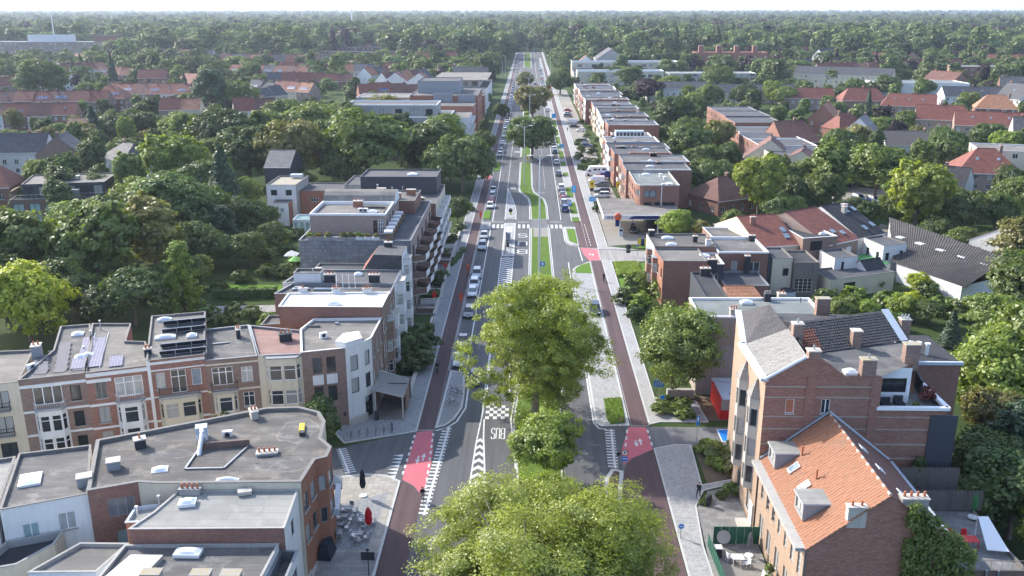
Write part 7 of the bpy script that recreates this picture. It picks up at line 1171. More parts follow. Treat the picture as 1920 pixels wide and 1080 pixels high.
# right
r = thing('school_building', 'long cream school building with flat roof right of the road', 'school', (60.34,637.59)); A_ = Vector((33.44,637.11)); block(r, [(A_.x, A_.y), (A_.x + 60, A_.y + 4), (A_.x + 60, A_.y + 22), (A_.x, A_.y + 18)], 0, 9, 'cream', 'felt_light', {0: [row(10, [5, 1], 3.6, 2.2, 'w3', .1, .98)], 3: [row(3, [5, 1], 3, 2.2, 'w3')]}, cop='white_clean', ch=.6); B_ = Vector((32.48,697.27)); block(r, [(B_.x, B_.y), (B_.x + 80, B_.y + 4), (B_.x + 80, B_.y + 22), (B_.x, B_.y + 18)], 0, 12, 'cream', 'felt_light', {0: [row(14, [8.6], 3.6, 2.2, 'w3', .04, .98)]}, cop='white_clean', ch=.6)
BLOCKED += [(A_.x + 20, A_.y, 34), (A_.x + 60, A_.y, 34), (A_.x + 40, A_.y - 20, 16), (A_.x + 70, A_.y - 18, 14)]
fblock((126.6,648.11), 60, 18, 8, 2, 'concrete', 'felt_light', 'pale school wing behind the round green trees', 12, 3, 'white_clean', ww=3); r = fblock((168.52,785.68), 60, 22, 16, 0, 'brick_orange', 'tile_red', 'red brick convent with turrets behind the school', 14, 3, 'brick_orange'); c = ORG[r]
for k in range(4): chimney(r, (c[0] - 24 + k * 15, c[1]), 16, 4, 4, 5, 0, 'brick_red')
far((125.97,518.88), 46, 13, 6, 10, 0, 'cream', 'slate', 'long slate roofed school wing right of the copper beech', chim=0); far((83.33,524.3), 34, 13, 7.6, 11, 0, 'white', 'slate', 'slate roofed classroom wing behind the brick flats', chim=0); far((209.57,618.12), 62, 15, 9, 13.5, -28, 'cream', 'slate', 'cream school wing with dark slate roof', chim=0); far((224.31,640.56), 22, 18, 8, 13, 62, 'brick_brown', 'tile_brown', 'brown roofed cross wing of the school', chim=1)
fblock((230.94,553.22), 52, 24, 9, -2, 'white', 'felt_green', 'white sports hall with row of roof domes', 3, 1, 'white_clean'); fblock((328.94,676.26), 44, 18, 11, -4, 'brick_red', 'felt_warm', 'flat roofed brick flats at the far right', 10, 3); far((268.19,846.6), 22, 16, 8, 16, 40, 'white', 'slate', 'slate gabled house alone in the right wood'); far((303,816.61), 16, 14, 8, 14, -30, 'white', 'tile_red', 'white house with red roof in the right wood')
far((44, 720), 14, 18, 9, 16, 90, 'white', 'tile_brown', 'white timber gabled house near the road bend', chim=1); far((66, 760), 34, 24, 12, 20, 90, 'grey', 'slate', 'large grey roofed hall beyond the white gable', chim=0); far((40, 690), 14, 12, 6, 8, 0, 'white', 'felt_dark', 'low white house before the school', chim=0)
# right-hand houses in the middle distance
HR = [(145.21, 482.24, 26, 12, 6.5, 11, -2, 'brick_pink', 'tile_red', 'long red roofed semi at the top of the right cluster', (3, 0), 0), (169.24, 469.79, 22, 14, 6.5, 12, -4, 'brick_brown', 'tile_red', 'red hipped pair with white seams in the right cluster', (4, 4), 0), (181.87, 441.65, 24, 13, 6.5, 11.5, -22, 'brick_buff', 'tile_red', 'red roofed pair left of the bright red rendered house', (3, 0), 3), (173.12, 383.31, 22, 12, 6.8, 12, -20, 'brick_pink', 'tile_red', 'red hipped house with bright red rendered side', (0, 4), 0), (184.26, 367.3, 26, 12, 6.2, 11, -20, 'brick_pink', 'tile_red', 'long red roofed houses at the right edge', (0, 0), 3),
      (126.08, 389.34, 13, 12, 6, 12, 60, 'brick_red', 'tile_orange', 'orange gabled brick house near the conifer', (0, 0), 0), (126.37, 366.25, 13, 11, 5, 10.5, 20, 'brick_red', 'tile_red', 'brown hipped roof right of the orange gables', (4, 4), 0), (128, 351.34, 13, 12, 5, 11, 60, 'white', 'tile_grey', 'white gabled house with grey roof and roof windows', (0, 0), 2), (138.78, 327.42, 24, 12, 4.2, 8.5, -2, 'white', 'thatch', 'long low white house with grey thatched roof', (0, 0), 0), (223.42, 442.4, 18, 14, 5.4, 11, -20, 'brick_red', 'tile_orange', 'orange hipped bungalow with white dormer', (5, 5), 0), (236.88, 497.5, 30, 12, 6, 10.5, -4, 'white', 'slate', 'slate roofed semis behind the orange bungalow', (0, 0), 2), (255.73, 484.24, 16, 14, 6, 13, -70, 'white', 'slate', 'white gabled house with slate roof at the right edge', (0, 0), 1), (268.09, 598.46, 22, 14, 7, 12, -60, 'brick_red', 'tile_brown', 'brown roofed house with steep valley near the flats', (0, 0), 1), (297.21, 568.54, 18, 12, 6, 11, -20, 'brick_red', 'slate', 'dark roofed house in the top right cluster', (0, 0), 0),
      (75.41, 282.64, 12, 15, 6.5, 12, 75, 'cream', 'tile_brown', 'cream gabled house with dark brown roof', (0, 0), 0), (81.56, 269.14, 10, 16, 6, 10.5, 68, 'cream', 'tile_brown', 'long cream house with brown roof and dormer', (0, 0), 1), (50.36, 233, 13, 13, 4, 8.5, 30, 'brick_red', 'tile_brown', 'low brick bungalow with purple-brown hipped roof', (5, 5), 0), (132.81, 264.13, 17, 15, 5.6, 11.5, -12, 'brick_pink', 'tile_red', 'red hipped villa with white dormers', (6, 6), 2), (114.97, 248.15, 12, 15, 4.2, 9, -35, 'white', 'tile_dark', 'low white house with black tiled roof', (0, 0), 0), (90.82, 314.48, 14, 16, 7.5, 13.5, 10, 'brick_red', 'tile_brown', 'brick house with tall brown gable and white balcony', (0, 3), 0), (102.55, 186.79, 14, 12, 3.6, 7, 40, 'white', 'tile_orange', 'small house with orange roof half hidden at the right', (0, 0), 0), (192.26, 348.25, 16, 12, 6, 11, -20, 'white', 'slate', 'white slate roofed house cut by the right edge', (0, 0), 1)]

for x, y, w, d, ze, zr, deg, wm, rf, lab, hip, rw in HR: hs((x, y), w, d, ze, zr, deg, wm, rf, lab, hip, rw=rw)
r = fblock((150.97,279.33), 26, 16, 9.5, -14, 'cream', 'felt_warm', 'pale yellow flat roofed house at the right edge', 4, 3, 'white'); c = ORG[r]
for k, (y0, y1) in enumerate(((268, 284), (284, 300), (300, 316), (316, 332))): flat('flat-roofed brick row behind the right flats', [(72 + k * .4, y0), (90 + k * .4, y0), (90 + k * .4, y1 - .1), (72 + k * .4, y1 - .1)], 9 + (k % 2) * .3, 'cream' if k == 0 else 'brick_red', 'felt_dark', {0: [row(2, [6.2], 1.6, 1.5, 'd2')], 3: [row(4, [6.4, 3.6, .9], 1.3, 1.6, 'd1')]}, cop='white_clean', name='apartment_building', cat='apartments', group='second row of brick flats')
for k, (y0, y1) in enumerate(((345, 365), (365, 385), (385, 405))): flat('dark roofed brick row farther behind the flats', [(78 + k * .4, y0), (96 + k * .4, y0), (96 + k * .4, y1 - .1), (78 + k * .4, y1 - .1)], 9.2 + (k % 2) * .3, 'brick_red', 'felt_dark', {0: [row(2, [6.2], 1.6, 1.5, 'd2')], 3: [row(5, [6.4, 3.6, .9], 1.3, 1.6, 'd1')]}, cop='lead', name='apartment_building', cat='apartments', group='third row of brick flats')

# small rows of houses scattered through the far neighbourhoods
rs_ = random.Random(21); made = 0
for k in range(400):
    y = rs_.uniform(400, 1150); u = rs_.choice([rs_.uniform(-.62, -.1), rs_.uniform(-.6, -.12), rs_.uniform(.24, .6)]); x = u * y
    if made > 62 or any((x - a) ** 2 + (y - b) ** 2 < (c + 19) ** 2 for a, b, c in BLOCKED): continue
    made += 1; n = rs_.randint(2, 6); ang = rs_.choice([-10, 0, 8, 20, -25, 60]); a = R(ang); z = rs_.uniform(5.6, 7.5); d_ = Vector((math.cos(a), math.sin(a)))
    for i in range(n):
        rf = rs_.choice(['tile_red', 'tile_red', 'tile_orange', 'tile_brown', 'slate', 'tile_red']); wm = rs_.choice(['white', 'brick_red', 'brick_brown', 'cream', 'brick_pink']); hs((x + d_.x * 9 * (i - n / 2), y + d_.y * 9 * (i - n / 2)), 8.98, 10.5, z, z + rs_.uniform(3.8, 5.5), ang, wm, rf, f"{'red' if rf != 'slate' else 'slate'} roofed house in the far {'left' if x < 0 else 'right'} neighbourhood", chim=1 if y < 700 else 0, sol=4 if rs_.random() < .15 else 0, wins=None if y < 600 else {0: [row(2, [3.6], 1.3, 1.4)]}, group='small far houses')
# ---------------------------------------------------------------- vehicles
CARS = {}
def car_kind(kind):
    L, W, H, hood, z_belt, f0, f1, r0, r1 = {'hatch': (4.1, 1.76, 1.47, .95, .93, .9, 1.75, 4.0, 3.45), 'estate': (4.65, 1.8, 1.46, .95, .92, 1.2, 2.05, 4.55, 4.05), 'saloon': (4.6, 1.8, 1.42, .93, .9, 1.2, 2.05, 4.1, 3.35), 'suv': (4.5, 1.86, 1.66, 1.05, 1.05, 1.05, 1.75, 4.42, 4.0), 'van': (4.9, 1.92, 1.98, 1.12, 1.15, .55, 1.4, 4.88, 4.8)}[kind]
    w = W / 2; parts = []; mb = MB()     # nose at -y
    st = [(0, .8, .45, .6), (.12, .93, .3, .72), (.5, .99, .24, .86), (f0, 1, .22, z_belt), (L * .55, 1, .22, z_belt + .02), (r0 - .1, .99, .24, z_belt + .03), (L - .1, .94, .3, z_belt if kind not in ('saloon',) else z_belt - .03), (L, .84, .42, z_belt - .12)]
    rings = [[(-w * k, y - L / 2, zb), (-w * k * 1.02, y - L / 2, (zb + zt) * .5), (-w * k * .95, y - L / 2, zt - .05), (-w * k * .8, y - L / 2, zt), (w * k * .8, y - L / 2, zt), (w * k * .95, y - L / 2, zt - .05), (w * k * 1.02, y - L / 2, (zb + zt) * .5), (w * k, y - L / 2, zb)] for y, k, zb, zt in st]
    for a, b in zip(rings[:-1], rings[1:]):
        for i in range(8): j = (i + 1) % 8; mb.poly([a[i], b[i], b[j], a[j]], 'car_white')
    mb.poly(rings[0], 'car_white'); mb.poly(rings[-1][::-1], 'car_white'); me = mb.mesh('body')
    for p in me.polygons: p.use_smooth = False
    parts.append(('body', me, 1))
    lo = [(-w * .93, f0 - L / 2, z_belt), (w * .93, f0 - L / 2, z_belt), (w * .93, r0 - L / 2, z_belt + .03), (-w * .93, r0 - L / 2, z_belt + .03)]; hi = [(-w * .74, f1 - L / 2, H - .05), (w * .74, f1 - L / 2, H - .05), (w * .74, r1 - L / 2, H - .05), (-w * .74, r1 - L / 2, H - .05)]
    def win(ids, nm):
        mb = MB(); a, b = ids; mb.poly([lo[a], lo[b], hi[b], hi[a]], 'glass_dark' if not (kind == 'van' and nm != 'windscreen') else 'car_white'); parts.append((nm, mb.mesh(nm), 1 if kind == 'van' and nm != 'windscreen' else 0))
    win((0, 1), 'windscreen'); win((1, 2), 'side_window'); win((2, 3), 'rear_window'); win((3, 0), 'side_window')
    mb = MB(); top = [(x * .93, y, H + .02) for x, y, z in hi]
    for i in range(4): mb.poly([hi[i], hi[(i + 1) % 4], top[(i + 1) % 4], top[i]], 'car_white')
    mb.poly(top, 'car_white')
    for i in range(4): mb.cyl(lo[i], hi[i], .05, .045, 'car_white', 5, False)
    if kind != 'saloon' or 1:
        for s in (-1, 1): m0 = Vector(lo[0 if s < 0 else 1]).lerp(Vector(lo[3 if s < 0 else 2]), .5); m1 = Vector(hi[0 if s < 0 else 1]).lerp(Vector(hi[3 if s < 0 else 2]), .48); mb.cyl(m0, m1, .05, .045, 'car_white', 5, False)
    parts.append(('roof', mb.mesh('roof'), 1))
    for s in (-1, 1):
        mb = MB(); mb.box((s * w * .66, -L / 2 + .08, .66), (.34, .16, .14), 'lamp_white'); parts.append(('headlight', mb.mesh('headlight'), 0)); mb = MB(); mb.box((s * w * .74, L / 2 - .05, .78), (.24, .12, .18), 'lamp_red'); parts.append(('tail_light', mb.mesh('tail_light'), 0)); mb = MB(); mb.box((s * (w + .1), f0 - L / 2 + .35, z_belt + .08), (.18, .1, .13), 'car_white'); parts.append(('wing_mirror', mb.mesh('wing_mirror'), 1))
    for y in (-1, 1): mb = MB(); mb.box((0, y * (L / 2 + .005), .5), (.52, .02, .12), 'white_clean'); parts.append(('number_plate', mb.mesh('number_plate'), 0))
    mb = MB(); mb.box((0, -L / 2 + .02, .42), (1.0, .06, .18), 'dark'); parts.append(('grille', mb.mesh('grille'), 0))
    wheels = []
    for s in (-1, 1):
        for y in (-L / 2 + .8, L / 2 - .85): mb = MB(); mb.cyl((s * (w - .2), y, .32), (s * (w + .015), y, .32), .32, .32, 'tyre', 14); rm = MB(); rm.cyl((s * (w - .02), y, .32), (s * (w + .03), y, .32), .2, .19, 'steel', 10); wheels.append((mb.mesh('wheel'), rm.mesh('rim')))
    CARS[kind] = (parts, wheels)
CN = dict(hatch='hatchback', estate='estate car', saloon='saloon', suv='SUV', van='van')
CG = {}
def car(x, y, kind, colr, place, rz=0, z=.03, group=None):
    if kind not in CARS: car_kind(kind)
    word = {'darkblue': 'dark blue', 'lightgrey': 'light grey'}.get(colr, colr); t = thing('van' if kind == 'van' else 'car', f'{word} {CN[kind]} {place}', 'van' if kind == 'van' else 'car', (x, y, z), group, rz); parts, wheels = CARS[kind]
    for nm, me, paint in parts: copy_to(me, nm, t, 'car_' + colr if paint else None)
    for wm, rm in wheels: o = copy_to(wm, 'wheel', t); copy_to(rm, 'rim', o)
rc = random.Random(3); LK = 'parked along the left kerb'; RK = 'parked along the right kerb'
for y, kd, c in ((123.9, 'saloon', 'silver'), (131.9, 'saloon', 'grey'), (146, 'estate', 'grey'), (157.3, 'hatch', 'white'), (162.3, 'suv', 'white'), (169.2, 'suv', 'silver'), (190.9, 'suv', 'silver'), (200.6, 'hatch', 'silver'), (233.6, 'hatch', 'white'), (241.2, 'hatch', 'red'), (247.1, 'estate', 'silver'), (255.4, 'saloon', 'silver'), (320.8, 'suv', 'silver'), (330, 'hatch', 'grey'), (341.8, 'suv', 'darkblue'), (349, 'estate', 'silver'), (372, 'hatch', 'white'), (387, 'van', 'white'), (397, 'saloon', 'black'), (405, 'hatch', 'silver'), (420, 'hatch', 'white'), (428, 'estate', 'black'), (444, 'hatch', 'silver')): car(-10.0 + rc.uniform(-.08, .08), y, kd, c, LK, rc.uniform(-.02, .02), group='cars parked along the left kerb')
for k in range(26):
    y = 452 + k * 7.2 + rc.uniform(-.6, .6)
    if k not in (5, 6, 14, 20): car(-10.2, y, rc.choice(['hatch', 'suv', 'estate']), rc.choice(['white', 'silver', 'grey', 'black', 'blue', 'lightgrey']), 'in the far left kerb line', group='cars parked far up the left kerb')
for y, kd, c in ((230, 'suv', 'blue'), (237.9, 'suv', 'silver'), (243.2, 'hatch', 'red'), (249.2, 'hatch', 'grey'), (259.3, 'suv', 'white'), (282.4, 'suv', 'grey'), (305.2, 'estate', 'white'), (328.8, 'estate', 'blue'), (336, 'hatch', 'white'), (343, 'hatch', 'grey'), (349.5, 'hatch', 'silver'), (357, 'hatch', 'black'), (366.5, 'hatch', 'grey'), (472, 'van', 'white'), (480, 'suv', 'beige')): car(9.6, y, kd, c, RK, math.pi + rc.uniform(-.02, .02), group='cars parked along the right kerb')
for k in range(30):
    y = 560 + k * 9 + rc.uniform(-1, 1); car(10.0, y, rc.choice(['hatch', 'suv', 'estate', 'van']), rc.choice(['white', 'silver', 'grey', 'black', 'black', 'red', 'lightgrey']), 'in the far right kerb line', math.pi, group='cars parked far up the right kerb')
car(-7.3, 117.2, 'hatch', 'darkblue', 'driving towards the checkered marking'); car(11.6, 147.5, 'suv', 'darkblue', 'parked on the paved bay right of the plane tree', 0, .13)
for x, y, kd, c, rz, pl in ((20.8, 417.6, 'van', 'white', 1.57, 'parked across the far flats yard'), (19.2, 443, 'suv', 'grey', 1.57, 'in the far flats yard'), (19.6, 453, 'hatch', 'silver', 1.57, 'in the far flats yard'), (20.2, 468, 'hatch', 'red', 1.57, 'in the far flats yard'), (22.4, 389.4, 'hatch', 'white', -1.57, 'alone on a paved drive of the flats'), (20.4, 402, 'estate', 'black', 1.57, 'half hidden by hedges of the flats'), (22.2, 344, 'estate', 'blue', 1.57, 'on the drive between the flats hedges'), (22, 357, 'hatch', 'grey', 1.57, 'behind the hedge of the flats'), (20.6, 269.8, 'van', 'white', -1.57, 'beside the camper van'), (21.8, 264.4, 'estate', 'grey', -1.57, 'beside the white van at the flats'), (21.0, 254, 'estate', 'black', -1.57, 'behind the yellow sign'), (20.6, 247.2, 'suv', 'lightgrey', -1.57, 'nearest the petrol canopy'), (21.6, 275.4, 'hatch', 'red', -1.57, 'half hidden behind the white van'), (90.7, 260, 'suv', 'grey', .5, 'in the yard under the right trees'), (90.6, 245, 'suv', 'blue', .3, 'in the yard under the right trees'), (94, 243, 'hatch', 'blue', .4, 'in the yard under the right trees'), (94.6, 263.5, 'hatch', 'black', .6, 'in the yard under the right trees'), (24.6, 206.6, 'hatch', 'black', 0, 'under the petrol station canopy'), (-17.8, 383, 'hatch', 'white', 0, 'on the pavement beside the dark street tree'), (-17.6, 330, 'hatch', 'lightgrey', 0, 'on the left pavement beside the wood')): car(x, y, kd, c, pl, rz, .13 if abs(x) < 60 else .07)
for x, y, kd, c in ((-5.5, 720, 'hatch', 'white'), (-8.5, 690, 'hatch', 'black'), (-9.2, 860, 'van', 'white'), (-7.4, 905, 'suv', 'white'), (4.4, 905, 'hatch', 'black'), (4.6, 640, 'hatch', 'grey')): car(x, y, kd, c, 'driving near the far crossing', math.pi if x > 0 else 0)
def blockveh(name, label, cat, loc, rz, boxes, wheels):
    t = thing(name, label, cat, loc, None, rz)
    for nm, c, s, m in boxes: mb = MB(); mb.box(c, s, m); copy_to(mb.mesh(nm), nm, t)
    for x, y, r_ in wheels: mb = MB(); mb.cyl((x - .12, y, r_), (x + .12, y, r_), r_, r_, 'tyre', 12); o = copy_to(mb.mesh('wheel'), 'wheel', t); mb = MB(); mb.cyl((x - .14, y, r_), (x + .14, y, r_), r_ * .6, r_ * .6, 'steel', 10); copy_to(mb.mesh('rim'), 'rim', o)
    return t
t = thing('camper_van', 'white camper van with dark windows parked at the brick flats', 'camper van', (21.2, 282.2, .13), None, -1.57); mb = MB(); pr = [(-3.4, .45), (-3.3, 1.2), (-2.5, 1.9), (-1.9, 2.9), (3.3, 2.95), (3.45, 2.6), (3.45, .45)]
for s in (-1, 1): mb.poly([(s * 1.1, y, z) for y, z in (pr if s > 0 else pr[::-1])], 'car_white')
for (ya, za), (yb, zb) in zip(pr, pr[1:] + pr[:1]): mb.poly([(-1.1, ya, za), (1.1, ya, za), (1.1, yb, zb), (-1.1, yb, zb)], 'car_white')
copy_to(mb.mesh('body'), 'body', t)
for s in (-1, 1):
    for y, w_, z_ in ((-1.9, .9, 1.6), (-.2, 1.1, 2.0), (1.0, .6, 2.0), (2.5, 1.1, 2.1)): mb = MB(); mb.box((s * 1.11, y, z_), (.03, w_, .55), 'glass_dark'); copy_to(mb.mesh('side_window'), 'side_window', t)
    for y in (-2.3, 1.8): mb = MB(); mb.cyl((s * .9, y, .36), (s * 1.12, y, .36), .36, .36, 'tyre', 12); copy_to(mb.mesh('wheel'), 'wheel', t)
mb = MB(); mb.poly([(-.95, -2.53, 1.92), (.95, -2.53, 1.92), (.95, -3.22, 1.28), (-.95, -3.22, 1.28)], 'glass_dark'); copy_to(mb.mesh('windscreen'), 'windscreen', t); mb = MB(); mb.box((0, .4, 3.0), (.6, .6, .15), 'white_clean'); copy_to(mb.mesh('roof_vent'), 'roof_vent', t)
blockveh('truck', 'small dark blue box truck behind the camper van', 'truck', (24.6, 276.2, .13), -1.57, (('cargo_box', (0, .6, 1.5), (1.9, 3, 1.9), 'navy'), ('cab', (0, -1.6, 1.1), (1.8, 1.5, 1.6), 'navy'), ('windscreen', (0, -2.36, 1.45), (1.5, .04, .6), 'glass_dark')), ((-.85, -1.5, .35), (.85, -1.5, .35), (-.85, 1.4, .35), (.85, 1.4, .35)))
ex = blockveh('excavator', 'red and white mini excavator on the dirt yard', 'excavator', (94, 206.6, .07), .4, (('undercarriage', (0, 0, .3), (1.9, 2.2, .55), 'dark'), ('body', (0, .2, 1.0), (1.7, 2.0, .8), 'orange_red'), ('cab', (-.1, -.1, 2.1), (1.2, 1.3, 1.4), 'white_clean'), ('cab_window', (-.1, -.78, 2.1), (1.0, .05, 1.0), 'glass_dark')), ()); mb = MB(); mb.cyl((.5, -.8, 1.2), (.5, -2.2, 2.6), .16, .12, 'orange_red', 6); mb.cyl((.5, -2.2, 2.6), (.5, -3, .6), .12, .1, 'orange_red', 6); copy_to(mb.mesh('digger_arm'), 'digger_arm', ex)
# ---------------------------------------------------------------- lamps, masts, signs
def lamp(xy, h, label, arms=2, r0=.16):
    x, y = xy; t = thing('street_lamp', label, 'street lamp', (x, y, .1), 'tall grey street lamps'); mb = MB(); mb.cyl((x, y, .1), (x, y, h * .5), r0, r0 * .8, 'lamp_pole', 9, False); mb.cyl((x, y, h * .5), (x, y, h), r0 * .8, r0 * .5, 'lamp_pole', 9); mb.build('pole', t)
    for s in (-1, 1)[:arms]: mb = MB(); mb.cyl((x, y, h - .9), (x + s * .9, y, h - .1), .07, .06, 'lamp_pole', 6); mb.cyl((x + s * .9, y, h - .1), (x + s * 1.5, y, h), .06, .05, 'lamp_pole', 6); a = mb.build('arm', t); mb = MB(); mb.box((x + s * 1.95, y, h + .02), (1.0, .36, .14), 'white_clean'); mb.build('lamp_head', a)
lamp((-1.15, 265), 17.7, 'tall double lamp post in the grass beyond the zebra crossing'); lamp((2.2, 167.9), 24, 'tallest lamp post on the median before the zebra crossing', r0=.22); lamp((.5, 372), 17, 'double lamp post on the median before the dark tree'); lamp((0, 470), 17, 'double lamp post rising behind the olive median tree'); lamp((-18, 709), 16.5, 'single far lamp post on the left pavement', 1); lamp((17.5, 750), 14, 'single far lamp post on the right pavement', 1); lamp((-1.4, 940), 18, 'double lamp post on the far median'); lamp((-20, 705), 12, 'thin far pole beside the left pavement lamp', 1); lamp((2, 620), 16, 'lamp post at the far crossing'); lamp((6, 1080), 20, 'lamp post at the road bend', 1)
def sign(xy, label, panels, h, pole='steel', rz=0, z=.1, name='traffic_sign', cat='sign', r0=.05):
    """panels: (shape, z centre, w, h, colour[, face extras])"""
    x, y = xy; t = thing(name, label, cat, (x, y, z)); mb = MB(); mb.cyl((x, y, z), (x, y, z + h), r0, r0, pole, 7); mb.build('post', t)
    for i, (shp, zc, w, hh, m, *ex) in enumerate(panels):
        mb = MB(); f = y - .07
        if shp == 'r': mb.box((x, f, zc), (w, .04, hh), m, rz)
        else: mb.cyl((x, f + .02, zc), (x, f - .02, zc), w / 2, w / 2, m, 18)
        o = mb.build('panel', t)
        for e in ex:
            mb = MB(); k, dx, dz, ew, eh, em = e
            if k == 'r': mb.box((x + dx, f - .03 - .004 * len(ex), zc + dz), (ew, .012, eh), em)
            else: mb.cyl((x + dx, f - .022, zc + dz), (x + dx, f - .034, zc + dz), ew / 2, ew / 2, em, 16)
            mb.build('symbol', o)
    return t
sign((10.96, 91.0), 'round red-edged no turn sign above a blue plate at the cycle crossing', [('c', 2.75, .8, .8, 'red_paint', ('c', 0, 0, .62, .62, 'white_clean'), ('r', -.05, .03, .1, .34, 'dark'), ('r', .08, .1, .26, .09, 'dark')), ('r', 1.95, .7, .55, 'blue_sign', ('r', 0, .05, .5, .1, 'white_clean'))], 3.1)
sign((10.3, 91.4), 'small black backed sign left of the no turn sign', [('c', 2.35, .5, .5, 'dark')], 2.5); sign((15.25, 78.2), 'small round blue arrow sign on the pale pavement', [('c', 1.4, .55, .55, 'blue_sign', ('r', 0, 0, .3, .09, 'white_clean'))], 1.5); sign((20.4, 98.4), 'tall narrow blue sign at the side street corner', [('r', 3.2, .35, 1.2, 'blue_sign', ('r', 0, .2, .12, .5, 'white_clean'))], 3.8)
t = sign((17.4, 110.2), 'blue direction board with white lines beside the round tree', [('r', 2.9, 1.35, .95, 'blue_sign', *[('r', -.42 + k * .28, 0, .07, .7, 'white_clean') for k in range(4)]), ('c', 3.65, .4, .4, 'white_clean', ('c', 0, 0, .26, .26, 'terracotta'))], 3.7); sign((17.5, 107.4), 'small round blue sign below the direction board', [('c', 2.2, .6, .6, 'blue_sign')], 2.4); sign((21.3, 185.2), 'dark backs of two signs at the station side street', [('c', 2.0, 1.2, 1.2, 'dark'), ('r', 1.0, .9, .6, 'dark')], 2.6); sign((-14.5, 71.4), 'black rectangular board on a post by the cafe terrace', [('r', 2.2, 1.25, .85, 'dark'), ('c', 2.85, .3, .3, 'dark')], 2.8, 'dark')
sign((23.2, 184.4), 'thin pole with small sign near the brick end house', [('r', 2.6, .3, .5, 'blue_sign')], 3.4, 'grey'); sign((12.6, 246.5), 'tall sky-blue info board on the verge beside the red car', [('r', 2.6, 1.2, 1.9, 'sky_sign', ('r', 0, .2, .2, .9, 'white_clean'))], 3.5); sign((12.2, 332), 'sky-blue info board farther along the verge', [('r', 2.2, 1.7, 1.3, 'sky_sign', ('r', 0, 0, .2, .8, 'white_clean'))], 2.9); sign((16.9, 233.6), 'sky-blue board before the petrol canopy', [('r', 2.4, 1.7, 1.3, 'sky_sign', *[('r', -.4 + .4 * k, 0, .12, .8, 'white_clean') for k in range(3)])], 3.1); sign((10.9, 229.6), 'narrow blue and white parking sign with red foot', [('r', 2.2, .6, 1.4, 'sky_sign', ('r', 0, .1, .3, .7, 'white_clean'))], 3, 'red_paint')
sign((18.2, 254), 'yellow advertising board with dark base at the station', [('r', 2.6, 1.4, 2.0, 'yellow', ('r', 0, .1, .5, .5, 'dark'), ('r', 0, -.3, .4, .2, 'red_paint')), ('r', 1.0, 1.0, 1.0, 'dark')], 3.6); sign((25.2, 250), 'smaller yellow board in front of the flats', [('r', 3.2, 1.0, 1.8, 'yellow', ('r', 0, 0, .4, .4, 'dark'))], 4.2)
for y, lab in ((170.6, 'red works sign on the left cycle path behind the silver cars'), (151.5, 'red works sign on the left cycle path near the plane tree'), (219, 'red works sign at the zebra crossing')): sign((-11.75, y), lab, [('r', 1.7, .5, .9, 'orange_red'), ('c', 1.0, .5, .5, 'orange_red')], 2.2, 'red_paint', z=.12)
sign((-16.3, 150), 'red flag-like estate agent board before the balcony flats', [('r', 2.4, .7, 1.0, 'red_paint')], 3, 'white_clean'); sign((-15.9, 168), 'red board on a thin pole by the front hedges', [('r', 2.6, .6, .8, 'red_paint')], 3.2, 'grey'); sign((2.9, 169.5), 'blue parking sign with arm at the lamp post foot', [('r', 2.6, .9, .9, 'blue_sign', ('r', 0, 0, .3, .5, 'white_clean'))], 3.1); sign((-4.4, 224.4), 'black and yellow beacon on the striped island', [('c', 1.3, 1.0, 1.0, 'dark'), ('r', .6, .5, .6, 'yellow')], 1.6); sign((-.2, 311), 'yellow traffic beacon at the median gap', [('r', 1.0, .45, 1.6, 'yellow')], 1.9, 'yellow'); sign((11.9, 430), 'sky-blue works board far up the right verge', [('r', 2.2, 2, 2, 'sky_sign')], 3); sign((13.4, 600), 'orange works board at the far crossing', [('r', 2, 2.5, 2, 'orange_red')], 3)
mast = thing('antenna_mast', 'slim white phone mast rising above the far left wood', 'mast', (-320, 1693)); mb = MB(); mb.cyl((-320, 1693, 0), (-320, 1693, 62), 1.2, .9, 'white_clean', 10); mb.build('pole', mast)
for a in range(3): mb = MB(); mb.box((-320 + 1.8 * math.cos(a * 2.1), 1693 + 1.8 * math.sin(a * 2.1), 60), (.8, .8, 5), 'white_clean'); mb.build('antenna', mast)
for i, (x, y) in enumerate(((-2200, 7800), (-1150, 8200), (900, 8000), (1700, 8300), (2700, 8000), (3900, 8200), (-350, 8300), (-3600, 8000))):
    t = thing('pylon', 'faint power pylon on the horizon', 'pylon', (x, y), 'power pylons on the horizon'); mb = MB()
    for sx, sy in ((-1, -1), (1, -1), (1, 1), (-1, 1)): mb.cyl((x + sx * 5, y + sy * 5, 0), (x + sx, y + sy, 62), .5, .4, 'lead', 4)
    mb.build('tower', t)
    for z in (44, 52, 60): mb = MB(); mb.box((x, y, z), (22 - (z - 44) * .3, .8, .8), 'lead'); mb.build('crossarm', t)
# bus shelter and platform furniture
t = thing('bus_shelter', 'small bus shelter with pale roof on the platform', 'bus shelter', (-4.6, 196, .16)); part(t, 'roof', (-4.2, 197.5, 2.75), (1.3, 4.6, .12), 'white_clean'); part(t, 'back_panel', (-4.85, 197.5, 1.45), (.05, 4.4, 2.2), 'glass_dark'); part(t, 'bench', (-4.5, 196.6, .6), (.4, 2.2, .08), 'wood')
for y in (195.3, 199.7): part(t, 'post', (-4.8, y, 1.45), (.1, .1, 2.6), 'anthracite')
part(t, 'end_panel', (-4.35, 195.3, 1.5), (.95, .05, 1.9), 'glass_sky'); o = thing('railing', 'dark railing along the bus platform edge', 'railing', (-4.9, 190, .16)); railing(o, [(-4.9, 185.5), (-4.9, 194.6)], .16, 1.0, 'anthracite', 'bars', .4); o = thing('ticket_machine', 'dark ticket machine on the bus platform', 'machine', (-4.4, 192, .16)); part(o, 'body', (-4.4, 192, .95), (.6, .5, 1.6), 'anthracite'); part(o, 'screen', (-4.4, 191.73, 1.4), (.4, .04, .4), 'glass_sky')
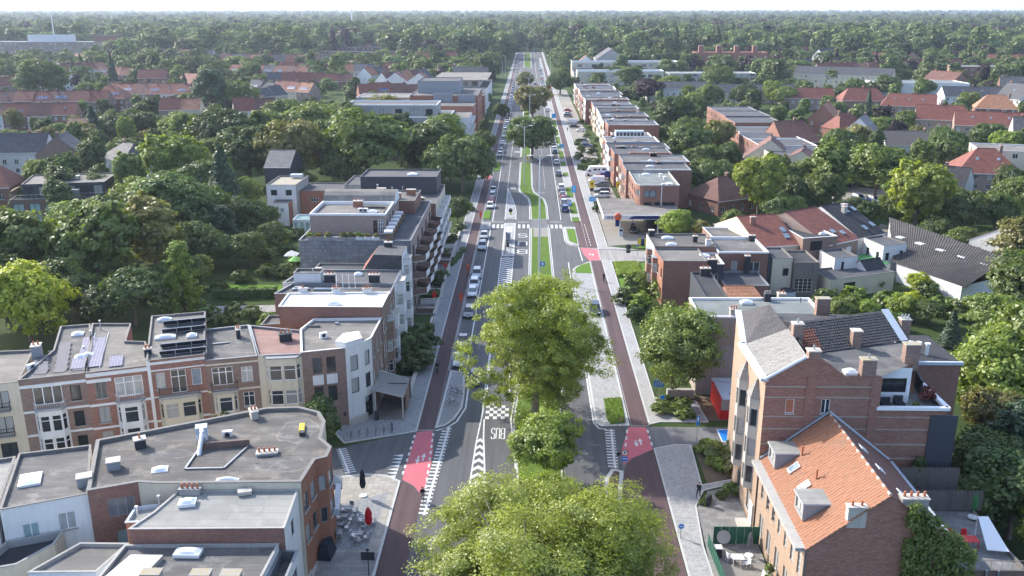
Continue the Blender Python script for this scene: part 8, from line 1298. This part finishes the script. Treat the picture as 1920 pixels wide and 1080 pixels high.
t = thing('barrier', 'wooden trestle barrier beside the pink crossing', 'barrier', (11.8, 103.3)); part(t, 'board', (11.8, 103.3, 1.0), (.9, .06, .25), 'terracotta', 1.2)
for a in (-1, 1):
    for b in (-1, 1): mb = MB(); mb.cyl((11.8 + a * .12, 103.3 + a * .35, 1.05), (11.8 + a * .12 + b * .35, 103.3 + a * .35, .05), .03, .03, 'wood_grey', 5); mb.build('leg', t)
# cafe terrace
parasol((-17.5, 85.5), 3.1, 'cloth_dark', 'closed black parasol standing alone on the pavement', .13, .3); parasol((-15.7, 78.6), 2.75, 'umbrella_red', 'closed red parasol on the cafe terrace', .13, .34, 'grey')
ti = 0
for x, y in ((-18.4, 82.0), (-18.5, 80.4), (-18.6, 78.9), (-16.4, 77.2), (-16.2, 80.0)):
    t = thing('table', 'square metal cafe table on the terrace', 'table', (x, y, .13), 'cafe tables'); mb = MB(); mb.box((x, y, .87), (.7, .7, .03), 'lead'); mb.build('tabletop', t); mb = MB(); mb.cyl((x, y, .13), (x, y, .86), .04, .04, 'steel', 6); mb.build('stem', t); mb = MB(); mb.cyl((x, y, .13), (x, y, .16), .25, .22, 'steel', 10); mb.build('base', t)
    for k in range(4): a = k * math.pi / 2 + .2; chair((x + .72 * math.sin(a), y + .72 * math.cos(a)), .13, 'steel', 'silver metal armchair at a cafe table', -a, 'silver cafe chairs around the tables')
for k in range(5): chair((-19.0, 76.6), .13 + k * .14, 'steel', 'silver armchair in the stack by the cafe wall', 1.57, 'stacked silver cafe chairs'); chair((-18.3, 76.8), .13 + k * .14, 'steel', 'silver armchair in the second stack by the cafe wall', 1.57, 'second stack of silver cafe chairs')
t = thing('tarpaulin', 'black tarpaulin draped over stored cafe gear', 'tarpaulin', (-19.3, 74.6, .13)); mb = MB(); q = [(-19.8, 73.6), (-18.5, 73.5), (-18.3, 75.6), (-19.7, 75.8)]; tq = inset(ccw(q), .35)
for i in range(4): j = (i + 1) % 4; p_ = ccw(q); mb.poly([(*p_[i], .13), (*p_[j], .13), (*tq[j], 1.7 - .2 * (j % 2)), (*tq[i], 1.7 - .2 * (i % 2))], 'cloth_dark')
mb.poly([(*tq[i], 1.7 - .2 * (i % 2)) for i in range(4)], 'cloth_dark'); mb.build('cover', t)
# cycle hoops and bicycles
for k in range(6):
    x, y = -21.4 + k * .95, 99.2 + k * .36; t = thing('bike_stand', 'dark steel bicycle hoop on the corner pavement', 'bike stand', (x, y, .12), 'bicycle hoops in a row'); mb = MB(); pts = [(x, y - .38, .12), (x, y - .36, .8), (x, y - .2, .95), (x, y + .2, .95), (x, y + .36, .8), (x, y + .38, .12)]
    for a, b in zip(pts[:-1], pts[1:]): mb.cyl(a, b, .035, .035, 'anthracite', 6)
    mb.build('hoop', t)
for k in range(4):
    x, y = -10.0 + (k % 2) * .9, 109 + k * 1.6; t = thing('bike_stand', 'steel bicycle hoop on the paved island', 'bike stand', (x, y, .12), 'hoops on the island'); mb = MB(); pts = [(x - .38, y, .12), (x - .36, y, .85), (x + .36, y, .85), (x + .38, y, .12)]
    for a, b in zip(pts[:-1], pts[1:]): mb.cyl(a, b, .035, .035, 'steel', 6)
    mb.build('hoop', t)
def bicycle(xy, rz, label, z=.12, m='anthracite'):
    t = thing('bicycle', label, 'bicycle', (*xy, z), None, rz)
    for y in (-.53, .53):
        mb = MB(); n = 16
        for k in range(n): a, b = k * 2 * math.pi / n, (k + 1) * 2 * math.pi / n; mb.cyl((0, y + .33 * math.cos(a), .34 + .33 * math.sin(a)), (0, y + .33 * math.cos(b), .34 + .33 * math.sin(b)), .022, .022, 'tyre', 5, False)
        copy_to(mb.mesh('wheel'), 'wheel', t)
    mb = MB()
    for a, b in (((0, -.4, .85), (0, .12, .32)), ((0, -.4, .78), (0, .2, .8)), ((0, .12, .32), (0, .22, .95)), ((0, .12, .32), (0, .53, .34)), ((0, .2, .78), (0, .53, .34)), ((0, -.38, .98), (0, -.53, .34))): mb.cyl(a, b, .025, .025, m, 6)
    copy_to(mb.mesh('frame'), 'frame', t); mb = MB(); mb.box((0, .24, .98), (.16, .26, .07), 'dark'); copy_to(mb.mesh('saddle'), 'saddle', t); mb = MB(); mb.cyl((-.28, -.34, 1.04), (.28, -.34, 1.04), .02, .02, 'dark', 5); copy_to(mb.mesh('handlebar'), 'handlebar', t); return t
bicycle((-9.9, 108.6), 1.5, 'dark bicycle at the nearest island hoop'); bicycle((-9.1, 111.4), 1.2, 'brown bicycle leaning at the island hoops', m='wood'); bicycle((-10.0, 112.6), 1.7, 'dark bicycle at the far island hoop'); bicycle((-16.7, 101.2), .2, 'dark bicycle at the end of the corner hoops')
# ---------------------------------------------------------------- people
def body(name, parent, J_, E_, zones):
    """one continuous skinned figure: joints {name: (x,y,z,r)}, edges, zones [(test, material)]"""
    names = list(J_); me = bpy.data.meshes.new('skin'); me.from_pydata([J_[n][:3] for n in names], [(names.index(a), names.index(b)) for a, b in E_], []); ob = bpy.data.objects.new('skin', me); COL.objects.link(ob); md = ob.modifiers.new('s', 'SKIN'); md.use_smooth_shade = True; ob.modifiers.new('d', 'SUBSURF').levels = 2
    for i, n in enumerate(names): r_ = J_[n][3]; sv = me.skin_vertices[0].data[i]; sv.radius = (r_, r_) if not hasattr(r_, '__len__') else r_; sv.use_root = n == 'pelvis'
    dg = bpy.context.evaluated_depsgraph_get(); m2 = bpy.data.meshes.new_from_object(ob.evaluated_get(dg)); bpy.data.objects.remove(ob); m2.materials.clear(); mats = []
    for t_, m in zones: mats.append(m); m2.materials.append(MATS[m])
    for p in m2.polygons:
        for k, (t_, m) in enumerate(zones):
            if t_(p.center): p.material_index = k; break
    return copy_to(m2, name, parent)
def hand(J_, E_, side, wrist, d):
    for i, (dx, l) in enumerate(((-.03, .07), (-.01, .085), (.01, .08), (.028, .06))):
        a, b = f'f{side}{i}', f'g{side}{i}'; J_[a] = (wrist[0] + dx, wrist[1] + d[1] * .07, wrist[2] + d[2] * .07, .011); J_[b] = (wrist[0] + dx, wrist[1] + d[1] * (.07 + l) - .012, wrist[2] + d[2] * (.07 + l), .009); E_ += [(f'wr{side}', a), (a, b)]
    J_[f't{side}'] = (wrist[0] + .035 * (1 if side == 'l' else -1), wrist[1] - .03, wrist[2] + d[2] * .05, .011); E_.append((f'wr{side}', f't{side}'))
def person(loc, rz, label, pose, top='cloth_dark', legs='cloth_dark', hair='dark', s=1.0):
    t = thing('person', label, 'person', loc, None, rz, s); J_ = {}; E_ = []
    if pose == 'ride':   # front is -y; seat at .98
        J_.update(pelvis=(0, .22, 1.06, .15), belly=(0, .12, 1.22, .15), chest=(0, -.02, 1.44, .165), neck=(0, -.1, 1.6, .06), head=(0, -.14, 1.72, .1), crown=(0, -.13, 1.82, .085), shl=(-.19, -.03, 1.5, .065), shr=(.19, -.03, 1.5, .065), ell=(-.26, -.18, 1.28, .05), elr=(.26, -.18, 1.28, .05), wrl=(-.25, -.33, 1.08, .036), wrr=(.25, -.33, 1.08, .036), hil=(-.1, .2, 1.02, .1), hir=(.1, .2, 1.02, .1), knl=(-.12, -.2, .82, .065), knr=(.12, -.1, .62, .065), anl=(-.11, -.02, .44, .042), anr=(.11, .12, .22, .042), tol=(-.11, -.18, .4, .04), tor=(.11, -.04, .16, .04)); d = (0, -.6, -.5)
    else:
        J_.update(pelvis=(0, 0, .95, .14), belly=(0, 0, 1.1, .14), chest=(0, 0, 1.32, .165), neck=(0, -.02, 1.5, .06), head=(0, -.04, 1.62, .095), crown=(0, -.03, 1.71, .08), shl=(-.2, 0, 1.42, .065), shr=(.2, 0, 1.42, .065), ell=(-.25, .08, 1.16, .05), elr=(.25, -.06, 1.16, .05), wrl=(-.24, .0, .92, .036), wrr=(.24, -.18, .95, .036), hil=(-.1, 0, .9, .1), hir=(.1, 0, .9, .1), knl=(-.11, -.14, .5, .068), knr=(.11, .1, .5, .068), anl=(-.11, -.2, .1, .045), anr=(.11, .32, .14, .045), tol=(-.11, -.38, .05, .045), tor=(.11, .2, .05, .045)); d = (0, -.2, -1)
    E_ += [('pelvis', 'belly'), ('belly', 'chest'), ('chest', 'neck'), ('neck', 'head'), ('head', 'crown'), ('chest', 'shl'), ('chest', 'shr'), ('shl', 'ell'), ('shr', 'elr'), ('ell', 'wrl'), ('elr', 'wrr'), ('pelvis', 'hil'), ('pelvis', 'hir'), ('hil', 'knl'), ('hir', 'knr'), ('knl', 'anl'), ('knr', 'anr'), ('anl', 'tol'), ('anr', 'tor')]
    hand(J_, E_, 'l', J_['wrl'], d); hand(J_, E_, 'r', J_['wrr'], d); zh = J_['head'][2]; zw = J_['wrl'][2]; yh = J_['head'][1]
    b = body('body', t, J_, E_, [(lambda c: c.z > zh - .14 and not (c.z > zh + .02 and c.y > yh - .06), 'skin'), (lambda c: c.z > zh, hair), (lambda c: abs(c.x) > .19 and c.z < zw + .02 and c.z > zw - .25 and c.y < .12, 'skin'), (lambda c: c.z > J_['pelvis'][2] - .02 or abs(c.x) > .2, top), (lambda c: c.z < min(J_['anl'][2], J_['anr'][2]) + .02, 'dark'), (lambda c: True, legs)])
    mb = MB()                                                             # face and hair
    hx, hy = 0, yh
    for sx in (-.035, .035): mb.box((sx, hy - .098, zh + .03), (.022, .012, .012), 'dark')
    mb.box((0, hy - .112, zh), (.022, .03, .045), 'skin'); mb.box((0, hy - .1, zh - .045), (.045, .012, .012), 'terracotta')
    for sx in (-.102, .102): mb.box((sx, hy + .01, zh + .005), (.02, .045, .06), 'skin')
    copy_to(mb.mesh('face'), 'face', t); mb = MB(); n = 10
    for i in range(n):
        for j in range(3):
            f = lambda i, j: (hx + .112 * math.cos(i * 2 * math.pi / n) * math.cos(j * .5), hy + .02 + .118 * math.sin(i * 2 * math.pi / n) * math.cos(j * .5), zh + .045 + .125 * math.sin(j * .5)); mb.poly([f(i, j), f(i + 1, j), f(i + 1, j + 1), f(i, j + 1)], hair)
    copy_to(mb.mesh('hair'), 'hair', t); return t
person((18.4, 86.0, .12), 2.6, 'pedestrian in dark clothes walking on the pale pavement', 'walk'); bicycle((-12.9, 119.8), 0, 'bicycle ridden by the cyclist on the left cycle path'); person((-12.9, 119.8, .12), 0, 'cyclist in dark jacket riding towards the camera on the left path', 'ride', 'cloth_dark', 'cloth_grey')
bicycle((14.6, 165.8), math.pi, 'bicycle ridden along the right cycle path'); person((14.6, 165.8, .12), math.pi, 'cyclist in black seen on the right cycle path', 'ride'); person((16.8, 390, .12), 0, 'walker in dark clothes on the far right pavement', 'walk', 'cloth_grey'); bicycle((-11.0, 84.6), .15, 'bicycle half hidden by the near plane tree', .03); person((-11.0, 84.6, .03), .15, 'cyclist half hidden by the near plane tree', 'ride', 'cloth_dark', 'cloth_grey')
t = thing('litter_bin', 'black litter bin on the corner house forecourt', 'bin', (19.1, 84.3, .12)); mb = MB(); mb.cyl((19.1, 84.3, .12), (19.1, 84.3, 1.2), .26, .3, 'dark', 12); mb.build('body', t); mb = MB(); mb.cyl((19.1, 84.3, 1.2), (19.1, 84.3, 1.35), .32, .2, 'dark', 12); mb.build('lid', t)
t = thing('litter_bin', 'black litter bin at the carport corner', 'bin', (-19.1, 104.3, .12)); mb = MB(); mb.cyl((-19.1, 104.3, .12), (-19.1, 104.3, 1.2), .28, .3, 'dark', 12); mb.build('body', t); mb = MB(); mb.cyl((-19.1, 104.3, 1.2), (-19.1, 104.3, 1.32), .32, .24, 'dark', 12); mb.build('lid', t)
for x, y, m, lab in ((-48.2, 177, 'white', 'white pavilion roof in the garden beside the slate block'), (-46.4, 173, 'umbrella_green', 'open green parasol in the garden beside the slate block')):
    t = thing('pavilion' if m == 'white' else 'parasol', lab, 'pavilion' if m == 'white' else 'parasol', (x, y)); mb = MB(); w_ = 1.9 if m == 'white' else 1.5; n = 4 if m == 'white' else 8
    for k in range(n): a, b = (k + .5) * 2 * math.pi / n, (k + 1.5) * 2 * math.pi / n; mb.poly([(x + w_ * math.cos(a), y + w_ * math.sin(a), 2.2), (x + w_ * math.cos(b), y + w_ * math.sin(b), 2.2), (x, y, 3.1)], m)
    mb.build('canopy', t); mb = MB(); mb.cyl((x, y, 0), (x, y, 3), .05, .05, 'white', 6); mb.build('pole', t)
# garden walls and front fences
def garden_wall(a, b, h, m, label, w=.3, name='wall', cat='wall'):
    t = thing('garden_' + name, label, cat, a); a_, b_ = Vector(a), Vector(b); c = (a_ + b_) / 2; part(t, 'masonry', (c.x, c.y, h / 2), ((b_ - a_).length, w, h), m, math.atan2(b_.y - a_.y, b_.x - a_.x)); part(t, 'coping', (c.x, c.y, h + .04), ((b_ - a_).length + .1, w + .1, .1), 'stone', math.atan2(b_.y - a_.y, b_.x - a_.x))
garden_wall((-15.9, 113), (-15.9, 128), .7, 'white', 'white front garden wall along the left pavement, near part'); garden_wall((-15.9, 129), (-15.9, 143), .7, 'brick_dark', 'dark brick front garden wall along the left pavement'); garden_wall((-15.9, 145), (-15.9, 205), .6, 'concrete', 'long low concrete wall before the balcony apartments')
for k, y in enumerate((147, 152, 158, 164, 171, 178, 184, 191, 198)): garden_wall((-19, y), (-16, y), .9, ('brick_dark', 'white', 'brick_red')[k % 3], 'cross wall between the balcony apartments front gardens')
garden_wall((-41, 128), (-70, 122), 2.2, 'wood', 'dark brown garden fence behind the terrace gardens', .12, 'fence', 'fence')
mb = MB(); sheet(mb, [(-19.4, 133), (-16, 133), (-16, 139), (-19.4, 139)], .06, 'setts'); sheet(mb, [(-19.3, 124.5), (-16, 124.5), (-16, 127.5), (-19.3, 127.5)], .06, 'paving_light'); sheet(mb, [(-19.4, 146), (-16, 146), (-16, 205), (-19.4, 205)], .05, 'slabs_dark'); o = mb.build('front_paths'); o['kind'] = 'structure'
forest()
mb = MB(); H0, H1 = -1.0, 70.0
mb.prism([(-16500, -320), (16500, -320), (16500, 30500), (-16500, 30500)], H0, H1, 'white', bottom=True)
hz = mb.build('haze'); hz['kind'] = 'stuff'; hz['label'] = 'thin bluish summer haze over the whole town'
hm = bpy.data.materials.new('haze'); hm.use_nodes = True; nt = hm.node_tree; nt.nodes.clear()
pv = nt.nodes.new('ShaderNodeVolumePrincipled'); pv.inputs['Color'].default_value = (.7, .82, 1, 1); pv.inputs['Density'].default_value = .00008; pv.inputs['Anisotropy'].default_value = .3
nt.links.new(pv.outputs[0], nt.nodes.new('ShaderNodeOutputMaterial').inputs['Volume']); hz.data.materials.clear(); hz.data.materials.append(hm)
# ---------------------------------------------------------------- labels: look-alikes are told apart by their order
from bpy_extras.object_utils import world_to_camera_view
def finish_labels():
    bpy.context.view_layer.update(); by = {}
    for o in THINGS: by.setdefault(o['label'], []).append(o)
    words = ['', 'first', 'second', 'third', 'fourth', 'fifth', 'sixth', 'seventh', 'eighth', 'ninth', 'tenth', 'eleventh', 'twelfth']
    def w(n): return words[n] if n < 13 else f"{n}{'st' if n % 10 == 1 else 'nd' if n % 10 == 2 else 'rd' if n % 10 == 3 else 'th'}" if n not in (11, 12, 13) else f'{n}th'
    for lab, os_ in by.items():
        if len(os_) < 2: continue
        xs = [world_to_camera_view(S, cam, o.matrix_world.translation).x for o in os_]; ys = [o.matrix_world.translation.y for o in os_]
        row = max(ys) - min(ys) > 25 and max(xs) - min(xs) < .12
        os_.sort(key=lambda o: o.matrix_world.translation.y if row else world_to_camera_view(S, cam, o.matrix_world.translation).x)
        for i, o in enumerate(os_):
            o['label'] = f"{lab}, {w(i + 1)} {'from the camera' if row else 'from the left'}"
            if 'group' not in o: o['group'] = lab
finish_labels()
